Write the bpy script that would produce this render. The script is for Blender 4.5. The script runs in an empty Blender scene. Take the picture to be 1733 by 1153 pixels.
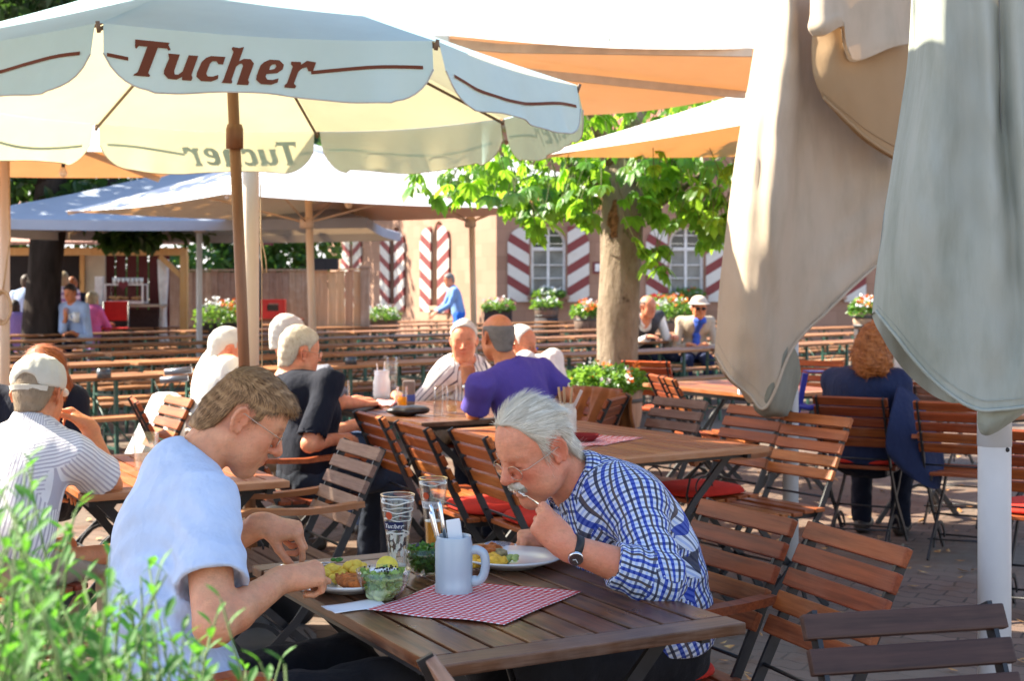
import bpy, bmesh, math, random
import numpy as np
from mathutils import Vector, Matrix
R = math.radians
random.seed(7); RNG = np.random.default_rng(11)
scene = bpy.context.scene
COL = scene.collection
CX, HY, FPX, CH = 866.5, 480.0, 2400.0, 1.5

def Q(x, y, d):
    """world point seen at photo pixel x,y standing d metres away"""
    return Vector(((x - CX) / FPX * d, d, CH - (y - HY) / FPX * d))

def G(x, y, z=0.0):
    return Q(x, y, (CH - z) * FPX / (y - HY))

# ---------------------------------------------------------------- objects
def link(o, parent=None):
    COL.objects.link(o)
    if parent is not None:
        o.parent = parent
    return o

def tag(o, label=None, cat=None, group=None, kind=None):
    if label: o['label'] = label
    if cat: o['category'] = cat
    if group: o['group'] = group
    if kind: o['kind'] = kind
    return o

def thing(name, label, cat, loc=(0, 0, 0), rz=0.0, group=None):
    o = bpy.data.objects.new(name, None)
    o.empty_display_size = 0.1
    o.location = loc
    o.rotation_euler = (0, 0, rz)
    COL.objects.link(o)
    return tag(o, label, cat, group)

def copy_tree(o, parent=None):
    c = o.copy()
    COL.objects.link(c)
    c.parent = parent
    for ch in [x for x in KIDS.get(o.name, [])]:
        copy_tree(ch, c)
        
    KIDS.setdefault(c.name, [])
    if parent is not None:
        KIDS.setdefault(parent.name, []).append(c)
    return c
KIDS = {}

def reg(o, parent):
    if parent is not None:
        KIDS.setdefault(parent.name, []).append(o)
    return o

def mesh_obj(name, verts, faces, mat=None, parent=None, smooth=False, uvs=None):
    me = bpy.data.meshes.new(name)
    me.from_pydata([tuple(v) for v in verts], [], [tuple(f) for f in faces])
    me.update()
    if smooth:
        me.polygons.foreach_set('use_smooth', [True] * len(me.polygons))
    if mat is not None:
        for m in (mat if isinstance(mat, (list, tuple)) else [mat]):
            me.materials.append(m)
    o = bpy.data.objects.new(name, me)
    link(o, parent)
    reg(o, parent)
    return o

class MB:
    """collects shapes for one mesh object"""
    def __init__(s):
        s.v = []; s.f = []; s.sm = []; s.mi = []; s.cur = 0
    def add(s, vs, fs, smooth=False):
        b = len(s.v)
        s.v += [tuple(v) for v in vs]
        s.f += [tuple(i + b for i in f) for f in fs]
        s.sm += [smooth] * len(fs)
        s.mi += [s.cur] * len(fs)
        return s
    def box(s, c, size, rot=None, bev=0.0):
        hx, hy, hz = size[0] / 2, size[1] / 2, size[2] / 2
        c = Vector(c)
        if bev <= 0:
            vs = [Vector((x, y, z)) for x in (-hx, hx) for y in (-hy, hy) for z in (-hz, hz)]
            fs = [(0, 1, 3, 2), (4, 6, 7, 5), (0, 4, 5, 1), (2, 3, 7, 6), (0, 2, 6, 4), (1, 5, 7, 3)]
        else:
            bm = bmesh.new()
            bmesh.ops.create_cube(bm, size=1.0)
            for v in bm.verts:
                v.co = Vector((v.co.x * size[0], v.co.y * size[1], v.co.z * size[2]))
            bmesh.ops.bevel(bm, geom=bm.edges[:], offset=min(bev, hx * .9, hy * .9, hz * .9), segments=2, affect='EDGES', profile=0.6)
            bm.verts.index_update()
            vs = [v.co.copy() for v in bm.verts]
            fs = [[v.index for v in f.verts] for f in bm.faces]
            bm.free()
        if rot is not None:
            vs = [rot @ v for v in vs]
        return s.add([v + c for v in vs], fs)
    def tube(s, pts, r, n=8, cap=True, flat=None, smooth=True):
        """round (or flat=(a,b) elliptical/rect) tube through pts; r number or list"""
        pts = [Vector(p) for p in pts]
        rs = r if isinstance(r, (list, tuple)) else [r] * len(pts)
        vs = []; fs = []
        up = None
        for i, p in enumerate(pts):
            t = (pts[min(i + 1, len(pts) - 1)] - pts[max(i - 1, 0)]).normalized()
            if up is None:
                ref = Vector((0, 1, 0)) if flat else (Vector((0, 0, 1)) if abs(t.z) < .9 else Vector((1, 0, 0)))
                if abs(t.dot(ref)) > .95: ref = Vector((1, 0, 0))
                up = (ref - t * t.dot(ref)).normalized()
            else:
                up = (up - t * t.dot(up)).normalized()
            side = t.cross(up)
            if flat:
                a, b = flat
                for (x, y) in ((-1, -1), (1, -1), (1, 1), (-1, 1)):
                    vs.append(p + up * x * a / 2 + side * y * b / 2)
            else:
                for k in range(n):
                    an = 2 * math.pi * k / n
                    vs.append(p + (up * math.cos(an) + side * math.sin(an)) * rs[i])
        m = 4 if flat else n
        for i in range(len(pts) - 1):
            for k in range(m):
                k2 = (k + 1) % m
                fs.append((i * m + k, i * m + k2, (i + 1) * m + k2, (i + 1) * m + k))
        if cap:
            fs.append(tuple(range(m - 1, -1, -1)))
            fs.append(tuple(range((len(pts) - 1) * m, len(pts) * m)))
        return s.add(vs, fs, smooth and not flat)
    def lathe(s, prof, c=(0, 0, 0), n=24, smooth=True, a0=0, a1=2 * math.pi):
        c = Vector(c); vs = []; fs = []
        for (r, z) in prof:
            for k in range(n):
                a = 2 * math.pi * k / n
                vs.append(c + Vector((r * math.cos(a), r * math.sin(a), z)))
        for i in range(len(prof) - 1):
            for k in range(n):
                k2 = (k + 1) % n
                fs.append((i * n + k, i * n + k2, (i + 1) * n + k2, (i + 1) * n + k))
        if prof[0][0] > 1e-4: fs.append(tuple(range(n - 1, -1, -1)))
        if prof[-1][0] > 1e-4: fs.append(tuple(range((len(prof) - 1) * n, len(prof) * n)))
        return s.add(vs, fs, smooth)
    def prism(s, poly, origin, ux, uy, thick):
        """polygon (2d list) extruded by thick along ux x uy"""
        o = Vector(origin); ux = Vector(ux); uy = Vector(uy); nn = ux.cross(uy).normalized()
        a = [o + ux * p[0] + uy * p[1] for p in poly]
        b = [p + nn * thick for p in a]
        n = len(poly)
        fs = [tuple(range(n - 1, -1, -1)), tuple(range(n, 2 * n))]
        for i in range(n):
            j = (i + 1) % n
            fs.append((i, j, n + j, n + i))
        return s.add(a + b, fs)
    def ball(s, c, r, n=10, sq=(1, 1, 1)):
        c = Vector(c); vs = []; fs = []
        for i in range(n + 1):
            th = math.pi * i / n
            for k in range(n * 2):
                a = math.pi * k / n
                vs.append(c + Vector((math.sin(th) * math.cos(a) * r * sq[0], math.sin(th) * math.sin(a) * r * sq[1], math.cos(th) * r * sq[2])))
        m = 2 * n
        for i in range(n):
            for k in range(m):
                k2 = (k + 1) % m
                fs.append((i * m + k, (i + 1) * m + k, (i + 1) * m + k2, i * m + k2))
        return s.add(vs, fs, True)
    def xf(s, M, start=0):
        s.v[start:] = [tuple(M @ Vector(v)) for v in s.v[start:]]
        return s
    def build(s, name, mat, parent=None):
        o = mesh_obj(name, s.v, s.f, mat, parent)
        o.data.polygons.foreach_set('use_smooth', s.sm)
        if any(s.mi):
            o.data.polygons.foreach_set('material_index', s.mi)
        return o

# ---------------------------------------------------------------- materials
class NT:
    def __init__(s, name):
        s.m = bpy.data.materials.new(name); s.m.use_nodes = True
        s.t = s.m.node_tree; s.t.nodes.clear()
        s.out = s.n('ShaderNodeOutputMaterial')
        s.b = s.n('ShaderNodeBsdfPrincipled')
        s.l(s.b.outputs[0], s.out.inputs[0])
    def n(s, t, **kw):
        x = s.t.nodes.new(t)
        for k, v in kw.items(): setattr(x, k, v)
        return x
    def l(s, a, b): s.t.links.new(a, b)
    def coord(s, scale=(1, 1, 1), kind='Object', rot=(0, 0, 0), loc=(0, 0, 0)):
        tc = s.n('ShaderNodeTexCoord'); mp = s.n('ShaderNodeMapping')
        mp.inputs['Scale'].default_value = scale; mp.inputs['Rotation'].default_value = rot
        mp.inputs['Location'].default_value = loc
        s.l(tc.outputs[kind], mp.inputs[0]); return mp.outputs[0]
    def noise(s, vec, scale, detail=3, rough=.55):
        x = s.n('ShaderNodeTexNoise'); x.inputs['Scale'].default_value = scale
        x.inputs['Detail'].default_value = detail; x.inputs['Roughness'].default_value = rough
        if vec is not None: s.l(vec, x.inputs['Vector'])
        return x.outputs['Fac']
    def ramp(s, fac, stops, interp='LINEAR'):
        x = s.n('ShaderNodeValToRGB'); e = x.color_ramp.elements; x.color_ramp.interpolation = interp
        while len(e) < len(stops): e.new(0.5)
        for i, (p, c) in enumerate(stops):
            e[i].position = p
            e[i].color = tuple(c) + (1,) if len(c) == 3 else c
        s.l(fac, x.inputs[0]); return x.outputs[0]
    def mix(s, fac, a, b, mode='MIX'):
        x = s.n('ShaderNodeMix'); x.data_type = 'RGBA'; x.blend_type = mode
        for sock, v in ((x.inputs[0], fac), (x.inputs[6], a), (x.inputs[7], b)):
            if isinstance(v, (int, float)): sock.default_value = v
            elif isinstance(v, (tuple, list)): sock.default_value = tuple(v) + (1,)
            else: s.l(v, sock)
        return x.outputs[2]
    def math(s, op, a, b=0.0, c=None, clamp=False):
        x = s.n('ShaderNodeMath'); x.operation = op; x.use_clamp = clamp
        for i, v in enumerate((a, b, c)):
            if v is None: continue
            if isinstance(v, (int, float)): x.inputs[i].default_value = v
            else: s.l(v, x.inputs[i])
        return x.outputs[0]
    def bump(s, h, strength, dist=.01):
        x = s.n('ShaderNodeBump'); x.inputs['Strength'].default_value = strength
        x.inputs['Distance'].default_value = dist; s.l(h, x.inputs['Height'])
        s.l(x.outputs[0], s.b.inputs['Normal']); return x
    def base(s, c):
        if isinstance(c, tuple): s.b.inputs['Base Color'].default_value = c + (1,)
        else: s.l(c, s.b.inputs['Base Color'])
    def set(s, **kw):
        for k, v in kw.items():
            k = {'rough': 'Roughness', 'metal': 'Metallic', 'spec': 'Specular IOR Level', 'coat': 'Coat Weight', 'sheen': 'Sheen Weight', 'sss': 'Subsurface Weight', 'trans': 'Transmission Weight', 'ior': 'IOR', 'alpha': 'Alpha'}[k]
            if isinstance(v, (int, float)): s.b.inputs[k].default_value = v
            else: s.l(v, s.b.inputs[k])
    def translucent(s, fac, col):
        t = s.n('ShaderNodeBsdfTranslucent'); mx = s.n('ShaderNodeMixShader')
        if isinstance(col, tuple): t.inputs[0].default_value = col + (1,)
        else: s.l(col, t.inputs[0])
        mx.inputs[0].default_value = fac
        s.l(s.b.outputs[0], mx.inputs[1]); s.l(t.outputs[0], mx.inputs[2]); s.l(mx.outputs[0], s.out.inputs[0])

def sc(c, k): return tuple(max(0, min(1, x * k)) for x in c)

MATS = {}
def plain(name, col, rough=.6, spec=.4, metal=0.0, var=.15, vs=9.0, bump=0.0, bs=80.0, transl=0.0, tcol=None, coat=0.0, sss=0.0, stretch=(1, 1, 1), sheen=0.0):
    if name in MATS: return MATS[name]
    t = NT(name); v = t.coord(stretch)
    n = t.noise(v, vs, 4)
    c = t.ramp(n, [(.3, sc(col, 1 - var)), (.7, sc(col, 1 + var))])
    t.base(c); t.set(rough=rough, spec=spec, metal=metal)
    if coat: t.set(coat=coat)
    if sheen: t.set(sheen=sheen)
    if sss:
        t.set(sss=sss); t.b.inputs['Subsurface Radius'].default_value = (1, .3, .15); t.b.inputs['Subsurface Scale'].default_value = .008
    if bump:
        t.bump(t.noise(v, bs, 3), bump, .004)
    if transl:
        t.translucent(transl, tcol or col)
    MATS[name] = t.m
    return t.m

def wood(name, ca, cb, worn=(.34, .27, .22), wornamt=.35, axis='y', rough=.42, grain=45.0, rnd=.25, island=.45):
    t = NT(name)
    s = {'x': (.06, 1, 1), 'y': (1, .06, 1), 'z': (1, 1, .06)}[axis]
    v = t.coord(s); v2 = t.coord((1, 1, 1))
    oi = t.n('ShaderNodeObjectInfo')
    add = t.n('ShaderNodeVectorMath'); add.operation = 'ADD'
    cmb = t.n('ShaderNodeCombineXYZ'); t.l(t.math('MULTIPLY', oi.outputs['Random'], 37.0), cmb.inputs[0]); t.l(t.math('MULTIPLY', oi.outputs['Random'], 11.0), cmb.inputs[2])
    t.l(v, add.inputs[0]); t.l(cmb.outputs[0], add.inputs[1])
    g = t.noise(add.outputs[0], grain, 5, .65)
    g2 = t.noise(add.outputs[0], grain * 4, 2)
    c = t.ramp(g, [(.3, ca), (.68, cb)])
    w = t.noise(v2, 7.0, 4, .6)
    wf = t.math('MULTIPLY', t.math('SUBTRACT', t.math('ADD', t.math('MULTIPLY', w, 1.0), t.math('MULTIPLY', g2, .35)), .62, clamp=True), 4.0 * wornamt, clamp=True)
    c = t.mix(wf, c, worn)
    hs = t.n('ShaderNodeHueSaturation'); t.l(c, hs.inputs['Color'])
    isl = t.n('ShaderNodeNewGeometry').outputs['Random Per Island']
    t.l(t.math('ADD', t.math('ADD', t.math('MULTIPLY', oi.outputs['Random'], rnd * 2), 1 - rnd - island / 2), t.math('MULTIPLY', isl, island)), hs.inputs['Value'])
    t.l(t.math('ADD', .488, t.math('MULTIPLY', isl, .02)), hs.inputs['Hue'])
    t.base(hs.outputs[0])
    t.set(rough=t.math('ADD', t.math('MULTIPLY', w, .35), rough - .13), spec=.28)
    t.bump(g, .25, .002)
    MATS[name] = t.m
    return t.m
# ---------------------------------------------------------------- signed distance modelling (bodies, clothes, hair)
def V(*a): return np.array(a, dtype=np.float64)

class Sdf:
    """ordered list of blended shapes; evaluates to a signed distance"""
    def __init__(s): s.p = []
    def cone(s, a, b, ra, rb, k=.02, op='u', cap=False, g=None):
        a = np.array(a, float); b = np.array(b, float)
        s.p.append(('c', a, b, ra, rb, k, op, cap, g)); return s
    def chain(s, pts, rs, k=.02, op='u', g=None):
        for i in range(len(pts) - 1):
            s.cone(pts[i], pts[i + 1], rs[i], rs[i + 1], k, op, False, g)
        return s
    def ell(s, c, r, k=.02, op='u', M=None, g=None):
        s.p.append(('e', np.array(c, float), np.array(r, float), np.eye(3) if M is None else np.array(M, float), 0, k, op, False, g)); return s
    def half(s, c, n, k=.005, op='i'):
        """keep the side opposite to n"""
        n = np.array(n, float); n /= np.linalg.norm(n)
        s.p.append(('h', np.array(c, float), n, 0, 0, k, op, False, None)); return s
    def fn(s, f, op='i', k=.004):
        s.p.append(('f', f, None, 0, 0, k, op, False, None)); return s
    def extend(s, other, M=None, shift=0.0):
        for q in other.p: s.p.append(xfp(q, M) if M is not None else q)
        return s
    def bounds(s):
        lo = np.full(3, 1e9); hi = -lo
        for q in s.p:
            if q[6] != 'u': continue
            if q[0] == 'c':
                r = max(q[3], q[4]); l = np.minimum(q[1], q[2]) - r; h = np.maximum(q[1], q[2]) + r
            elif q[0] == 'e':
                e = np.abs(q[3]) @ q[2]; l = q[1] - e; h = q[1] + e
            else: continue
            lo = np.minimum(lo, l); hi = np.maximum(hi, h)
        return lo, hi
    def ev(s, P, far=.5, marg=.09):
        D = np.full(len(P), far)
        for (t, a, b, ra, rb, k, op, cap, g) in s.p:
            if t == 'c':
                ab = b - a; L = np.linalg.norm(ab) + 1e-9
                mid = (a + b) / 2; rad = L / 2 + max(ra, rb) + marg
                idx = np.nonzero(((P - mid) ** 2).sum(1) < rad * rad)[0]
                if not len(idx): continue
                p = P[idx] - a; tt = p @ ab / (L * L); tc = np.clip(tt, 0, 1)
                d = np.sqrt(((p - tc[:, None] * ab) ** 2).sum(1)) - (ra + (rb - ra) * tc)
                if cap:
                    q = p - tt[:, None] * ab
                    d = np.sqrt((q ** 2).sum(1)) - (ra + (rb - ra) * tc)
                    d = np.maximum(d, np.maximum((tt - 1) * L, -tt * L - (0.03 if cap == 2 else 0)))
            elif t == 'e':
                rad = b.max() + marg
                idx = np.nonzero(((P - a) ** 2).sum(1) < rad * rad)[0]
                if not len(idx): continue
                p = (P[idx] - a) @ ra
                k0 = np.sqrt(((p / b) ** 2).sum(1)); k1 = np.sqrt(((p / (b * b)) ** 2).sum(1)) + 1e-9
                d = k0 * (k0 - 1) / k1
                d = np.where(k0 < 1e-3, -b.min(), d)
            elif t == 'h':
                idx = np.arange(len(P)); d = (P - a) @ b
            else:
                idx = np.nonzero(D < .05)[0]
                if not len(idx): continue
                d = a(P[idx])
            D0 = D[idx]
            if op == 'u':
                h = np.maximum(k - np.abs(D0 - d), 0) / max(k, 1e-6); D[idx] = np.minimum(D0, d) - h * h * k * .25
            else:
                dd = d if op == 'i' else -d
                h = np.maximum(k - np.abs(D0 - dd), 0) / max(k, 1e-6); D[idx] = np.maximum(D0, dd) + h * h * k * .25
        return D
    def groups(s, P):
        best = np.full(len(P), 9.0); gi = np.full(len(P), -1)
        for n, q in enumerate(s.p):
            if q[8] is None or q[6] != 'u': continue
            one = Sdf(); one.p = [q]
            d = one.ev(P, 9.0, 9.0)
            m = d < best; best[m] = d[m]; gi[m] = n
        return gi

def xfp(q, M):
    q = list(q); Rm = M[:3, :3]; T = M[:3, 3]
    if q[0] == 'c': q[1] = Rm @ q[1] + T; q[2] = Rm @ q[2] + T
    elif q[0] == 'e': q[1] = Rm @ q[1] + T; q[3] = Rm @ q[3]
    elif q[0] == 'h': q[1] = Rm @ q[1] + T; q[2] = Rm @ q[2]
    elif q[0] == 'f':
        f = q[1]; Ri = Rm.T
        q[1] = lambda P, f=f, Ri=Ri, T=T: f((P - T) @ Ri.T)
    return tuple(q)

def surface_nets(D, lo, res):
    nx, ny, nz = D.shape
    S = D < 0
    c = S[:-1, :-1, :-1].astype(np.int8)
    cnt = np.zeros((nx - 1, ny - 1, nz - 1), np.int8)
    for i in (0, 1):
        for j in (0, 1):
            for k in (0, 1):
                cnt += S[i:nx - 1 + i, j:ny - 1 + j, k:nz - 1 + k]
    act = np.argwhere((cnt > 0) & (cnt < 8))
    if not len(act): return np.zeros((0, 3)), np.zeros((0, 4), int)
    idmap = np.full(cnt.shape, -1, np.int64); idmap[tuple(act.T)] = np.arange(len(act))
    acc = np.zeros((len(act), 3)); num = np.zeros(len(act))
    cor = [(i, j, k) for i in (0, 1) for j in (0, 1) for k in (0, 1)]
    val = {o: D[act[:, 0] + o[0], act[:, 1] + o[1], act[:, 2] + o[2]] for o in cor}
    for o in cor:
        for ax in range(3):
            if o[ax]: continue
            o2 = list(o); o2[ax] = 1; o2 = tuple(o2)
            a, b = val[o], val[o2]
            m = (a < 0) != (b < 0)
            t = np.where(m, a / np.where(m, a - b, 1), 0)
            p = np.tile(np.array(o, float), (len(act), 1)); p[:, ax] += t
            acc[m] += p[m]; num[m] += 1
    vert = (act + acc / num[:, None]) * res + lo
    quads = []
    for ax in range(3):
        sl0 = [slice(None)] * 3; sl1 = [slice(None)] * 3
        sl0[ax] = slice(0, -1); sl1[ax] = slice(1, None)
        a = S[tuple(sl0)]; b = S[tuple(sl1)]
        e = np.argwhere(a != b)
        u, v = (ax + 1) % 3, (ax + 2) % 3
        ok = (e[:, u] > 0) & (e[:, v] > 0) & (e[:, u] < D.shape[u] - 1) & (e[:, v] < D.shape[v] - 1)
        e = e[ok]
        fl = a[tuple(e.T)]
        def cid(du, dv):
            q = e.copy(); q[:, u] -= du; q[:, v] -= dv
            return idmap[tuple(q.T)]
        q = np.stack([cid(1, 1), cid(0, 1), cid(0, 0), cid(1, 0)], 1)
        q[~fl] = q[~fl][:, ::-1]
        quads.append(q)
    return vert, np.concatenate(quads)

def sdf_mesh(sd, res, disp=None, pad=.02, amp=0.0, smooth=1):
    lo, hi = sd.bounds(); lo = lo - pad - amp; hi = hi + pad + amp
    C = 4
    n = np.ceil((hi - lo) / (res * C)).astype(int) + 1
    g = [lo[i] + np.arange(n[i]) * res * C + res * (C - 1) / 2 for i in range(3)]
    P = np.stack(np.meshgrid(*g, indexing='ij'), -1).reshape(-1, 3)
    Dc = sd.ev(P, .5, .12).reshape(n)
    near = np.abs(Dc) < res * C * 1.15 + amp
    D = np.repeat(np.repeat(np.repeat(Dc, C, 0), C, 1), C, 2).astype(np.float32)
    nm = np.repeat(np.repeat(np.repeat(near, C, 0), C, 1), C, 2)
    idx = np.argwhere(nm)
    out = np.empty(len(idx))
    for s in range(0, len(idx), 400000):
        P = lo + idx[s:s + 400000] * res
        d = sd.ev(P, .5, .06)
        if disp is not None: d = d - disp(P)
        out[s:s + 400000] = d
    D[tuple(idx.T)] = out
    v, q = surface_nets(D, lo, res)
    for _ in range(smooth):
        a = np.zeros_like(v); c = np.zeros(len(v))
        for i in range(4):
            j = (i + 1) % 4
            np.add.at(a, q[:, i], v[q[:, j]]); np.add.at(c, q[:, i], 1)
            np.add.at(a, q[:, j], v[q[:, i]]); np.add.at(c, q[:, j], 1)
        v = v * .5 + a / np.maximum(c, 1)[:, None] * .5
    return v, q

def np_mesh(name, v, q, mat=None, parent=None, smooth=True, uv=None, col=None, org=None):
    me = bpy.data.meshes.new(name)
    q = np.asarray(q)
    me.vertices.add(len(v)); me.loops.add(q.size); me.polygons.add(len(q))
    vv = np.asarray(v, float)
    if org is not None: vv = vv - np.array(org)
    me.vertices.foreach_set('co', vv.astype(np.float32).ravel())
    me.loops.foreach_set('vertex_index', q.astype(np.int32).ravel())
    k = q.shape[1]
    me.polygons.foreach_set('loop_start', np.arange(0, q.size, k, dtype=np.int32))
    me.polygons.foreach_set('loop_total', np.full(len(q), k, np.int32))
    me.polygons.foreach_set('use_smooth', np.full(len(q), smooth))
    if uv is not None:
        l = me.uv_layers.new(name='UVMap'); l.data.foreach_set('uv', np.asarray(uv, np.float32).ravel())
    if col is not None:
        a = me.color_attributes.new('tint', 'FLOAT_COLOR', 'POINT'); a.data.foreach_set('color', np.asarray(col, np.float32).ravel())
    me.update(calc_edges=True); me.validate()
    if mat is not None: me.materials.append(mat)
    o = bpy.data.objects.new(name, me); link(o, parent); reg(o, parent)
    return o

def vnoise(P, scale, seed=0):
    """cheap smooth noise in -1..1"""
    r = np.random.default_rng(seed); out = np.zeros(len(P))
    for i in range(5):
        w = r.normal(size=3) * scale; out += np.sin(P @ w + r.uniform(0, 6.28))
    return out / 2.6

def unit(a):
    a = np.array(a, float); return a / (np.linalg.norm(a) + 1e-12)

def frame(fwd, up, pos):
    """4x4 with x=fwd, z~up"""
    x = unit(fwd); z = np.array(up, float); z = unit(z - x * (z @ x)); y = np.cross(z, x)
    M = np.eye(4); M[:3, 0] = x; M[:3, 1] = y; M[:3, 2] = z; M[:3, 3] = pos
    return M

# ---------------------------------------------------------------- head, hand
def head_sdf(s=1.0, mouth=0.0, jowl=0.0, ear=True, nose=1.0, cran=1.0):
    h = Sdf()
    h.ell((-.008 + (1 - cran) * .05, 0, .038 - (1 - cran) * .03), (.094 * cran, .076 * cran, .087 * cran), .02)
    h.ell((.034, 0, .042), (.055, .061, .056 * cran), .03)
    h.cone((.028, 0, .0), (.043, 0, -.056), .059, .042, .03)
    for y in (-1, 1):
        h.cone((-.006, y * .050, -.052), (.062, y * .013, -.096 - mouth * .6), .020, .018, .028)
        h.ell((.056, y * .046, -.018), (.026, .021, .023), .022)
        h.ell((.040, y * .036, -.056), (.040, .028, .036), .03)
        if jowl: h.ell((.035, y * .048, -.065), (.03, .02 + jowl, .028), .03)
    h.ell((.068, 0, -.096 - mouth), (.023, .025 + mouth * .4, .019), .024)
    h.ell((.073, 0, -.056), (.022, .030, .026), .02)
    for y in (-1, 1):
        h.ell((.0955, y * .031, .004), (.015, .019, .0125), .014, 's')
        h.cone((.0845, y * .013, .0235), (.066, y * .048, .021), .0095, .008, .014)
        h.ell((.0735, y * .0305, .004), (.0128, .0145, .0125), .004)
    h.cone((.085, 0, .018), (.112, 0, -.025), .0078, .0115 * nose, .012)
    for y in (-1, 1):
        h.ell((.098, y * .0125, -.0295), (.0115, .0075, .0078), .006)
        h.ell((.1015, y * .0065, -.0375), (.004, .003, .003), .003, 's')
    for y in (-1, 1):
        h.cone((.0955, 0, -.0525), (.082, y * .024, -.0585), .0058, .003, .006)
        h.cone((.0935, 0, -.0655 - mouth), (.082, y * .022, -.0605 - mouth * .5), .0066, .003, .006)
        if mouth > 0:
            pass
        else:
            h.cone((.100, 0, -.0592), (.086, y * .025, -.0598), .0013, .001, .003, 's')
    if mouth > 0:
        h.ell((.092, 0, -.059 - mouth * .5), (.024, .016, .003 + mouth * .55), .004, 's')
    if ear:
        for y in (-1, 1):
            a = R(22) * y
            M = np.array([[math.cos(a), math.sin(a), 0], [-math.sin(a), math.cos(a), 0], [0, 0, 1]])
            b = R(-12)
            M = M @ np.array([[math.cos(b), 0, math.sin(b)], [0, 1, 0], [-math.sin(b), 0, math.cos(b)]])
            c = V(-.012, y * .077, -.004)
            h.ell(c, (.019, .0045, .032), .006, M=M)
            ring = []
            for i in range(10):
                t = R(-60 + i * 30)
                ring.append(c + M @ V(-.018 * math.cos(t + R(0)) * (1 if i < 9 else .6), y * .004, .030 * math.sin(t)))
            for i in range(len(ring) - 2):
                h.cone(ring[i], ring[i + 1], .0042, .0042, .003)
            h.ell(c + M @ V(.006, y * .002, -.024), (.008, .005, .010), .004)
            h.ell(c + M @ V(.004, y * .007, -.002), (.009, .006, .014), .004, 's')
            h.ell(c + M @ V(.015, y * .003, -.004), (.005, .005, .008), .004)
    if s != 1.0:
        for i, q in enumerate(h.p):
            q = list(q)
            if q[0] == 'c': q[1] = q[1] * s; q[2] = q[2] * s; q[3] *= s; q[4] *= s
            else: q[1] = q[1] * s; q[2] = q[2] * s
            q[5] *= s; h.p[i] = tuple(q)
    return h

def interp(xs, ys):
    xs = np.array(xs); ys = np.array(ys)
    return lambda x: np.interp(x, xs, ys)

HAIRLINE_OLD = ([-.13, -.075, -.05, -.036, -.030, -.012, .010, .014, .026, .029, .045, .06, .075, .11], [-.070, -.068, -.05, -.02, .030, .038, .036, -.006, -.002, .045, .075, .094, .108, .13])
HAIRLINE_SHORT = ([-.13, -.075, -.05, -.036, -.030, -.012, .010, .014, .026, .029, .05, .07, .085, .11],
                  [-.075, -.072, -.055, -.02, .030, .036, .034, -.008, -.004, .035, .052, .070, .078, .085])

def hair_sdf(line, thick=.012, top=.006, s=1.0, cran=1.0):
    h = Sdf()
    h.ell((-.008 + (1 - cran) * .05, 0, .040 - (1 - cran) * .03), (.094 * cran + thick, .076 * cran + thick * .75, .087 * cran + thick + top), .02)
    h.ell((.034, 0, .044), (.055 + thick, .061 + thick * .6, .056 * cran + thick + top * .5), .03)
    h.cone((-.05, 0, -.02), (-.048, 0, -.075), .052 + thick * .5, .05, .03)
    if s != 1.0:
        for i, q in enumerate(h.p):
            q = list(q); q[1] = q[1] * s; q[2] = q[2] * s
            if q[0] == 'c': q[3] *= s; q[4] *= s
            h.p[i] = tuple(q)
    f = interp(*line)
    h.fn(lambda P: (f(P[:, 0] / s) * s - P[:, 2]) * .7, 'i', .006)
    return h

def hand_sdf(curl=(25, 35, 30), curls=None, thumb=(35, 20, 15), spread=4, tadd=(.9, -.35), s=1.0):
    """right hand, wrist at origin, fingers along +x, back of hand +z, thumb towards +y"""
    h = Sdf()
    h.cone((-.02, 0, 0), (.02, 0, 0), .0245, .026, .02)
    for y in (-.026, -.009, .009, .025):
        h.cone((.012, y * .55, -.002), (.088 - abs(y - .009) * .25, y, 0), .017, .0125, .014)
    h.ell((.045, 0, -.004), (.042, .036, .0145), .015)
    h.ell((.035, .022, -.012), (.032, .016, .014), .014)
    lens = [(.040, .026, .020), (.045, .029, .022), (.043, .027, .021), (.034, .021, .018)]
    ys = [.028, .0095, -.009, -.027]
    rs = [.0090, .0092, .0088, .0078]
    for f in range(4):
        c = curls[f] if curls else curl
        base = V(.088 - abs(ys[f] - .009) * .28, ys[f], .001)
        ang = 0.0; yaw = R(spread) * (ys[f] / .02)
        p = base
        for j in range(3):
            ang += R(c[j])
            d = V(math.cos(ang) * math.cos(yaw), math.cos(ang) * math.sin(yaw), -math.sin(ang))
            q = p + d * lens[f][j]
            r = rs[f] * (1 - j * .09)
            h.cone(p, q, r, r * .93, .004 if j else .007)
            p = q
        if f == 0: h.index = p
    # thumb leaves the side of the palm near its base
    p = V(.020, .026, -.008); d = unit(V(math.cos(R(thumb[0])), math.sin(R(thumb[0])) * tadd[0], tadd[1]))
    q = p + d * .046; h.cone(p, q, .0145, .0115, .012)
    for j, L in enumerate((.034, .028)):
        bend = R(thumb[1 + j])
        d = unit(d + V(math.sin(bend) * .9, -math.sin(bend) * .9, -math.sin(bend) * .25))
        q2 = q + d * L; h.cone(q, q2, .0112 - j * .0012, .0100 - j * .0015, .004)
        q = q2
    h.thumb = q * s; h.index = h.index * s
    for i, q in enumerate(h.p):
        q = list(q); q[1] = q[1] * s; q[2] = q[2] * s
        if q[0] == 'c': q[3] *= s; q[4] *= s
        h.p[i] = tuple(q)
    return h

def mirror_sdf(h):
    m = Sdf()
    F = np.diag([1., -1., 1.])
    for q in h.p:
        q = list(q)
        q[1] = q[1] * V(1, -1, 1)
        if q[0] == 'c': q[2] = q[2] * V(1, -1, 1)
        if q[0] == 'e': q[3] = F @ q[3] @ F
        m.p.append(tuple(q))
    return m

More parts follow.
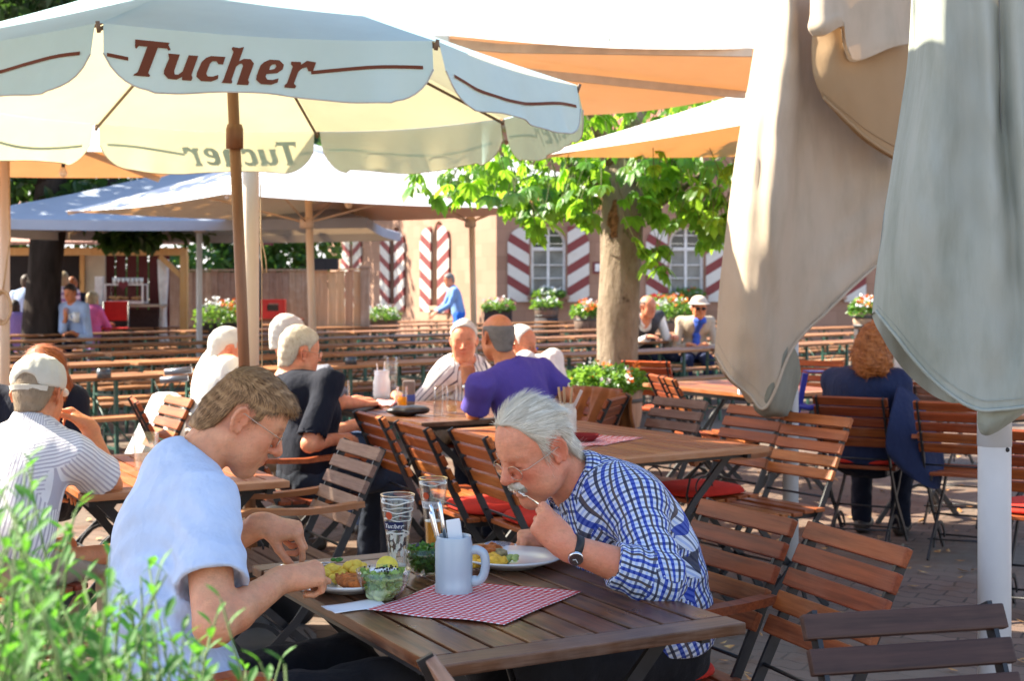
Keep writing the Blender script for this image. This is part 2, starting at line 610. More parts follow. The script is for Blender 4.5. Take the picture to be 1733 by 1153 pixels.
def strands(v, q, M, n, length, width, flow, lift=.25, mask=None, seed=3, bend=.5, jit=.22):
    """ribbon hairs rooted on the hair surface (v,q); flow(local pos)->local direction"""
    rg = np.random.default_rng(seed)
    a = v[q[:, 0]]; b = v[q[:, 1]]; c = v[q[:, 2]]; d = v[q[:, 3]]
    cen = (a + b + c + d) / 4; nor = np.cross(c - a, d - b); ar = np.linalg.norm(nor, axis=1) + 1e-12; nor /= ar[:, None]
    Ri = M[:3, :3].T
    loc = (cen - M[:3, 3]) @ Ri.T
    w = ar.copy()
    if mask is not None: w = w * mask(loc, nor @ Ri.T)
    w /= w.sum()
    pick = rg.choice(len(cen), n, p=w)
    s, t = rg.random(n), rg.random(n)
    P = (a[pick] * (1 - s)[:, None] + b[pick] * s[:, None]) * (1 - t)[:, None] + (d[pick] * (1 - s)[:, None] + c[pick] * s[:, None]) * t[:, None]
    N = nor[pick]
    L = (P - M[:3, 3]) @ Ri.T
    Fd = flow(L) @ M[:3, :3].T + rg.normal(size=(n, 3)) * jit
    T = Fd - N * (Fd * N).sum(1)[:, None]; T /= np.linalg.norm(T, axis=1)[:, None] + 1e-9
    S = np.cross(N, T)
    ln = length * (.6 + .8 * rg.random(n)); wd = width * (.6 + .8 * rg.random(n))
    rows = []
    for j, u in enumerate((0, .35, .7, 1.0)):
        h = (lift * u - bend * u * u * lift * .6) * ln
        c0 = P - N * .001 + T * (u * ln)[:, None] + N * h[:, None]
        ww = wd * (1 - u * .85) / 2
        rows += [c0 - S * ww[:, None], c0 + S * ww[:, None]]
    X = np.stack(rows, 1).reshape(-1, 3)
    base = np.arange(n)[:, None] * 8
    Qd = np.concatenate([base + np.array([[2 * j, 2 * j + 1, 2 * j + 3, 2 * j + 2]]) for j in range(3)], 0)
    return X, Qd
# ---------------------------------------------------------------- materials for people
def skin(name, col, red=(.55, .16, .10), rough=.5):
    t = NT(name); v = t.coord()
    at = t.n('ShaderNodeAttribute'); at.attribute_name = 'tint'
    sep = t.n('ShaderNodeSeparateColor'); t.l(at.outputs['Color'], sep.inputs[0])
    n = t.noise(v, 28, 5, .65); n2 = t.noise(v, 220, 2)
    c = t.ramp(n, [(.3, sc(col, .80)), (.7, sc(col, 1.12))])
    c = t.mix(t.math('MULTIPLY', t.math('SUBTRACT', t.noise(v, 16, 4), .40, clamp=True), 2.6, clamp=True), c, tuple(.6 * a + .4 * b for a, b in zip(col, red)))
    c = t.mix(t.math('MULTIPLY', t.math('SUBTRACT', t.noise(v, 95, 4, .7), .5, clamp=True), 1.8, clamp=True), c, sc(col, .62))
    c = t.mix(sep.outputs[0], c, red)
    c = t.mix(sep.outputs[1], c, (.035, .02, .015))
    t.base(c); t.set(rough=rough, spec=.4, sss=.12)
    t.b.inputs['Subsurface Radius'].default_value = (1, .25, .12); t.b.inputs['Subsurface Scale'].default_value = .006
    t.bump(t.math('ADD', n2, t.math('MULTIPLY', t.noise(t.coord((1, 1, 2.4)), 60, 4, .6), 2.2)), .42, .0022)
    return t.m

def cloth_mat(name, col, col2=None, stripe=None, rough=.85, var=.08, weave=900.0, fold=.35, sheen=.04):
    """stripe: None | ('v',period,width) | 'plaid' | 'stripes'"""
    t = NT(name); v = t.coord()
    uv = t.n('ShaderNodeTexCoord').outputs['UV']
    n = t.noise(v, 9, 4)
    c = t.ramp(n, [(.3, sc(col, 1 - var)), (.7, sc(col, 1 + var))])
    def band(axis, period, off, w):
        sp = t.n('ShaderNodeSeparateXYZ'); t.l(uv, sp.inputs[0])
        f = t.math('FRACT', t.math('ADD', t.math('DIVIDE', sp.outputs[axis], period), off))
        lo = t.math('LESS_THAN', f, w)
        return lo
    if stripe == 'plaid':
        B = (.028, .07, .40); K = (.028, .026, .045); Bn = (.12, .085, .075)
        per = .0275
        c = t.mix(t.math('MULTIPLY', band(1, per / 2, 0, .45), .62), c, (.26, .38, .72))
        c = t.mix(t.math('MULTIPLY', band(1, per, .5, .25), .72), c, K)
        c = t.mix(t.math('MULTIPLY', band(0, per, 0, .27), .93), c, B)
        c = t.mix(t.math('MULTIPLY', band(0, per, .5, .21), .93), c, K)
        c = t.mix(t.math('MULTIPLY', band(0, per * 2, .25, .07), .8), c, Bn)
        both = t.math('MULTIPLY', band(1, per / 2, 0, .42), band(0, per, 0, .27))
        c = t.mix(t.math('MULTIPLY', both, .8), c, (.012, .03, .26))
    elif stripe:
        ax, per, w = stripe
        c = t.mix(band(ax, per, 0, w), c, col2)
    t.base(c); t.set(rough=rough, spec=.2, sheen=sheen)
    nf = t.noise(t.coord((1, 1, .55)), 16, 3, .5); nw = t.noise(v, weave, 1)
    t.bump(t.math('ADD', t.math('MULTIPLY', nf, 4.0), t.math('MULTIPLY', nw, .25)), fold * 1.3, .010)
    return t.m

def hair_mat(name, ca, cb, rough=.55, root=None):
    t = NT(name); v = t.coord((1, 1, 1))
    n = t.noise(v, 130, 3, .7); n2 = t.noise(v, 22, 3)
    c = t.ramp(t.math('ADD', t.math('MULTIPLY', t.n('ShaderNodeNewGeometry').outputs['Random Per Island'], .55), t.math('MULTIPLY', n2, .45)), [(.30, ca), (.70, cb)])
    t.base(c); t.set(rough=rough, spec=.3)
    t.bump(n, .5, .003)
    return t.m

SKIN_A = skin('skin_fair', (.72, .335, .175), (.60, .13, .06))
SKIN_B = skin('skin_ruddy', (.72, .29, .155), (.62, .11, .055))
SKIN_C = skin('skin_tan', (.64, .24, .10), (.54, .11, .045))

def garment(name, sd, res, mat, parent, org, disp=None, amp=.0, smooth=1, frames=None, M=None):
    """cloth mesh with pattern coordinates: u runs round the limb, v along it"""
    v, q = sdf_mesh(sd, res, disp, amp=amp, smooth=smooth)
    uv = None
    if frames:
        fc = v[q].mean(1)
        best = np.full(len(fc), 9.0); gi = np.zeros(len(fc), int)
        for i, fr in enumerate(frames):
            a, b, r = fr[0], fr[1], fr[2]
            ab = b - a; L2 = ab @ ab; t = np.clip((fc - a) @ ab / L2, 0, 1)
            d = np.linalg.norm(fc - a - t[:, None] * ab, axis=1) - r
            if len(fr) > 4: d = d + fr[4]
            m = d < best; best[m] = d[m]; gi[m] = i
        uv = np.zeros((len(q), 4, 2))
        for i, fr in enumerate(frames):
            m = gi == i
            if not m.any(): continue
            a, b, r, ref = fr[0], fr[1], fr[2], fr[3]
            w = unit(b - a); e1 = unit(ref - w * (ref @ w)); e2 = np.cross(w, e1)
            pc = v[q[m]]; rel = pc - a
            x = rel @ e1; y = rel @ e2
            ang = np.arctan2(y, x); cen = np.arctan2(y.mean(1), x.mean(1))[:, None]
            ang = cen + (ang - cen + math.pi) % (2 * math.pi) - math.pi
            uv[m, :, 0] = ang * r * 1.02
            uv[m, :, 1] = rel @ w
            if True:
                nf = np.cross(pc[:, 2] - pc[:, 0], pc[:, 3] - pc[:, 1]); nf /= np.linalg.norm(nf, axis=1)[:, None] + 1e-12
                tp = np.nonzero(m)[0][np.abs(nf @ w) > .64]; r2 = v[q[tp]] - a
                uv[tp, :, 0] = r2 @ e2; uv[tp, :, 1] = r2 @ e1
    return np_mesh(name, v, q, mat, parent, True, uv, org=org)

def smoothstep(x, a, b):
    t = np.clip((x - a) / (b - a), 0, 1); return t * t * (3 - 2 * t)

def face_tint(v, M, s=1.0, blush=.25, stub=0.0, lid=True, brow=0.0):
    L = ((v - M[:3, 3]) @ M[:3, :3]) / s
    col = np.zeros((len(v), 4)); col[:, 3] = 1
    def blob(c, r): return np.exp(-(((L - np.array(c)) / np.array(r)) ** 2).sum(1))
    red = 0
    for y in (-1, 1):
        red = red + blush * blob((.07, y * .045, -.022), (.04, .03, .025)) + .45 * blob((-.012, y * .08, 0), (.03, .015, .04))
    red = red + .5 * blob((.108, 0, -.028), (.016, .02, .016)) + .6 * blob((.095, 0, -.0595), (.012, .024, .009))
    col[:, 0] = np.clip(red, 0, 1)
    dk = stub * (blob((.06, 0, -.085), (.05, .06, .035)))
    for y in (-1, 1):
        if lid: dk = dk + .85 * blob((.0855, y * .031, -.0035), (.008, .014, .0022))
        if brow: dk = dk + brow * blob((.085, y * .03, .026), (.016, .02, .005))
    inside = (np.linalg.norm((v - M[:3, 3]), axis=1) < .17 * s)
    col[:, 0] *= inside; col[:, 1] = np.clip(dk * inside, 0, 1)
    return col

def glasses(parent, M, org, s=1.0, col=(.35, .3, .25), rnd=.021, metal=True, hy=-.002, tcol=None):
    fm = plain('wire_frame', (.55, .45, .33), .25, .5, 1.0, .05)
    lm = MATS.get('lens_glass')
    if lm is None:
        t = NT('lens_glass'); t.base((1.0, 1.0, 1.0)); t.set(rough=.02, trans=1.0, ior=1.04, spec=.6); lm = MATS['lens_glass'] = t.m
    b = MB()
    def W(p): return Vector(M[:3, :3] @ (np.array(p) * s) + M[:3, 3] - np.array(org))
    for y in (-1, 1):
        ring = []
        for i in range(25):
            a = 2 * math.pi * i / 24
            ring.append(W((.1045 - abs(y * .033 + rnd * 1.12 * math.cos(a)) * .12, y * .033 + rnd * 1.12 * math.cos(a), hy + rnd * .85 * math.sin(a))))
        b.tube(ring, .0011 * s, 6, cap=False)
        b.tube([W((.0995, y * .056, hy + .008)), W((.085, y * .075, hy + .010)), W((.02, y * .081, hy + .014)), W((-.010, y * .083, hy + .017)), W((-.026, y * .080, hy - .002))], .0011 * s, 6)
    b.tube([W((.1025, -.011, hy + .004)), W((.1075, 0, hy + .007)), W((.1025, .011, hy + .004))], .0011 * s, 6)
    g = b.build('glasses', fm, parent)
    l = MB()
    for y in (-1, 1):
        pts = []
        for i in range(20):
            a = 2 * math.pi * i / 20
            pts.append(W((.1045 - abs(y * .033 + rnd * 1.1 * math.cos(a)) * .12, y * .033 + rnd * 1.1 * math.cos(a), hy + rnd * .84 * math.sin(a))))
        l.add(pts, [tuple(range(20))])
    l.build('lens', lm, g)
    return g
# ---------------------------------------------------------------- figures
def torso_sdf(J, o, infl=0.0, low=True):
    s = Sdf(); lat = unit(J['shL'] - J['shR']); w = o.get('w', 1.0)
    up = unit(J['neck'] - J['chest']); fwd = unit(np.cross(lat, up)); 
    Mc = np.stack([fwd, np.cross(up, fwd), up], 1)
    upw = unit(J['chest'] - J['pelvis']); fw2 = unit(np.cross(lat, upw)); Mw = np.stack([fw2, np.cross(upw, fw2), upw], 1)
    s.ell(J['chest'], (.112 * w + infl, .165 * w + infl, .16 + infl), .05, M=Mc)
    s.ell(J['chest'] + up * .085, (.095 * w + infl, .15 * w + infl, .10 + infl), .06, M=Mc)
    b = o.get('belly', .0)
    s.ell(J['waist'] + fw2 * b * .5, (.108 * w + b * .6 + infl, .155 * w + b * .3 + infl, .15 + infl), .06, M=Mw)
    s.ell(J['pelvis'] + upw * .02, (.12 * w + infl, .17 * w + infl, .12 + infl), .06, M=Mw)
    for k in ('L', 'R'):
        sh = J['sh' + k]
        s.cone(J['neck'] - up * .015 + fwd * -.012, sh, .052 + infl, .054 * w ** .5 + infl, .06)
    return s

PINCH = {}
def figure(label, J, o, shirt, trousers, skinm, hairm, hair=None, org=None, res=.006, cres=.007, hres=None, group=None):
    """one seated or standing person: a single body mesh with clothes, hair and glasses as its parts.
    J: joints in world space, o: options"""
    J = {k: (np.array(v, float) if not isinstance(v, (str, bool)) else v) for k, v in J.items()}
    hs = o.get('hs', 1.0)
    HM = frame(J['hf'], J['hu'], J['head'])
    org = np.array([J['pelvis'][0], J['pelvis'][1], 0.0]) if org is None else np.array(org, float)
    b = torso_sdf(J, o)
    b.cone(J['neck'] - V(0, 0, .02), (HM @ np.append(V(-.025, 0, -.045) * hs, 1))[:3], .060 * o.get('neckw', 1), .053 * o.get('neckw', 1), .03)
    b.extend(head_sdf(hs, o.get('mouth', 0), o.get('jowl', 0), nose=o.get('nose', 1.0), cran=o.get('cran', 1.0)), HM)
    m = o.get('arm', 1.0)
    for k in ('L', 'R'):
        if 'el' + k not in J: continue
        b.chain([J['sh' + k], J['el' + k]], [.052 * m, .042 * m], .03)
        mid = J['el' + k] * .72 + J['wr' + k] * .28
        b.cone(J['el' + k], mid, .040 * m, .041 * m, .012); b.cone(mid, J['wr' + k], .041 * m, .0265 * m, .012)
        h = hand_sdf(**o.get('hand' + k, {}))
        Mh = frame(J['hd' + k], J['hz' + k], J['wr' + k]); sg = V(1, -1 if k == 'L' else 1, 1)
        PINCH[k] = (Mh @ np.append((h.thumb * .5 + h.index * .5) * sg, 1))[:3]; PALM = (Mh @ np.append(V(.085, .0, -.022), 1))[:3]; PINCH[k + 'palm'] = PALM
        if k == 'L': h = mirror_sdf(h)
        b.extend(h, Mh)
    legs = 'knL' in J
    if legs:
        for k in ('L', 'R'):
            b.chain([J['hip' + k], J['kn' + k], J['an' + k]], [.055, .036, .028], .01)
    v, q = sdf_mesh(b, res)
    col = face_tint(v, HM, hs, o.get('blush', .3), o.get('stub', 0), o.get('lid', True), o.get('brow', .25))
    body = np_mesh('person', v, q, skinm, None, True, col=col, org=org)
    body.location = org
    tag(body, label, 'person', group)
    lat = unit(J['shL'] - J['shR']); up = unit(J['neck'] - J['chest']); fwd = unit(np.cross(lat, up))
    # shirt
    s = torso_sdf(J, o, .012 + o.get('loose', 0))
    hem = J.get('hem'); 
    if hem is not None:
        upw = unit(J['waist'] - J['pelvis'])
        s.half(hem, -upw, .01)
    fr = [(J['pelvis'], J['neck'], .14, -fwd, .10)]
    sl = o.get('sleeve', .6)
    for k in ('L', 'R'):
        if 'el' + k not in J: continue
        a, e, wv = J['sh' + k], J['el' + k], J['wr' + k]
        if sl <= 1:
            end = a + (e - a) * sl
            s.cone(a - (e - a) * .08, end, .060 * m + .004, .064 * m + o.get('flare', .006), .035, cap=2)
            s.cone(a + (e - a) * (sl - .10), end + (e - a) * .03, .058 * m, .0585 * m + o.get('flare', .006), .004, 's', cap=True)
            fr.append((a, end, .06, np.cross(e - a, wv - e) + 1e-6, 0.0, 1))
        else:
            f = sl - 1; end = e + (wv - e) * f
            s.cone(a, e, .062 * m, .054 * m + .004, .035); s.cone(e, end, .054 * m + .004, .043 * m + .006, .02, cap=2)
            s.cone(e + (wv - e) * (f - .12), end + (wv - e) * .05, .038, .040, .003, 's', cap=True)
            nn = np.cross(e - a, wv - e) + 1e-6; fr.append((a, e, .06, nn, 0.0, 1)); fr.append((e, end, .05, nn, 0.0, 1))
    # neckline
    nk = unit(J['head'] - J['neck']); 
    nr = o.get('neckline', .070)
    s.cone(J['neck'] + up * .01 - nk * .02 + fwd * .012, J['neck'] + nk * .16 + fwd * .03, nr - .012, nr + .012, .006, 's')
    if o.get('collar'):
        c0 = J['neck'] + nk * .005
        for i in range(14):
            t0, t1 = [R(-150 + 300 * (i + x) / 14) for x in (0, 1)]
            rr = .066 * o.get('neckw', 1) + .004
            pa = []
            for t in (t0, t1):
                p = c0 + (-math.cos(t) * fwd * rr * 1.05 + math.sin(t) * lat * rr) 
                hh = .040 - .030 * (1 - math.cos(t)) / 2 * 1.0
                pa.append((p, p + nk * hh * .62 + (-math.cos(t) * fwd + math.sin(t) * lat) * -.003, (1 - math.cos(t)) / 2))
            s.cone(pa[0][0] * .5 + pa[0][1] * .5, pa[1][0] * .5 + pa[1][1] * .5, .0165, .0165, .01)
        s.cone(c0 - nk * .03, c0 + nk * .16, .058 * o.get('neckw', 1), .066 * o.get('neckw', 1), .003, 's')
    disp = None
    wr = o.get('wrinkle', .004)
    seed = o.get('seed', 1)
    folds = o.get('folds', [])
    def disp(P):
        d = wr * .55 * vnoise(P * V(1, 1, .6), 24, seed) + wr * .45 * vnoise(P * V(1, 1, .45), 55, seed + 1)
        for (c, dr, sp, r, amp) in folds:
            rel = P - np.array(c); dr_ = unit(dr)
            x = rel @ dr_; fall = np.exp(-(rel ** 2).sum(1) / (r * r))
            d = d + amp * fall * np.sin(x / sp * 6.283 + 1.3 * vnoise(P, 14, seed + 3))
        return d
    sh = garment(o.get('shirt_name', 'shirt'), s, cres, shirt, body, org, disp, amp=wr * 1.5 + sum(f[4] for f in folds), frames=fr)
    # trousers and shoes
    if legs and trousers is not None:
        t = Sdf()
        upw = unit(J['waist'] - J['pelvis'])
        fw2 = unit(np.cross(lat, upw)); Mw = np.stack([fw2, np.cross(upw, fw2), upw], 1)
        t.ell(J['pelvis'] - upw * .0, (.128, .178, .12), .05, M=Mw)
        for k in ('L', 'R'):
            t.cone(J['hip' + k], J['kn' + k], .092, .070, .05); t.cone(J['kn' + k], J['an' + k], .070, .058, .03)
        t.half(J['pelvis'] + upw * .10, upw, .01)
        garment(o.get('trouser_name', 'trousers'), t, max(cres, .009), trousers, body, org, lambda P: .005 * vnoise(P, 30, 5) + .003 * vnoise(P, 70, 6), amp=.01)
        sm = plain('shoe_leather', (.035, .028, .024), .45)
        for k in ('L', 'R'):
            f = V(*(J.get('toe', fwd))); f = unit(f * V(1, 1, 0))
            sd = Sdf(); a = J['an' + k] * V(1, 1, 0) + V(0, 0, .042)
            sd.cone(a - f * .03, a + f * .15, .042, .036, .02); sd.cone(a, a + V(0, 0, .05), .045, .045, .02); sd.half((0, 0, .004), (0, 0, -1), .002)
            vv, qq = sdf_mesh(sd, .01); np_mesh('shoe', vv, qq, sm, body, True, org=org)
    # hair
    if hair:
        h = hair_sdf(hair.get('line', HAIRLINE_SHORT), hair.get('thick', .012), hair.get('top', .006), hs, o.get('cran', 1.0))
        for (c, r) in hair.get('ells', []):
            h.p.insert(0, ('e', np.array(c) * hs, np.array(r) * hs, np.eye(3), 0, .02, 'u', False, None))
        hw = Sdf(); hw.extend(h, HM)
        if hair.get('cut'): hair['cut'](hw, HM)
        am = hair.get('amp', .003); fq = hair.get('freq', 90)
        st = np.array(hair.get('str', (.4, 1, .6)))
        def hd(P):
            L = (P - HM[:3, 3]) @ HM[:3, :3]
            return am * (vnoise(L * st, fq, 2) * .6 + vnoise(L * st, fq * 2.2, 4) * .4)
        hv, hq = sdf_mesh(hw, hair.get('res', .004), hd, amp=am * 2)
        n = hair.get('n', 0)
        if n:
            X, F = strands(hv, hq, HM, n, hair['len'], hair['wid'], hair['flow'], hair.get('lift', .25), hair.get('mask'), bend=hair.get('bend', .5), jit=hair.get('jit', .22))
            F = F + len(hv); hv = np.concatenate([hv, X]); hq = np.concatenate([hq, F])
        np_mesh('hair', hv, hq, hairm, body, True, org=org)
    return body, HM, org

def eyes(body, HM, org, s=1.0, iris=(.03, .05, .07), open_=True, look=0.0):
    wm = plain('eye_white', (.62, .60, .56), .2, .6, var=.03)
    im = plain('iris_' + str(round(iris[0], 3)), iris, .15, .7, var=.1)
    for y in (-1, 1):
        e = MB(); c = (HM @ np.append(V(.0745, y * .0305, .004) * s, 1))[:3] - org
        e.ball(c, .0136 * s, 8); ob = e.build('eye', wm, body)
        e = MB(); c2 = (HM @ np.append(V(.0835, y * .0305 + look * .004, .0035) * s, 1))[:3] - org
        e.ball(c2, .0052 * s, 8); e.build('iris', im, ob)

def seat_pose(pos, face, lean=8, head=(0, 0), scale=1.0, armL=None, armR=None, knee=None, side=0.0, seat=.47, spread=.09, headoff=(0, 0, 0)):
    """joints for a seated person. pos: ground point under the pelvis; face: heading in degrees (0 = +X);
    lean forward degrees; head=(yaw,pitch); arms: (elbow, wrist, hand dir, hand up) in local coords"""
    a = R(face); f = V(math.cos(a), math.sin(a), 0); l = V(-math.sin(a), math.cos(a), 0); z = V(0, 0, 1)
    P = V(pos[0], pos[1], 0); s = scale
    def W(x, y, zz): return P + (f * x + l * y) * s + z * (seat + (zz - seat) * s)
    le = R(lean); 
    def sp(h, fx=0): return (math.sin(le) * h + fx, math.cos(le) * h + seat + .09)
    J = {}
    x, h = sp(0); J['pelvis'] = W(0, 0, h)
    x, h = sp(.15, -.01); J['waist'] = W(x, side * .3, h)
    x, h = sp(.33, 0); J['chest'] = W(x, side * .7, h)
    x, h = sp(.50, .03); J['neck'] = W(x, side, h)
    x, h = sp(.455, .01)
    J['shL'] = W(x, side + .185, h - .012); J['shR'] = W(x, side - .185, h - .012)
    yw, pt = R(face + head[0]), R(head[1])
    hf = V(math.cos(yw) * math.cos(pt), math.sin(yw) * math.cos(pt), -math.sin(pt)); hu = V(math.cos(yw) * math.sin(pt), math.sin(yw) * math.sin(pt), math.cos(pt))
    J['hf'] = hf; J['hu'] = hu
    J['head'] = J['neck'] + (z * .145 + f * (.035 + math.sin(le) * .06) + f * headoff[0] + l * headoff[1] + z * headoff[2]) * s
    for k, arm, sg in (('L', armL, 1), ('R', armR, -1)):
        if arm is None: arm = ((.12, sg * .27, .66), (.36, sg * .16, .78), (1, -sg * .3, 0), (0, 0, 1))
        if arm == 'none': continue
        J['el' + k] = W(*arm[0]); J['wr' + k] = W(*arm[1])
        J['hd' + k] = f * arm[2][0] + l * arm[2][1] + z * arm[2][2]
        J['hz' + k] = f * arm[3][0] + l * arm[3][1] + z * arm[3][2]
    for k, sg in (('L', 1), ('R', -1)):
        J['hip' + k] = W(0, sg * .09, seat + .07); J['kn' + k] = W(.42, sg * (spread + .04), seat + .06); J['an' + k] = W(.40 if knee is None else knee, sg * (spread + .03), .08)
    J['toe'] = f
    J['hem'] = J['pelvis'] - unit(J['waist'] - J['pelvis']) * .03
    return J
# ---------------------------------------------------------------- the two diners in front
E1 = V(.88, .476, 0); E2 = V(-.476, .88, 0)
TEE = cloth_mat('light_blue_cotton', (.60, .70, .88), fold=.5)
DARKT = cloth_mat('dark_trouser_cloth', (.014, .014, .017))
PLAID = cloth_mat('plaid_cotton', (.66, .70, .78), stripe='plaid', fold=.35)
HAIR_BROWN = hair_mat('brown_hair', (.095, .045, .017), (.41, .23, .098))
HAIR_GREY = hair_mat('grey_white_hair', (.52, .46, .35), (.88, .82, .68))

def build_boy():
    hp = R(33); hh = V(math.cos(R(14)), math.sin(R(14)), 0)
    z = V(0, 0, 1)
    J = dict(pelvis=(-.73, 3.16, .565), waist=(-.785, 3.21, .72), chest=(-.800, 3.295, .870), neck=(-.775, 3.365, 1.065),
             shR=(-.690, 3.205, .985), shL=(-.845, 3.53, .975),
             head=tuple(Q(411, 708, 3.42)), hf=hh * math.cos(hp) - z * math.sin(hp), hu=hh * math.sin(hp) + z * math.cos(hp),
             elR=(-.630, 3.00, .775), wrR=(-.520, 3.22, .828), hdR=(.86, .40, .10), hzR=(-.10, -.55, .83),
             elL=(-.85, 3.66, .78), wrL=(-.622, 3.56, .894), hdL=(.93, .05, -.16), hzL=(.12, -.25, .95),
             hem=(-.73, 3.16, .545))
    pel = V(*J['pelvis'])
    for k, s in (('L', 1), ('R', -1)):
        J['hip' + k] = pel + E2 * .09 * s + V(0, 0, -.03); J['kn' + k] = pel + E1 * .44 + E2 * s * .13 + V(0, 0, .0); J['an' + k] = pel * V(1, 1, 0) + E1 * .40 + E2 * s * .12 + V(0, 0, .08)
    J['toe'] = E1
    o = dict(w=1.0, hs=1.03, cran=.90, neckw=1.05, nose=1.1, sleeve=.66, flare=.012, handR=dict(curls=[(62, 62, 40), (70, 68, 40), (74, 70, 40), (78, 72, 40)], thumb=(18, 30, 25), tadd=(.6, -.45)),
             handL=dict(curls=[(56, 24, 14), (62, 70, 40), (68, 85, 55), (72, 85, 55)], thumb=(30, 10, 8), tadd=(.5, -1.1)), blush=.3, stub=.18, neckline=.076, loose=.004, wrinkle=.003, arm=1.06, brow=.4,
             folds=[((-.66, 3.16, .92), (.5, .2, 1), .055, .10, .006), ((-.80, 3.12, .72), (.3, 0, 1), .07, .14, .007), ((-.72, 3.05, .62), (.5, -.2, 1), .06, .12, .007), ((-.69, 3.16, .80), (1, .3, .6), .05, .10, .005), ((-.86, 3.22, .92), (.2, .8, .5), .05, .12, .004)])
    def mask(L, N):
        return ((L[:, 2] > -.06)).astype(float)
    def flow(L):
        f = np.zeros_like(L)
        topw = smoothstep(L[:, 2], .03, .10)
        f[:, 0] = topw * 1.0 - (1 - topw) * .35; f[:, 1] = -.25 * topw + np.sign(L[:, 1]) * .1; f[:, 2] = -(1 - topw) * 1.0 - .1
        return f
    hair = dict(thick=.005, top=.004, res=.0032, amp=.0026, freq=110, str=(.45, 1, .7), n=15000, len=.019, wid=.0013, flow=flow, mask=mask, lift=.20, bend=.6,
                line=([-.13, -.075, -.05, -.040, -.032, -.012, .010, .016, .031, .035, .048, .062, .080, .095, .12],
                      [-.080, -.078, -.050, -.015, .032, .040, .034, -.016, -.012, .036, .045, .060, .066, .070, .075]),
                ells=[((.056, 0, .076), (.046, .052, .030))])
    b, HM, org = figure('man in a light blue T-shirt bending over his plate, brown hair and thin glasses', J, o, TEE, DARKT, SKIN_A, HAIR_BROWN, hair, res=.0038, cres=.0055)
    glasses(b, HM, org, 1.0, rnd=.0195)
    b['grip'] = [float(x) for x in PINCH['L']] + [float(x) for x in PINCH['Rpalm']]
    return b

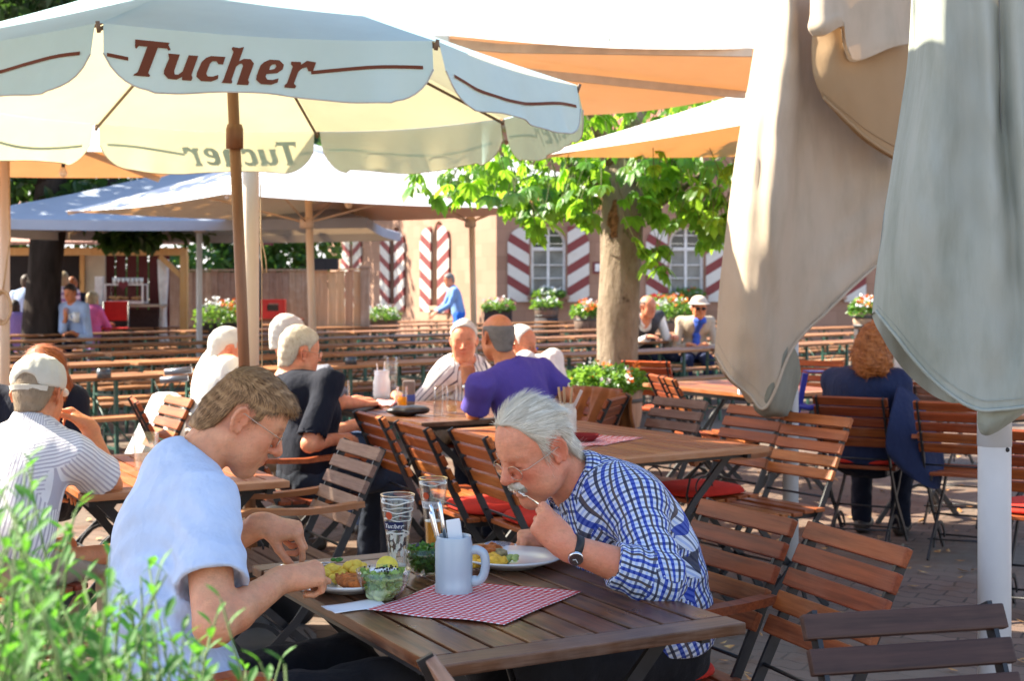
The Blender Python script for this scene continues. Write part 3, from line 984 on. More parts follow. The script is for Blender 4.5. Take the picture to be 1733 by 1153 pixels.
def build_oldman():
    hp = R(26); hh = unit(V(-.83, -.555, 0)); z = V(0, 0, 1)
    J = dict(pelvis=(.37, 3.76, .57), waist=(.36, 3.75, .72), chest=(.30, 3.72, .85), neck=(.185, 3.70, .965),
             shL=(.305, 3.545, .945), shR=(.15, 3.90, .925),
             head=tuple(Q(908, 759, 3.62)), hf=hh * math.cos(hp) - z * math.sin(hp), hu=hh * math.sin(hp) + z * math.cos(hp),
             elL=(.352, 3.36, .795), wrL=(.122, 3.32, .886), hdL=(-.68, .06, .70), hzL=(-.30, -.85, .28),
             elR=(.27, 4.06, .80), wrR=(.105, 3.90, .806), hdR=(-.93, -.30, -.02), hzR=(0, -.25, .97),
             hem=(.40, 3.76, .56))
    pel = V(*J['pelvis'])
    for k, s in (('L', -1), ('R', 1)):
        J['hip' + k] = pel + E2 * .09 * s + V(0, 0, -.03); J['kn' + k] = pel - E1 * .42 + E2 * s * .14; J['an' + k] = pel * V(1, 1, 0) - E1 * .32 + E2 * s * .14 + V(0, 0, .08)
    J['toe'] = -E1
    o = dict(w=1.12, belly=.05, sleeve=1.50, neckw=1.1, mouth=.010, jowl=.004, hs=1.05, cran=.92, nose=1.2,
             handL=dict(s=.93, curls=[(52, 62, 35), (68, 70, 40), (76, 74, 40), (82, 74, 40)], thumb=(12, 12, 20), tadd=(.45, -.75)),
             handR=dict(s=.95, curls=[(55, 68, 40), (66, 70, 40), (72, 72, 40), (76, 72, 40)], thumb=(16, 16, 18), tadd=(.6, -.35)), arm=1.12, blush=.6, brow=.0, neckline=.066, loose=.006, wrinkle=.004, seed=9,
             folds=[((.36, 3.45, .86), (.2, .3, 1), .05, .10, .006), ((.30, 3.33, .82), (1, 0, .3), .045, .09, .005), ((.42, 3.62, .70), (.4, 0, 1), .06, .13, .005), ((.27, 3.6, .8), (1, .3, .4), .06, .1, .004)])
    def mask(L, N):
        return np.ones(len(L))
    def flow(L):
        f = np.zeros_like(L)
        topw = smoothstep(L[:, 2], .02, .09)
        f[:, 0] = -.9 * topw - .55 * (1 - topw); f[:, 1] = np.sign(L[:, 1]) * .35 * topw; f[:, 2] = -(1 - topw) * .9 - .15
        return f
    hair = dict(thick=.008, top=.004, res=.0034, amp=.0042, freq=70, str=(.28, 1, .6), n=12000, len=.050, wid=.0015, flow=flow, mask=mask, lift=.045, bend=.8, jit=.06,
                line=([-.13, -.085, -.06, -.044, -.036, -.016, .010, .016, .030, .034, .046, .058, .072, .084, .10],
                      [-.068, -.066, -.045, -.015, .034, .048, .042, -.012, -.006, .044, .070, .094, .104, .108, .13]))
    b, HM, org = figure('white-haired man in a blue checked shirt lifting a fork to his mouth', J, o, PLAID, DARKT, SKIN_B, HAIR_GREY, hair, res=.0038, cres=.0052)
    glasses(b, HM, org, 1.03, rnd=.022, hy=-.010)
    mw = (HM @ np.append(V(.094, .004, -.066) * 1.03, 1))[:3]
    b['grip'] = [float(x) for x in PINCH['L']] + [float(x) for x in PINCH['Rpalm']] + [float(x) for x in mw]
    og_ = org
    # moustache and eyebrows
    s = 1.03
    X = []; F = []
    rg = np.random.default_rng(4); n = 900
    for i in range(n):
        y = rg.uniform(-1, 1); y = np.sign(y) * abs(y) ** .8 * .030
        p = V(.101 - abs(y) * .42 + rg.uniform(-.004, .004), y, -.0445 - abs(y) * .22 + rg.uniform(-.007, .003))
        d = V(.35, np.sign(y) * (.35 + abs(y) * 12), -.9) + rg.normal(size=3) * .22; d = unit(d); L = .013 * rg.uniform(.6, 1.3)
        sd = unit(np.cross(d, V(1, 0, 0))) * .0009
        e = p + d * L + V(-.001, 0, 0)
        k = len(X); X += [p - sd, p + sd, e + sd * .3, e - sd * .3]; F.append((k, k + 1, k + 2, k + 3))
    ms = Sdf()
    for y in (-1, 1):
        ms.chain([V(.101, y * .002, -.046), V(.0965, y * .016, -.0495), V(.086, y * .031, -.056)], [.0085, .0085, .005], .006)
    mv, mq = sdf_mesh(ms, .0025, lambda P: .0012 * vnoise(P, 500, 3), amp=.002)
    mv = np.concatenate([mv, np.array(X)]); mq = np.concatenate([mq, np.array(F) + len(mv) - len(X)])
    mv = (mv * s) @ HM[:3, :3].T + HM[:3, 3]
    np_mesh('moustache', mv, mq, HAIR_GREY, b, True, org=org)
    X = []; F = []
    for i in range(420):
        sg = rg.choice((-1, 1)); t = rg.uniform(0, 1)
        p = V(.0935 - t * .019, sg * (.013 + t * .036), .0225 + .004 * math.sin(t * 3) + rg.uniform(-.003, .003))
        d = unit(V(.5, sg * .9, .15) + rg.normal(size=3) * .3); L = .009 * rg.uniform(.6, 1.3); sd = unit(np.cross(d, V(1, 0, 0))) * .0006
        k = len(X); e = p + d * L; X += [p - sd, p + sd, e + sd * .3, e - sd * .3]; F.append((k, k + 1, k + 2, k + 3))
    ev = (np.array(X) * s) @ HM[:3, :3].T + HM[:3, 3]
    np_mesh('eyebrows', ev, F, HAIR_GREY, b, True, org=org)
    # open mouth: dark inside and lower teeth line
    mo = MB(); c = (HM @ np.append(V(.074, 0, -.066) * s, 1))[:3] - org
    mo.ball(c, .017 * s, 8, (1, 1.1, .75)); mo.build('mouth_inside', plain('mouth_dark', (.05, .012, .012), .5), b)
    # turned-down collar
    nk = unit(V(*J['head']) - V(*J['neck'])); lat = unit(V(*J['shL']) - V(*J['shR'])); fw = unit(np.cross(lat, nk)); c0 = V(*J['neck']) + nk * .036 + fw * .006
    vs = []; fs = []; uv = []; nA = 44; nR = 9
    for i in range(nA + 1):
        u = i / nA * 2 - 1; th = R(158) * u; dr = -math.cos(th) * fw + math.sin(th) * lat; fr_ = (1 - math.cos(th)) / 2
        for j in range(nR + 1):
            q = j / nR
            if q < .4: rr = .070 + .004 * q; hh = -.018 + (.052 - .018 * fr_) * (q / .4)
            else:
                w = (q - .4) / .6; rr = .0735 + .030 * math.sin(w * 1.3) * (1 + .25 * fr_); hh = .034 - .018 * fr_ - (.046 + .030 * fr_ ** 3) * w + .006 * math.sin(w * 3.1)
            vs.append(c0 + dr * rr * (1.0 + .05 * fr_) + nk * hh - og_); uv.append((th * .08, q * .11))
    for i in range(nA):
        for j in range(nR): k = i * (nR + 1) + j; fs.append((k, k + nR + 1, k + nR + 2, k + 1))
    co_ = np_mesh('collar', np.array(vs), np.array(fs), PLAID, b, True, uv=np.array([[uv[k] for k in f] for f in fs]))
    md = co_.modifiers.new('thickness', 'SOLIDIFY'); md.thickness = .0025
    # wristwatch
    w = V(*J['wrL']); e = V(*J['elL']); ax = unit(e - w); c = w + ax * .028
    zz = unit(V(-.05, -.9, -.35) - ax * (V(-.05, -.9, -.35) @ ax)); yy = np.cross(ax, zz)
    wb = MB(); ring = []
    for i in range(25):
        a = 2 * math.pi * i / 24
        ring.append(Vector(c - org + (zz * math.cos(a) + yy * math.sin(a)) * .0325))
    pts = ring
    vs = []; fs = []
    for i in range(24):
        a = 2 * math.pi * i / 24; rd = zz * math.cos(a) + yy * math.sin(a)
        for (h, rr) in ((-.0095, .0318), (.0095, .0318), (.0095, .0348), (-.0095, .0348)):
            vs.append(c - org + ax * h + rd * rr)
    for i in range(24):
        j = (i + 1) % 24
        for k in range(4):
            fs.append((i * 4 + k, i * 4 + (k + 1) % 4, j * 4 + (k + 1) % 4, j * 4 + k))
    wb.add(vs, fs, True)
    wob = wb.build('wristwatch', plain('black_leather_strap', (.02, .018, .017), .5), b)
    Mw = np.eye(4); Mw[:3, 0] = ax; Mw[:3, 1] = yy; Mw[:3, 2] = zz; Mw[:3, 3] = c - org + zz * .034
    Mw = Matrix(Mw.tolist())
    cs = MB(); cs.lathe([(.0165, -.002), (.0185, .0), (.0185, .006), (.0165, .0085), (.0150, .0085)], n=24); cs.xf(Mw); cs.build('watch_case', plain('polished_steel', (.72, .72, .72), .18, .5, 1.0, .03), wob)
    cs = MB(); cs.lathe([(.0001, .0080), (.0148, .0080)], n=24); cs.xf(Mw); cs.build('watch_dial', plain('black_dial', (.012, .012, .014), .2), wob)
    hn = MB()
    for ang, L in ((40, .010), (150, .0075)):
        hn.box((math.cos(R(ang)) * L / 2, math.sin(R(ang)) * L / 2, .0088), (L, .0014, .0006), Matrix.Rotation(R(ang), 3, 'Z'))
    for v_ in range(len(hn.v)): pass
    hn = MB()
    for ang, L in ((40, .010), (150, .0075)):
        m = Matrix.Translation((math.cos(R(ang)) * L / 2, math.sin(R(ang)) * L / 2, .0090)) @ Matrix.Rotation(R(ang), 4, 'Z')
        k = len(hn.v); hn.box((0, 0, 0), (L, .0014, .0006)); hn.xf(m, k)
    hn.xf(Mw); hn.build('watch_hand', plain('white_paint', (.75, .75, .73), .4), wob)
    return b
BOY = build_boy()
OLD = build_oldman()
# ---------------------------------------------------------------- furniture
STEEL = plain('black_painted_steel', (.018, .018, .02), .42, .45, 0, .3, 20)
GREENSTEEL = plain('green_painted_steel', (.022, .085, .062), .45, .45, 0, .35, 15)
W_ORANGE = wood('wood_orange', (.19, .042, .009), (.40, .110, .024), (.38, .19, .10), .20, 'y', .40)
W_BROWN = wood('wood_brown', (.12, .024, .007), (.31, .070, .018), (.30, .13, .07), .24, 'y', .42)
W_DARK = wood('wood_dark', (.035, .018, .013), (.075, .036, .025), (.10, .06, .045), .25, 'y', .45, rnd=.1)
W_GREY = wood('wood_grey', (.13, .065, .042), (.25, .14, .095), (.32, .23, .18), .4, 'y', .55)
W_RED = wood('wood_red', (.30, .05, .014), (.46, .085, .022), (.4, .14, .08), .2, 'y', .4)
W_TABLE = wood('wood_table_worn', (.028, .011, .006), (.19, .068, .022), (.26, .16, .095), .32, 'y', .28, rnd=.05)
W_TABLE2 = wood('wood_table_warm', (.19, .055, .014), (.35, .115, .032), (.36, .19, .10), .28, 'y', .36, rnd=.08)
W_BEER = wood('wood_beer_bench', (.16, .062, .022), (.40, .175, .065), (.34, .20, .12), .3, 'x', .5, rnd=.34)
W_ARM = wood('wood_arm', (.26, .085, .028), (.43, .17, .062), (.42, .25, .15), .3, 'x', .4)
RED_PAD = plain('red_cushion_cloth', (.50, .028, .016), .85, .2, 0, .12, 12, .3, 300)
CH_Z = .87
SUFFIX = {}

def chair_parts(root, wd, arms=True, slats=5, armm=None):
    w = .42; yl = .185
    fr = MB()
    for y in (-yl, yl):
        # back upright running on down to the front foot, slightly bowed
        fr.tube([(-.395, y, .872), (-.335, y, .75), (-.27, y, .60), (-.19, y, .44), (-.05, y, .25), (.12, y, .09), (.205, y, .0)], .01, flat=(.010, .030))
        y2 = y * .86
        fr.tube([(.19, y2, .445), (.09, y2, .33), (-.04, y2, .21), (-.17, y2, .10), (-.27, y2, .0)], .01, flat=(.010, .028))
        fr.tube([(-.20, y2, .437), (.20, y2, .437)], .01, flat=(.010, .026))
        arc = [(.02 + .13 * math.cos(R(a)) - .02, y2, .02 + .15 * math.sin(R(a))) for a in range(20, 171, 15)]
        fr.tube(arc, .007, flat=(.008, .018))
        if arms:
            fr.tube([(.19, y2, .43), (.235, y * 1.06, .50), (.225, y * 1.12, .58), (.16, y * 1.14, .645)], .006, 6)
            fr.tube([(-.31, y, .665), (-.26, y * 1.14, .665)], .006, 6)
            ring = [(.13 + .05 * math.cos(R(a)), y * 1.06, .53 + .05 * math.sin(R(a))) for a in range(-60, 200, 20)]
            fr.tube(ring, .004, 6)
    fr.tube([(-.02, -yl, .22), (-.02, yl, .22)], .0055, 6)
    fr.tube([(.13, -yl, .08), (.13, yl, .08)], .0055, 6)
    fr.tube([(-.215, -yl, .09 + .03), (-.215 + .05, yl, .10)], .0055, 6)
    fr.tube([(-.225, -yl, .515), (-.225, yl, .515)], .0055, 6)
    fr.build('frame', STEEL, root)
    b = MB()
    for i in range(slats):
        t = i / (slats - 1)
        x = -.388 + t * .118; z = CH_Z - .022 - t * .236
        sl = math.atan2(.118, .236)
        rot = Matrix.Rotation(sl * -1, 3, 'Y')
        b.box((x + .014, 0, z), (.021, w + random.uniform(-.004, .004), .050 + random.uniform(-.002, .002)), rot, .004)
    b.build('backrest', wd, root)
    s = MB()
    for i in range(6):
        s.box((-.175 + i * .072, 0, .462 - (.008 if i in (2, 3) else 0)), (.058, w, .019), None, .004)
    s.build('seat', wd, root)
    if arms:
        for y in (-yl, yl):
            a = MB()
            pts = [(-.30, y * 1.16, .672), (-.20, y * 1.18, .664), (-.08, y * 1.2, .660), (.05, y * 1.2, .668), (.14, y * 1.2, .676), (.20, y * 1.2, .664), (.225, y * 1.2, .645)]
            a.tube(pts, .01, flat=(.046, .022))
            a.build('armrest', armm or W_ARM, root)

PROTO = {}
def chair(label, px, py, face, kind='brown', arms=True, cushion=None, zt=CH_Z, slats=5, base=None, group='slatted folding chairs'):
    if base is None:
        p = G(px, py, zt)
        a = R(face); p = Vector((p.x + .39 * math.cos(a), p.y + .39 * math.sin(a), 0))
    else: p = Vector(base)
    key = (kind, arms, slats)
    if key not in PROTO:
        r = thing('folding_chair', label, 'chair', p, R(face), group)
        wd = {'brown': W_BROWN, 'orange': W_ORANGE, 'dark': W_DARK, 'grey': W_GREY, 'red': W_RED}[kind]
        chair_parts(r, wd, arms, slats, W_BROWN if kind in ('brown', 'dark') else None)
        PROTO[key] = r
    else:
        r = copy_tree(PROTO[key]); r.location = p; r.rotation_euler = (0, 0, R(face))
        tag(r, label)
    if cushion:
        c = MB(); prof = []
        m = Matrix.Translation(p) @ Matrix.Rotation(R(face), 4, 'Z')
        vs = []; n = 28
        for (k, z) in ((.86, .474), (1.0, .482), (1.0, .492), (.93, .508), (.55, .516), (.0, .512)):
            for i in range(n):
                t = 2 * math.pi * i / n; ct, st = math.cos(t), math.sin(t)
                e = .55
                x = .02 + .205 * k * abs(ct) ** e * (1 if ct > 0 else -1); y = .20 * k * abs(st) ** e * (1 if st > 0 else -1)
                vs.append((x, y, z))
        fs = []
        for i in range(5):
            for k in range(n): fs.append((i * n + k, i * n + (k + 1) % n, (i + 1) * n + (k + 1) % n, (i + 1) * n + k))
        fs.append(tuple(range(n - 1, -1, -1)))
        c.add(vs, fs, True); c.xf(m)
        o = c.build('seat_cushion', RED_PAD); tag(o, cushion, 'cushion', 'red seat cushions')
    return r

def garden_table(label, corner, ang, L, W, mat, z=.76, group=None, slat_n=11):
    """corner = near corner on the ground, length L along ang+90 (local y), width W along ang (local x)"""
    r = thing('garden_table', label, 'table', (corner[0], corner[1], 0), ang, group)
    t = MB(); th = .026; zz = z - th / 2; e = .075
    t.box((W / 2, e / 2, zz), (W, e, th), None, .004); t.build('end_board', W_ENDS.get(mat.name, mat), r)
    t = MB(); t.box((W / 2, L - e / 2, zz), (W, e, th), None, .004); t.build('end_board', W_ENDS.get(mat.name, mat), r)
    t = MB()
    g = .009; pitch = W / slat_n
    for i in range(slat_n):
        t.box((pitch * (i + .5), L / 2, zz - .0006), (pitch - g, L - 2 * e - .006, th), None, .003)
    t.build('tabletop', mat, r)
    a = MB()
    for x in (.05, W - .05): a.box((x, L / 2, z - th - .016), (.022, L - .16, .030))
    for y in (.12, L - .12): a.box((W / 2, y, z - th - .016), (W - .09, .022, .028))
    a.build('apron', STEEL, r)
    for y in (.16, L - .16):
        m = MB()
        for k, (x0, x1) in enumerate(((.09, W - .06), (W - .09, .06))):
            yy = y + (.012 if k else -.012)
            pts = [(x0, yy, z - th - .02), (x0 * .7 + x1 * .3, yy, .52), (x0 * .35 + x1 * .65, yy, .24), (x1, yy, 0)]
            m.tube(pts, .01, flat=(.012, .034))
        s = .10 if y < L / 2 else -.10
        m.tube([(W / 2, y, .36), (W / 2, y + s * .6, .38), (W / 2, y + s * 3, z - th - .03)], .008, 6)
        arc = [(W / 2 + .2 * math.cos(R(q)), y, .02 + .2 * math.sin(R(q))) for q in range(15, 166, 15)]
        m.tube(arc, .006, flat=(.008, .02))
        m.build('leg', STEEL, r)
    return r
W_ENDS = {'wood_table_worn': wood('wood_table_worn_ends', (.042, .019, .011), (.16, .066, .028), (.27, .18, .13), .36, 'x', .36, rnd=.05),
          'wood_table_warm': wood('wood_table_warm_ends', (.24, .09, .036), (.42, .18, .075), (.42, .26, .16), .3, 'x', .36, rnd=.05)}

def beer_set():
    L = 2.2
    t = thing('beer_table', '', 'table', (0, 0, 0), 0, 'beer tables set out in rows')
    m = MB()
    for k in (-.125, .125): m.box((0, k, .76 - .014), (L, .247, .028), None, .004)
    m.build('tabletop', W_BEER, t)
    for x in (-.72, .72):
        f = MB()
        for y in (-.20, .20):
            f.tube([(x, y * .9, .73), (x, y, .0)], .01, flat=(.028, .028))
        f.tube([(x, -.19, .18), (x, .19, .18)], .01, flat=(.024, .02)); f.tube([(x, -.18, .60), (x, .18, .60)], .01, flat=(.024, .02))
        s = -1 if x > 0 else 1
        for y in (-.15, .15): f.tube([(x, y, .40), (x + s * .30, y * .6, .73)], .007, 6)
        f.tube([(x, -.19, .20), (x, .19, .58)], .006, 6); f.tube([(x, .19, .20), (x, -.19, .58)], .006, 6)
        f.build('leg', GREENSTEEL, t)
    b = thing('beer_bench', '', 'bench', (0, 0, 0), 0, 'beer benches set out in rows')
    m = MB(); m.box((0, 0, .48 - .014), (L, .25, .028), None, .004); m.build('seat', W_BEER, b)
    for x in (-.75, .75):
        f = MB()
        for y in (-.10, .10): f.tube([(x, y * .8, .455), (x, y * 1.2, .0)], .01, flat=(.026, .026))
        f.tube([(x, -.11, .14), (x, .11, .14)], .01, flat=(.022, .018))
        s = -1 if x > 0 else 1
        f.tube([(x, 0, .16), (x + s * .26, 0, .455)], .007, 6)
        f.build('leg', GREENSTEEL, b)
    return t, b
# ---------------------------------------------------------------- parasols
def canvas(name, col, tcol, transl=.45, rough=.8, stain=None):
    t = NT(name); v = t.coord()
    n = t.noise(v, 2.2, 5, .6)
    c = t.ramp(n, [(.3, sc(col, .92)), (.7, sc(col, 1.04))])
    if stain:
        s = t.noise(t.coord((3, 3, .7)), 2.6, 5, .65)
        c = t.mix(t.math('MULTIPLY', t.math('SUBTRACT', s, .44, clamp=True), stain[1], clamp=True), c, stain[0])
    t.base(c); t.set(rough=rough, spec=.15)
    tc = t.ramp(n, [(.3, sc(tcol, .9)), (.7, sc(tcol, 1.05))])
    t.bump(t.math('ADD', t.math('MULTIPLY', t.noise(v, 5, 3), 4), t.noise(v, 700, 1)), .25, .006)
    t.translucent(transl, tc)
    return t.m
C_TUCH = canvas('pale_parasol_canvas', (.50, .77, .80), (.84, .71, .40), .29)
C_BIG = canvas('cream_parasol_canvas', (.74, .72, .66), (.84, .30, .055), .19)
C_WHITE = canvas('white_parasol_canvas', (.76, .77, .78), (.84, .40, .13), .17)
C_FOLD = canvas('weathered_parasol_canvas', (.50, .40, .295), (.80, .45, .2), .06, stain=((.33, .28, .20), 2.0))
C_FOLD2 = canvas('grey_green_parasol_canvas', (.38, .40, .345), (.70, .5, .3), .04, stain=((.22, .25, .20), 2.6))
C_TIP = canvas('shade_toned_canvas_tail', (.25, .235, .18), (.5, .35, .2), .03, stain=((.12, .12, .09), 2.5))  # shade on the hanging tail put in as a darker canvas colour
C_SHADE = canvas('shade_toned_parasol_canvas', (.37, .42, .50), (.62, .40, .22), .12)  # tree shade over this canopy is mixed into its blue-grey colour
POLE_W = plain('white_lacquered_pole', (.62, .64, .66), .35, .5, 0, .06, 6)
POLE_C = plain('cream_wood_pole', (.58, .47, .36), .5, .4, 0, .12, 14, .1, 40, stretch=(1, 1, .1))
POLE_B = plain('brown_wood_pole', (.20, .085, .035), .42, .5, 0, .25, 30, .1, 60, stretch=(1, 1, .08))
RIB = plain('pale_rib_wood', (.55, .45, .36), .5, .4, 0, .12, 12)
RIB_D = plain('dark_rib', (.16, .10, .06), .5, .4, 0, .12, 12)
BROWNP = plain('brown_print', (.15, .045, .022), .75, .2, 0, .1, 8)

def canopy_mesh(verts, apex, sag=.04, n=8, val=0.0, scallop=False, seams=True):
    """panels from apex to consecutive edge verts"""
    m = MB(); apex = Vector(apex); N = len(verts); verts = [Vector(v) for v in verts]
    for i in range(N):
        a, b = verts[i], verts[(i + 1) % N]
        vs = []; fs = []
        for r in range(n + 1):
            t = r / n
            for c in range(n + 1):
                s = c / n
                p = apex * (1 - t) + (a * (1 - s) + b * s) * t
                p.z -= sag * math.sin(math.pi * s) * t * t * .6 + sag * math.sin(math.pi * t) * .8
                vs.append(p)
        for r in range(n):
            for c in range(n):
                k = r * (n + 1) + c
                fs.append((k, k + 1, k + n + 2, k + n + 1) if r else (k, k + n + 2, k + n + 1) if c == 0 else (k, k + 1, k + n + 2, k + n + 1))
        m.add(vs, fs, True)
        if val:
            vs = []; fs = []
            for c in range(n + 1):
                s = c / n
                p = a * (1 - s) + b * s; p.z -= sag * math.sin(math.pi * s) * .6
                vs += [p, p - Vector((0, 0, val))]
            for c in range(n): fs.append((2 * c, 2 * c + 1, 2 * c + 3, 2 * c + 2))
            m.add(vs, fs, True)
    return m

def parasol(label, c, verts, z_edge, z_apex, polemat, mat, pole_r=.04, val=.0, sag=.05, lean=(0, 0), ribs=True, ribm=None, ground=0, group=None, zs=None, polexy=None, hub=True):
    r = thing('parasol', label, 'parasol', (c[0], c[1], 0), 0, group)
    c = Vector((c[0], c[1], 0)); px = Vector(polexy) - c.xy if polexy else Vector((0, 0))
    V3 = [Vector((v[0] - c.x, v[1] - c.y, (zs[i] if zs else z_edge))) for i, v in enumerate(verts)]
    ap = Vector((px.x, px.y, z_apex))
    canopy_mesh(V3, ap, sag, 8, val).build('canopy', mat, r)
    p = MB(); p.tube([(px.x - lean[0], px.y - lean[1], ground), (px.x, px.y, z_apex - .03)], pole_r, 16); p.build('pole', polemat, r)
    if not hub: ribs = 2
    h = MB(); h.lathe([(pole_r * 1.05, z_apex - .25), (pole_r * 2.1, z_apex - .24), (pole_r * 2.1, z_apex - .16), (pole_r * 1.05, z_apex - .14)], (px.x, px.y, 0), 14)
    h.build('hub', ribm or RIB, r); h = MB()
    if hub: h.lathe([(pole_r * 1.05, z_apex - .92), (pole_r * 1.9, z_apex - .91), (pole_r * 1.9, z_apex - .82), (pole_r * 1.05, z_apex - .80)], (px.x, px.y, 0), 14)
    if hub: h.build('hub', ribm or RIB, r)
    if ribs:
        for v in V3:
            m = MB(); a = ap + Vector((0, 0, -.10)); e = v + Vector((0, 0, -.025)); e = a + (e - a) * .985
            m.tube([a, a * .5 + e * .5 - Vector((0, 0, .02 + sag * .7)), e], .01, flat=(.028, .045)); rb = m.build('rib', ribm or RIB, r)
            if ribs == 2: continue
            m = MB(); q = a * .48 + e * .52 - Vector((0, 0, sag * .7 + .035)); m.tube([Vector((px.x, px.y, z_apex - .86)), q], .011, 6); m.build('strut', ribm or RIB, rb)
    return r

# lettering outlines, hand drawn heavy italic (x along, y up, em ~ 1)
GLYPH = {
 'T': ([[(.16, .78), (.13, 1.0), (1.02, 1.0), (1.0, .93), (1.08, .80), (1.02, .78), (.98, .83), (.74, .83), (.60, .10), (.66, .04), (.64, 0), (.24, 0), (.25, .04), (.33, .10), (.47, .83), (.25, .83), (.20, .74)]], .90),
 'u': ([[(.10, .62), (.08, .70), (.38, .70), (.30, .24), (.33, .14), (.42, .14), (.52, .24), (.61, .70), (.86, .70), (.76, .16), (.80, .08), (.78, .0), (.54, .0), (.53, .09), (.40, .0), (.18, .0), (.05, .12), (.04, .22), (.12, .56)]], .80),
 'c': ([[(.22, .66), (.34, .72), (.72, .72), (.68, .50), (.56, .50), (.50, .58), (.40, .58), (.34, .50), (.28, .22), (.33, .14), (.46, .14), (.60, .20), (.60, .08), (.44, .0), (.18, .0), (.04, .12), (.04, .24), (.12, .54)]], .66),
 'h': ([[(.14, .96), (.16, 1.02), (.34, 1.0), (.46, 1.04), (.38, .62), (.50, .70), (.68, .70), (.78, .58), (.68, .10), (.72, .04), (.70, -.04), (.40, -.04), (.42, .04), (.50, .50), (.46, .56), (.40, .54), (.32, .46), (.25, .08), (.28, .02), (.26, -.02), (.0, -.02), (.04, .08), (.20, .88)]], .80),
 'e': ([[(.20, .64), (.34, .72), (.60, .72), (.74, .60), (.72, .46), (.58, .34), (.30, .30), (.28, .22), (.34, .14), (.48, .14), (.64, .20), (.63, .08), (.46, .0), (.18, .0), (.04, .12), (.04, .24), (.11, .54)], [(.36, .42), (.50, .46), (.54, .54), (.50, .60), (.42, .58), (.37, .52)]], .76),
 'r': ([[(.12, .62), (.12, .70), (.38, .70), (.40, .62), (.54, .74), (.80, .70), (.74, .44), (.62, .44), (.56, .56), (.44, .52), (.35, .42), (.27, .08), (.34, .02), (.32, -.05), (.02, -.05), (.02, .02), (.08, .08), (.18, .56)]], .70),
}
def lettering(name, word, place, size, mat, parent, grid=.02, shear=.16, thick=0.0, gap=.05):
    """word laid flat as a mesh; place(x,y) maps lettering coords (metres) to a point"""
    cu = bpy.data.curves.new('t', 'CURVE'); cu.dimensions = '2D'; cu.fill_mode = 'BOTH'
    x0 = 0.0
    for ch in word:
        loops, adv = GLYPH[ch]
        for lp in loops:
            sp = cu.splines.new('POLY'); sp.points.add(len(lp) - 1); sp.use_cyclic_u = True
            for i, (x, y) in enumerate(lp): sp.points[i].co = ((x0 + x + y * shear) * size, y * size, 0, 1)
        x0 += adv + gap
    ob = bpy.data.objects.new('t', cu); COL.objects.link(ob)
    me = bpy.data.meshes.new_from_object(ob.evaluated_get(bpy.context.evaluated_depsgraph_get()))
    bpy.data.objects.remove(ob)
    bm = bmesh.new(); bm.from_mesh(me)
    for _ in range(3):
        es = [e for e in bm.edges if e.calc_length() > grid]
        if not es: break
        bmesh.ops.subdivide_edges(bm, edges=es, cuts=1); bmesh.ops.triangulate(bm, faces=bm.faces[:])
    vs = [place(v.co.x, v.co.y) for v in bm.verts]; bm.verts.index_update()
    fs = [[v.index for v in f.verts] for f in bm.faces]; bm.free()
    return mesh_obj(name, vs, fs, mat, parent)
WORD_W = sum(GLYPH[c][1] + .05 for c in 'Tucher') + .06

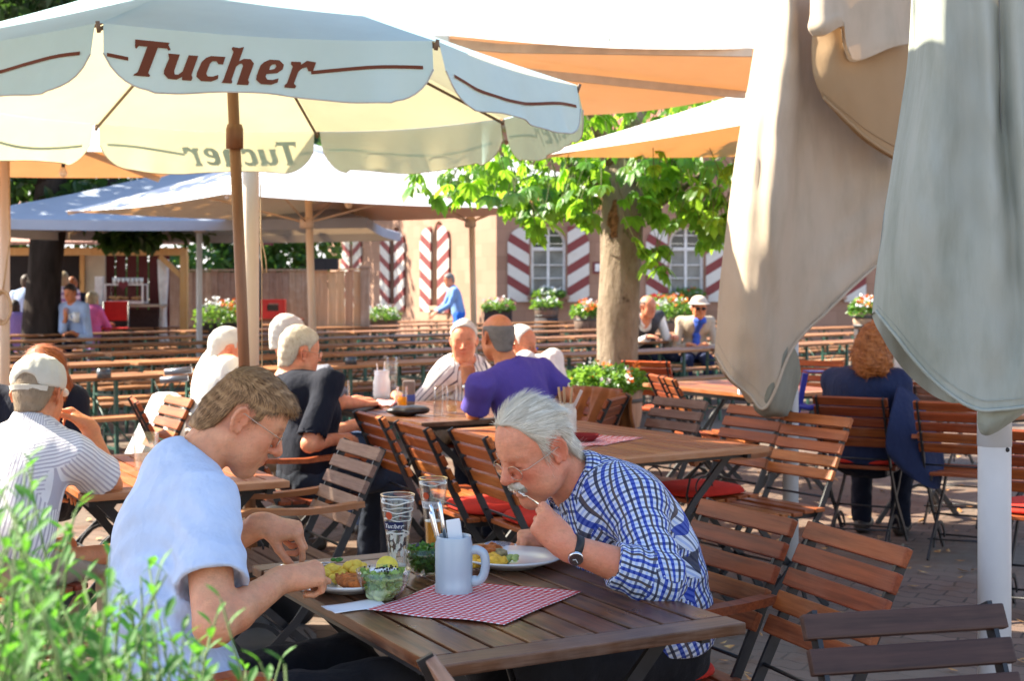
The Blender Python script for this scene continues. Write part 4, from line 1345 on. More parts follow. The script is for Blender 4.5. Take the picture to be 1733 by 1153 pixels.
def brewery_parasol():
    c = Vector((-1.15, 5.87)); Rr = 1.42; ze = 2.30; za = 2.87; N = 8
    r = thing('parasol', 'pale parasol with brown lettering and a scalloped valance on a slim brown pole', 'parasol', (c.x, c.y, 0))
    vs = [Vector((Rr * math.cos(R(-96 + 45 * i)), Rr * math.sin(R(-96 + 45 * i)), ze - .02 * math.sin(R(-96 + 45 * i)))) for i in range(N)]
    ap = Vector((-.03, .0, za))
    canopy_mesh(vs, ap, .03, 12).build('canopy', C_TUCH, r)
    for i in range(N):
        a, b = vs[i], vs[(i + 1) % N]; u = (b - a); W = u.length; u = u / W
        out = Vector((u.y, -u.x, 0)).normalized()
        rg = random.Random(i * 3 + 1); ph = rg.uniform(0, 6)
        def bulge(x, y, a=a, u=u, W=W, out=out, ph=ph):
            s = x / W
            top = a + u * x; top.z -= .018 * math.sin(math.pi * s)
            f = -y / .24
            w = .014 * math.sin(s * 17 + ph) * f + .009 * math.sin(s * 39 + ph * 2) * f * f + .03 * f * math.sin(math.pi * s)
            return top + Vector((0, 0, y)) + out * (w + .004 + .05 * f)
        m = MB(); n = 48; k = 10; P = []; F = []
        def depth(s):
            d = min(s, 1 - s) * W
            return .205 + .012 * math.sin(s * 9 + ph) if d > .16 else .03 + .178 * (1 - (1 - d / .16) ** 2) ** .5
        def inset(s): return s
        for j in range(k + 1):
            for q in range(n + 1):
                s = q / n; s2 = .012 + .976 * s
                P.append(bulge(s2 * W, -depth(s2) * j / k))
        for j in range(k):
            for q in range(n): F.append((j * (n + 1) + q, (j + 1) * (n + 1) + q, (j + 1) * (n + 1) + q + 1, j * (n + 1) + q + 1))
        m.add(P, F, True); vo = m.build('valance', C_TUCH, r)
        # stitched hem
        hm = MB(); pts = [bulge((.012 + .976 * q / n) * W, -depth(.012 + .976 * q / n) + .002) + out * .002 for q in range(n + 1)]
        hm.tube(pts, .0028, 5); hm.build('hem', plain('hem_tape', (.50, .48, .42), .8), vo)
        word = i % 2 == 0
        sz = .119; tw = WORD_W * sz
        line = MB()
        def ribbon(s0, s1):
            q = 24; A = []; Fq = []
            for t in range(q + 1):
                x = (s0 + (s1 - s0) * t / q) * W
                y = -.112 - .022 * math.sin((x / W - .1) * 6.0)
                A += [bulge(x, y + .006) + out * .0035, bulge(x, y - .006) + out * .0035]
            for t in range(q): Fq.append((2 * t, 2 * t + 1, 2 * t + 3, 2 * t + 2))
            line.add(A, Fq)
        if word:
            x0 = .075
            lettering('lettering', 'Tucher', lambda x, y: bulge(x0 + x, -.162 + y) + out * .004, sz, BROWNP, vo)
            ribbon(.022, x0 / W + .012); ribbon((x0 + tw) / W - .005, .955)
        else: ribbon(.06, .95)
        line.build('stripe', BROWNP, vo)
    for v in vs:
        m = MB(); a = ap + Vector((0, 0, -.05)); m.tube([a, a * .5 + v * .5 - Vector((0, 0, .035)), v - Vector((0, 0, .02))], .007, 6)
        m.tube([v - Vector((0, 0, .03)), v + Vector((v.x, v.y, 0)).normalized() * .012 + Vector((0, 0, .004))], .007, 6)
        m.build('rib', RIB_D, r)
    foot = Vector((.09, 0, 0))
    def axis(t): return foot * (1 - t) + Vector((-.03, 0, za)) * t
    m = MB(); m.tube([axis(0), axis(.99)], .0235, 16); m.build('pole', POLE_B, r)
    m = MB(); q = axis(.735); m.lathe([(.025, -.05), (.036, -.05), (.036, .03), (.03, .05), (.025, .05)], q, 16); m.build('collar', POLE_B, r)
    m = MB(); m.lathe([(.02, 0), (.24, .0), (.25, .03), (.22, .06), (.06, .075), (.045, .22), (.03, .22)], (foot.x, 0, 0), 24); m.build('base', plain('cast_base', (.06, .06, .06), .6), r)
    return r

def folded_canvas(cols, name, mat, parent, dc, rows=46, back=.30, thick=.006, seed=0, crease=.012):
    """hanging cloth: front surface through hand placed columns [(x,y,depth offset)...], closed by a back sheet"""
    def cr(pts, t):
        n = len(pts) - 1; f = t * n; i = min(int(f), n - 1); u = f - i
        g = lambda k: np.array(pts[max(0, min(n, k))], float)
        p0, p1, p2, p3 = g(i - 1), g(i), g(i + 1), g(i + 2)
        return .5 * ((2 * p1) + (-p0 + p2) * u + (2 * p0 - 5 * p1 + 4 * p2 - p3) * u * u + (-p0 + 3 * p1 - 3 * p2 + p3) * u ** 3)
    sub = 6; nc = (len(cols) - 1) * sub + 1
    grid = np.zeros((rows + 1, nc, 3))
    for r in range(rows + 1):
        t = r / rows
        row = [cr(c, t) for c in cols]
        for k in range(nc): grid[r, k] = cr(row, k / (nc - 1))
    rg = np.random.default_rng(seed)
    Pw = np.zeros((rows + 1, nc, 3))
    for r in range(rows + 1):
        for k in range(nc):
            x, y, d = grid[r, k]
            Pw[r, k] = Q(x, y, dc + d)
    nz = crease * vnoise(Pw.reshape(-1, 3) * V(1, 1, .25), 14, seed) + crease * .4 * vnoise(Pw.reshape(-1, 3) * V(1, 1, .5), 40, seed + 1)
    Pw[:, :, 1] += nz.reshape(rows + 1, nc)
    # back sheet: same outline pushed away from the viewer's side round the pole
    B = Pw.copy()
    for k in range(nc):
        s = k / (nc - 1); B[:, k, 1] += back * math.sin(math.pi * s) ** .6 + .012
    m = MB(); vs = [Vector(p) for p in Pw.reshape(-1, 3)] + [Vector(p) for p in B.reshape(-1, 3)]
    fs = []; n0 = (rows + 1) * nc
    for r in range(rows):
        for k in range(nc - 1):
            a = r * nc + k; fs.append((a, a + 1, a + nc + 1, a + nc)); fs.append((n0 + a, n0 + a + nc, n0 + a + nc + 1, n0 + a + 1))
    for r in range(rows):
        for k in (0, nc - 1):
            a = r * nc + k; q = (a, a + nc, n0 + a + nc, n0 + a); fs.append(q if k == 0 else q[::-1])
    m.add(vs, fs, True)
    inv = parent.matrix_world.inverted() if parent else Matrix()
    if parent: m.xf(Matrix.Translation(-parent.location))
    o = m.build(name, mat, parent)
    if name in ('canopy', 'flap'):
        h = MB(); off = parent.location if parent else Vector(); h.tube([Vector(Pw[rows, k]) - off - Vector((0, .004, -.002)) for k in range(nc)], .0065 * (dc / 7.3 + .3), 6)
        h.tube([Vector(Pw[rows - 2, k]) - off - Vector((0, .004, 0)) for k in range(nc)], .0012 * (dc / 7.3 + .3), 4); h.build('hem', mat, o)
    return o
# ---------------------------------------------------------------- ground
def ground():
    t = NT('pavers'); v = t.coord((1, 1, 1), rot=(0, 0, R(28)))
    nz = t.n('ShaderNodeTexNoise'); nz.inputs['Scale'].default_value = 9; t.l(v, nz.inputs['Vector'])
    wob = t.n('ShaderNodeMix'); wob.data_type = 'RGBA'; wob.blend_type = 'ADD'; wob.inputs[0].default_value = .035
    t.l(v, wob.inputs[6]); t.l(nz.outputs['Color'], wob.inputs[7])
    sp = t.n('ShaderNodeSeparateXYZ'); t.l(wob.outputs[2], sp.inputs[0])
    zig = t.math('MULTIPLY', t.math('PINGPONG', t.math('MULTIPLY', sp.outputs[0], 9.0), .5), .05)
    cmb = t.n('ShaderNodeCombineXYZ'); t.l(sp.outputs[0], cmb.inputs[0]); t.l(t.math('ADD', sp.outputs[1], zig), cmb.inputs[1])
    br = t.n('ShaderNodeTexBrick'); br.inputs['Scale'].default_value = 1.0
    br.inputs['Brick Width'].default_value = .225; br.inputs['Row Height'].default_value = .115; br.inputs['Mortar Size'].default_value = .006; br.inputs['Mortar Smooth'].default_value = .3; br.inputs['Bias'].default_value = 0
    br.inputs['Color1'].default_value = (.125, .078, .056, 1); br.inputs['Color2'].default_value = (.195, .125, .092, 1); br.inputs['Mortar'].default_value = (.035, .027, .018, 1)
    t.l(cmb.outputs[0], br.inputs['Vector'])
    big = t.noise(v, .5, 4); fine = t.noise(v, 60, 4)
    c = t.mix(t.math('MULTIPLY', fine, .5), br.outputs['Color'], (.11, .08, .065), 'MIX')
    c = t.mix(t.ramp(big, [(.42, (0, 0, 0)), (.62, (1, 1, 1))]), c, (.165, .132, .10))
    c = t.mix(t.math('MULTIPLY', t.math('SUBTRACT', t.noise(v, 2.3, 5, .7), .52, clamp=True), 4, clamp=True), c, (.13, .06, .028))
    t.base(c); t.set(rough=.85, spec=.25)
    t.bump(t.math('ADD', t.math('MULTIPLY', br.outputs['Fac'], -1.0), t.math('MULTIPLY', fine, .35)), .6, .008)
    n = 1
    o = mesh_obj('ground', [(-150, -20, 0), (150, -20, 0), (150, 280, 0), (-150, 280, 0)], [(0, 1, 2, 3)], t.m); tag(o, kind='structure')
    # fallen leaf scraps
    rg = np.random.default_rng(8); m = MB()
    for i in range(700):
        d = rg.uniform(3.6, 14) ; x = rg.uniform(-.40, .42) * d
        p = Vector((x, d, .012)); a = rg.uniform(0, 6.28); s = rg.uniform(.012, .032) * (1 if d < 7 else 1.3)
        u = Vector((math.cos(a), math.sin(a), rg.uniform(-.2, .3))) * s; w = Vector((-math.sin(a), math.cos(a), rg.uniform(-.1, .4))) * s * .55
        m.add([p - u, p + w * .8, p + u + Vector((0, 0, .008)), p - w], [(0, 1, 2, 3)])
    t = NT('fallen_leaf'); oi = t.noise(t.coord((1, 1, 1)), 40, 2); t.base(t.ramp(oi, [(.3, (.26, .10, .03)), (.5, (.40, .20, .06)), (.7, (.48, .34, .14))])); t.set(rough=.8)
    o = m.build('fallen_leaves', t.m); tag(o, kind='stuff', label='dry brown leaf scraps scattered over the paving', cat='leaf litter')
ground()

# ---------------------------------------------------------------- foliage
def leafmat(name, ca, cb, tcol, tr=.45, rough=.42):
    t = NT(name)
    at = t.n('ShaderNodeAttribute'); at.attribute_name = 'tint'
    sep = t.n('ShaderNodeSeparateColor'); t.l(at.outputs['Color'], sep.inputs[0])
    c = t.mix(sep.outputs[0], ca, cb); t.base(c); t.set(rough=rough, spec=.5)
    tc = t.mix(sep.outputs[0], sc(tcol, .7), tcol)
    t.translucent(tr, tc)
    MATS[name] = t.m
    return t.m
L_CHEST = leafmat('chestnut_leaf', (.045, .14, .014), (.13, .32, .03), (.46, .78, .05), .52)
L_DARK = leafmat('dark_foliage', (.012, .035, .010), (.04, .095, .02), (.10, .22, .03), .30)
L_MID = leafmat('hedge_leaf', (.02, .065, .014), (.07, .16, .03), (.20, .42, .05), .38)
L_BUSH = leafmat('willowy_leaf', (.024, .10, .010), (.09, .29, .032), (.20, .55, .045),   .38, .62)
L_FLOWER = leafmat('planter_leaf', (.03, .11, .015), (.12, .28, .04), (.30, .52, .06), .40)
def bark():
    t = NT('grey_brown_bark'); v = t.coord((1, 1, .55)); a = t.noise(v, 4, 5, .65); b = t.noise(t.coord((1, 1, .35)), 34, 4, .7); k = t.noise(v, 9, 5, .7)
    c = t.ramp(a, [(.3, (.19, .135, .09)), (.55, (.32, .245, .175)), (.75, (.42, .35, .27))]); c = t.mix(t.math('MULTIPLY', b, .5), c, (.12, .085, .06))
    c = t.mix(t.math('MULTIPLY', t.math('SUBTRACT', k, .60, clamp=True), 9, clamp=True), c, (.07, .045, .03))
    t.base(c); t.set(rough=.92, spec=.15); t.bump(t.math('ADD', b, t.math('MULTIPLY', a, 1.5)), .8, .02); return t.m
BARK = bark()
BARK_D = plain('dark_bark', (.035, .028, .024), .95, .1, 0, .4, 9, 1.0, 30, stretch=(1, 1, .25))

def leaf_quads(pos, dirs, nrm, L, W, rg, fold=.25, droop=.2):
    """pointed oval leaves: 4 faces each"""
    n = len(pos); dirs = dirs / (np.linalg.norm(dirs, axis=1)[:, None] + 1e-9)
    nrm = nrm - dirs * (nrm * dirs).sum(1)[:, None]; nrm /= np.linalg.norm(nrm, axis=1)[:, None] + 1e-9
    sd = np.cross(dirs, nrm); L = np.broadcast_to(L, n)[:, None]; W = np.broadcast_to(W, n)[:, None]
    a = pos; tip = pos + dirs * L - nrm * L * droop
    m1 = pos + dirs * L * .35 ; m2 = pos + dirs * L * .7 - nrm * L * droop * .45
    l1 = m1 + sd * W * .42 + nrm * W * fold; r1 = m1 - sd * W * .42 + nrm * W * fold
    l2 = m2 + sd * W * .5 + nrm * W * fold; r2 = m2 - sd * W * .5 + nrm * W * fold
    X = np.stack([a, l1, m1, r1, l2, m2, r2, tip], 1).reshape(-1, 3)
    b = np.arange(n)[:, None] * 8
    tri = [(0, 2, 1), (0, 3, 2), (4, 5, 7), (5, 6, 7)]; qd = [(1, 2, 5, 4), (2, 3, 6, 5)]
    F = [tuple(x) for f in tri for x in (b + np.array([f]))] + [tuple(x) for f in qd for x in (b + np.array([f]))]
    col = np.repeat(rg.random(n), 8)
    return X, F, col

def leaf_obj(name, X, F, col, mat, parent):
    me = bpy.data.meshes.new(name); me.from_pydata(X.tolist(), [], [tuple(int(i) for i in f) for f in F]); me.update()
    a = me.color_attributes.new('tint', 'FLOAT_COLOR', 'POINT')
    c = np.ones((len(X), 4), np.float32); c[:, 0] = col; c[:, 1] = col; c[:, 2] = col
    a.data.foreach_set('color', c.ravel())
    me.materials.append(mat); o = bpy.data.objects.new(name, me); link(o, parent); reg(o, parent); return o

def crown_points(center, rad, n, rg, shell=.45, lumps=14):
    """points gathered into clumps spread through an ellipsoid"""
    c = np.array(center); r = np.array(rad)
    k = rg.normal(size=(lumps, 3)); k /= np.linalg.norm(k, axis=1)[:, None]; k = k * (rg.uniform(shell, .92, lumps))[:, None]
    pick = rg.integers(0, lumps, n); o = rg.normal(size=(n, 3)); o /= np.linalg.norm(o, axis=1)[:, None]
    p = k[pick] + o * (rg.uniform(.35, 1, n) ** .5 * .36)[:, None]
    return c + p * r, o

def trunk_mesh(base, top, r0, r1, rg, mat, parent, name='trunk', flare=1.5, wob=.04, n=14, seg=24):
    m = MB(); base = np.array(base, float); top = np.array(top, float); vs = []; fs = []
    ph = rg.uniform(0, 6.28, 6)
    for i in range(seg + 1):
        t = i / seg; c = base * (1 - t) + top * t + V(wob * math.sin(t * 3.1 + ph[0]), wob * math.sin(t * 2.3 + ph[1]), 0)
        r = r0 * (1 - t) + r1 * t; r *= 1 + (flare - 1) * math.exp(-t * 14)
        for k in range(n):
            a = 2 * math.pi * k / n
            rr = r * (1 + .06 * math.sin(3 * a + ph[2] + t * 2) + .035 * math.sin(7 * a + ph[3] + t * 9) + .03 * math.sin(t * 23 + ph[4] + a * 2))
            vs.append(c + V(rr * math.cos(a), rr * math.sin(a), 0))
    for i in range(seg):
        for k in range(n): fs.append((i * n + k, i * n + (k + 1) % n, (i + 1) * n + (k + 1) % n, (i + 1) * n + k))
    m.add(vs, fs, True)
    return m

def tree(label, base, h, r0, crown, n, leafmat_, bark, seed, leaf=(.11, .055), lumps=22, limbs=5, group=None, cat='tree'):
    rg = np.random.default_rng(seed)
    root = thing('tree', label, cat, base, 0, group)
    top = (rg.uniform(-.2, .2), rg.uniform(-.2, .2), h * .75)
    m = trunk_mesh((0, 0, 0), top, r0, r0 * .6, rg, bark, root)
    cc = np.array(crown[0]) - np.array(base); cr = np.array(crown[1])
    for i in range(limbs):
        a = rg.uniform(0, 6.28); z0 = h * rg.uniform(.4, .7)
        e = cc + cr * V(math.cos(a) * .6, math.sin(a) * .6, rg.uniform(-.3, .5))
        s = np.array(top) * (z0 / (h * .75)); mid = s * .5 + e * .5 + V(0, 0, .15)
        m.tube([s, mid, e], [r0 * .32, r0 * .2, r0 * .07], 7)
    m.build('trunk', bark, root)
    P, o = crown_points(cc, cr, n, rg, lumps=lumps)
    d = o * .6 + rg.normal(size=(n, 3)) * .5 + V(0, 0, -.35); nr = rg.normal(size=(n, 3)) * .7 + V(0, 0, 1)
    X, F, col = leaf_quads(P, d, nr, leaf[0] * rg.uniform(.7, 1.3, n), leaf[1] * rg.uniform(.7, 1.3, n), rg)
    leaf_obj('crown', X, F, col, leafmat_, root)
    return root

def chestnut():
    rg = np.random.default_rng(21)
    base = Vector((.935, 12.5, 0)); root = thing('tree', 'chestnut tree with a thick bare trunk and big drooping green leaves', 'tree', base)
    m = trunk_mesh((0, 0, 0), (.03, .0, 2.75), .185, .175, rg, BARK, root, wob=.02, n=28, seg=40, flare=1.25)
    ends = []
    for (s, e, r) in (((0, 0, 2.3), (-1.4, -.3, 3.0), .08), ((.05, 0, 2.0), (1.0, -.2, 2.7), .035), ((0, 0, 2.5), (.4, .9, 3.3), .09), ((0, 0, 2.5), (-.5, -.8, 3.2), .09), ((0, .0, 2.4), (1.1, .3, 3.2), .08)):
        s = V(*s); e = V(*e); mid = s * .5 + e * .5 + V(0, 0, .12 if r > .05 else -.05)
        m.tube([s, mid, e], [r, r * .7, r * .35], 9); ends.append((mid, e))
    m.build('trunk', BARK, root)
    # torn bark hollow
    tw_ = plain('torn_bark_wood', (.20, .095, .045), .95, .1, 0, .8, 30, .6, 60)
    for (px, py, w, h) in ((1040, 372, .05, .16), (1062, 352, .035, .12), (1040, 395, .03, .07), (1072, 455, .02, .03)):
        p = Q(px, py, 12.5) - base; rr = .182; x = p.x - .02
        y = -math.sqrt(max(.001, rr * rr - x * x))
        pts = []
        for i in range(11):
            a = 2 * math.pi * i / 11; k = rg.uniform(.6, 1.2); xx = x + math.cos(a) * w * k
            pts.append((xx, -math.sqrt(max(.0004, rr * rr - xx * xx)) - .012, p.z + math.sin(a) * h * k))
        b = MB(); b.add(pts, [tuple(range(11))]); b.build('torn_bark', tw_, root)
    # palmate leaves hanging from twigs
    c = []
    spots = []
    def put(px, py, d, k, sp):
        for _ in range(k): spots.append((px + rg.normal() * sp, py + rg.normal() * sp * .75, d + rg.normal() * .35))
    for (px, py, d, k, sp) in ((720, 300, 11.6, 5, 16), (760, 320, 11.5, 10, 22), (800, 290, 11.7, 18, 26), (850, 300, 11.8, 24, 28), (880, 350, 11.6, 18, 22), (905, 375, 11.5, 9, 16), (940, 310, 11.9, 34, 34), (975, 350, 11.7, 20, 20), (990, 295, 12.0, 26, 26),
                               (1070, 285, 11.9, 26, 36), (1130, 290, 12.0, 42, 38), (1190, 300, 12.0, 42, 32), (1215, 360, 11.9, 22, 20), (1180, 370, 12.1, 8, 18), (1100, 420, 12.1, 7, 14), (1112, 445, 12.0, 5, 10), (960, 235, 12.3, 22, 30), (1010, 215, 12.6, 20, 34), (900, 260, 12.3, 16, 28), (1100, 340, 12.6, 12, 22), (1210, 395, 12.0, 8, 14), (1150, 345, 12.8, 10, 18)):
        put(px, py, d, k, sp)
    P = [np.array(Q(*s)) - np.array(base) for s in spots]
    cp, _ = crown_points((0.1, .5, 3.05), (1.7, 1.6, .42), 200, rg, lumps=20); P += list(cp)
    pos = []; dr = []; nm = []; Ls = []
    tw = MB()
    for p in P:
        az = rg.uniform(0, 6.28); tilt = rg.uniform(.45, 1.15)
        ax = V(math.cos(az) * math.cos(tilt), math.sin(az) * math.cos(tilt), -math.sin(tilt) * .8); ax = unit(ax)
        nn = unit(V(math.cos(az) * .6, math.sin(az) * .6, 1) + rg.normal(size=3) * .25); side = np.cross(ax, nn)
        s = rg.uniform(.12, .22); k = rg.integers(5, 8)
        for j in range(k):
            f = (j - (k - 1) / 2) / ((k - 1) / 2)
            d = ax * math.cos(f * 1.25) + side * math.sin(f * 1.25) + V(0, 0, -.12 * abs(f))
            pos.append(p); dr.append(d); nm.append(nn); Ls.append(s * (1 - .38 * abs(f)))
        e = p - ax * .12 + V(0, 0, .10)
        tw.tube([p, e], .0035, 4, cap=False)
    pos = np.array(pos); dr = np.array(dr); nm = np.array(nm); Ls = np.array(Ls)
    X, F, col = leaf_quads(pos, dr, nm, Ls, Ls * .42, rg, fold=.10, droop=.22)
    leaf_obj('crown', X, F, col, L_CHEST, root)
    tw.build('twigs', plain('green_twig', (.10, .12, .03), .7), root)
chestnut()

def foreground_bush():
    rg = np.random.default_rng(5)
    base = Vector((-.55, 1.35, 0)); root = thing('shrub', 'out-of-focus bright green willowy shrub in the near corner', 'shrub', base)
    pos = []; dr = []; nm = []; Ls = []; Ws = []; st = MB()
    tips = []
    def spray(px, py, d, k, sp, sy):
        for _ in range(k): tips.append((px + rg.normal() * sp, py + rg.normal() * sy, d + rg.normal() * .12))
    for a in ((20, 850, 1.45, 10, 25, 30), (60, 800, 1.55, 3, 14, 14), (40, 935, 1.4, 14, 45, 40), (100, 985, 1.45, 14, 45, 35), (30, 1040, 1.35, 18, 60, 40), (150, 1055, 1.4, 16, 50, 35), (240, 1060, 1.5, 9, 36, 40), (320, 1085, 1.5, 5, 30, 35), (200, 1110, 1.35, 20, 70, 30), (60, 1120, 1.3, 18, 60, 30), (300, 1125, 1.4, 9, 40, 25), (420, 1120, 1.5, 3, 22, 15), (478, 1120, 1.5, 2, 6, 8), (245, 985, 1.55, 3, 18, 18), (115, 880, 1.5, 3, 14, 18), (355, 1030, 1.55, 3, 14, 14)): spray(*a)
    for (px, py, d) in tips:
        t = np.array(Q(px, py, d)) - np.array(base)
        lean = V(rg.normal() * .10 - .05, rg.normal() * .06, 0)
        b0 = t - V(.06, .0, .34) - lean
        n = rg.integers(9, 14)
        mid = b0 * .5 + t * .5 + V(rg.normal() * .012, rg.normal() * .012, .01)
        st.tube([b0 - V(0, 0, .25), b0, mid, t], [.0022, .0022, .0018, .0010], 5)
        for j in range(n):
            u = .15 + .85 * j / (n - 1); p = (1 - u) ** 2 * b0 + 2 * u * (1 - u) * mid + u * u * t
            az = j * 2.4 + rg.normal() * .4; up = .55 + .5 * u
            d_ = V(math.cos(az), math.sin(az), up); pos.append(p); dr.append(d_); nm.append(V(-math.cos(az) * .6, -math.sin(az) * .6, 1) + rg.normal(size=3) * .3)
            L = rg.uniform(.026, .042) * (1.1 - .35 * u); Ls.append(L); Ws.append(L * rg.uniform(.26, .36))
    X, F, col = leaf_quads(np.array(pos), np.array(dr), np.array(nm), np.array(Ls), np.array(Ws), rg, fold=.12, droop=.15)
    leaf_obj('foliage', X, F, col, L_BUSH, root)
    st.build('stems', plain('shrub_stem', (.10, .16, .04), .7), root)
foreground_bush()

# ---------------------------------------------------------------- old sandstone building
def sandstone(name):
    t = NT(name); v = t.coord((1, 1, 1), rot=(R(90), 0, 0))
    br = t.n('ShaderNodeTexBrick'); br.inputs['Scale'].default_value = 1
    br.inputs['Brick Width'].default_value = .62; br.inputs['Row Height'].default_value = .30; br.inputs['Mortar Size'].default_value = .006; br.inputs['Mortar Smooth'].default_value = .6
    br.inputs['Color1'].default_value = (.30, .165, .105, 1); br.inputs['Color2'].default_value = (.40, .23, .155, 1); br.inputs['Mortar'].default_value = (.22, .13, .09, 1)
    t.l(v, br.inputs['Vector'])
    n = t.noise(t.coord(), 1.4, 5, .65)
    c = t.mix(t.math('MULTIPLY', n, .45), br.outputs['Color'], (.40, .26, .19)); c = t.mix(t.math('MULTIPLY', t.noise(t.coord(), 30, 3), .25), c, (.26, .17, .13))
    t.base(c); t.set(rough=.9, spec=.2); t.bump(t.noise(t.coord(), 40, 4), .3, .01); return t.m
STONE = sandstone('sandstone_blocks')
STONE_T = plain('sandstone_trim', (.38, .24, .17), .9, .2, 0, .15, 5, .2, 40)
GLASSD = plain('dark_window_glass', (.02, .024, .026), .08, .6, 0, .3, 2)
GLASSM = plain('curtained_window_glass', (.20, .21, .20), .12, .5, 0, .35, 3)
WHITEP = plain('white_paint', (.80, .79, .75), .5, .4, 0, .08, 9)
def striped(name, sign):
    t = NT(name); sp = t.n('ShaderNodeSeparateXYZ'); t.l(t.coord(), sp.inputs[0])
    f = t.math('FRACT', t.math('ADD', t.math('MULTIPLY', t.math('ADD', sp.outputs[2], t.math('MULTIPLY', sp.outputs[0], sign * .62)), 2.12), 10.2))
    n = t.noise(t.coord(), 7, 4)
    c = t.mix(t.math('LESS_THAN', f, .45), (.68, .66, .60), (.22, .035, .035)); c = t.mix(t.math('MULTIPLY', n, .2), c, (.3, .2, .17))
    t.base(c); t.set(rough=.6, spec=.3); return t.m
SH_A = striped('striped_shutter_paint_falling', 1); SH_B = striped('striped_shutter_paint_rising', -1)

def wing(root, M, length, height, centers, sill, spring, ww, thick=.45, open_dark=(), swing=0):
    """wall in local x (along), front face y=0 facing -y"""
    def place(o): o.matrix_local = M; return o
    w = MB(); x = 0.0; hw = ww / 2
    for c in centers:
        w.box(((x + c - hw) / 2, thick / 2, height / 2), (c - hw - x, thick, height))
        w.box((c, thick / 2, sill / 2), (ww, thick, sill))
        arc = [(c + hw * math.cos(R(a)), spring + hw * math.sin(R(a))) for a in range(0, 181, 15)]
        # pieces over the arch
        for i in range(len(arc) - 1):
            (x0, z0), (x1, z1) = arc[i], arc[i + 1]
            w.prism([(x0, z0), (x0, height), (x1, height), (x1, z1)], (0, thick, 0), (1, 0, 0), (0, 0, 1), thick)
        x = c + hw
    w.box(((x + length) / 2, thick / 2, height / 2), (length - x, thick, height))
    place(w.build('wall', STONE, root))
    for i, c in enumerate(centers):
        d = .20; f = MB(); fw = .06
        if i in open_dark:
            p = MB(); p.box((c, .34, (sill + spring) / 2), (ww, .03, spring - sill + .0)); p.prism([(c + hw * math.cos(R(a)), spring + .02 + hw * math.sin(R(a))) for a in range(0, 181, 15)], (0, .355, 0), (1, 0, 0), (0, 0, 1), .03)
            place(p.build('window', plain('slate_door', (.075, .085, .11), .5), root)); 
        else:
            f.box((c - hw + fw / 2, d, (sill + spring) / 2), (fw, .07, spring - sill)); f.box((c + hw - fw / 2, d, (sill + spring) / 2), (fw, .07, spring - sill))
            f.box((c, d - .004, (sill + spring + hw) / 2), (fw, .07, spring - sill + hw - .03)); f.box((c, d, sill + fw / 2), (ww - 2 * fw - .002, .066, fw)); f.box((c, d - .002, spring - .12), (ww - 2 * fw, .085, .075))
            for z in (sill + (spring - sill) * .32, sill + (spring - sill) * .58): f.box((c, d + .002, z), (ww - 2 * fw, .05, .025))
            f.box((c, d + .002, spring + .18), (ww - 2 * fw - .06, .05, .025))
            arc = [(c + (hw - fw / 2) * math.cos(R(a)), d, spring + (hw - fw / 2) * math.sin(R(a))) for a in range(0, 181, 10)]
            f.tube(arc, .01, flat=(.068, fw))
            fo = place(f.build('window', WHITEP, root))
            p = MB(); p.box((c, d + .035, (sill + spring) / 2 - .06), (ww - .02, .012, spring - sill - .12)); p.build('pane', GLASSM, fo)
            p = MB(); p.box((c, d + .036, spring - .06), (ww - .03, .012, .11)); p.prism([(c + (hw - .02) * math.cos(R(a)), spring + (hw - .02) * math.sin(R(a))) for a in range(0, 181, 15)], (0, d + .042, 0), (1, 0, 0), (0, 0, 1), .012); p.build('pane', GLASSD, fo)
        s = MB(); s.box((c, -.03, sill - .06), (ww + .16, .14, .10), None, .01); place(s.build('sill', STONE_T, root))
        for sg, mt in ((-1, SH_A), (1, SH_B)):
            sw = .47; xo = c + sg * (hw + .04 + sw / 2)
            q = MB(); z0 = sill - .16 - spring
            poly = [(-sw / 2, z0), (sw / 2, z0)]
            for k in range(0, 9):
                u = k / 8; xx = sw / 2 - u * sw
                y = (xx + sw / 2) / sw if sg > 0 else (sw / 2 - xx) / sw
                poly.append((xx, .36 * math.sqrt(max(0, 1 - (y - .0) ** 2)) + .02))
            q.prism(poly, (0, 0, 0), (1, 0, 0), (0, 0, 1), .04)
            for zz in (z0 + .22, -.22): q.box((-sg * sw * .30, -.046, zz), (sw * .42, .010, .035))
            so_ = q.build('shutter', mt, root); so_.matrix_local = M @ Matrix.Translation((xo - swing * .07 * sg, -.012 - abs(swing) * .27, spring)) @ Matrix.Rotation(swing, 4, 'Z')

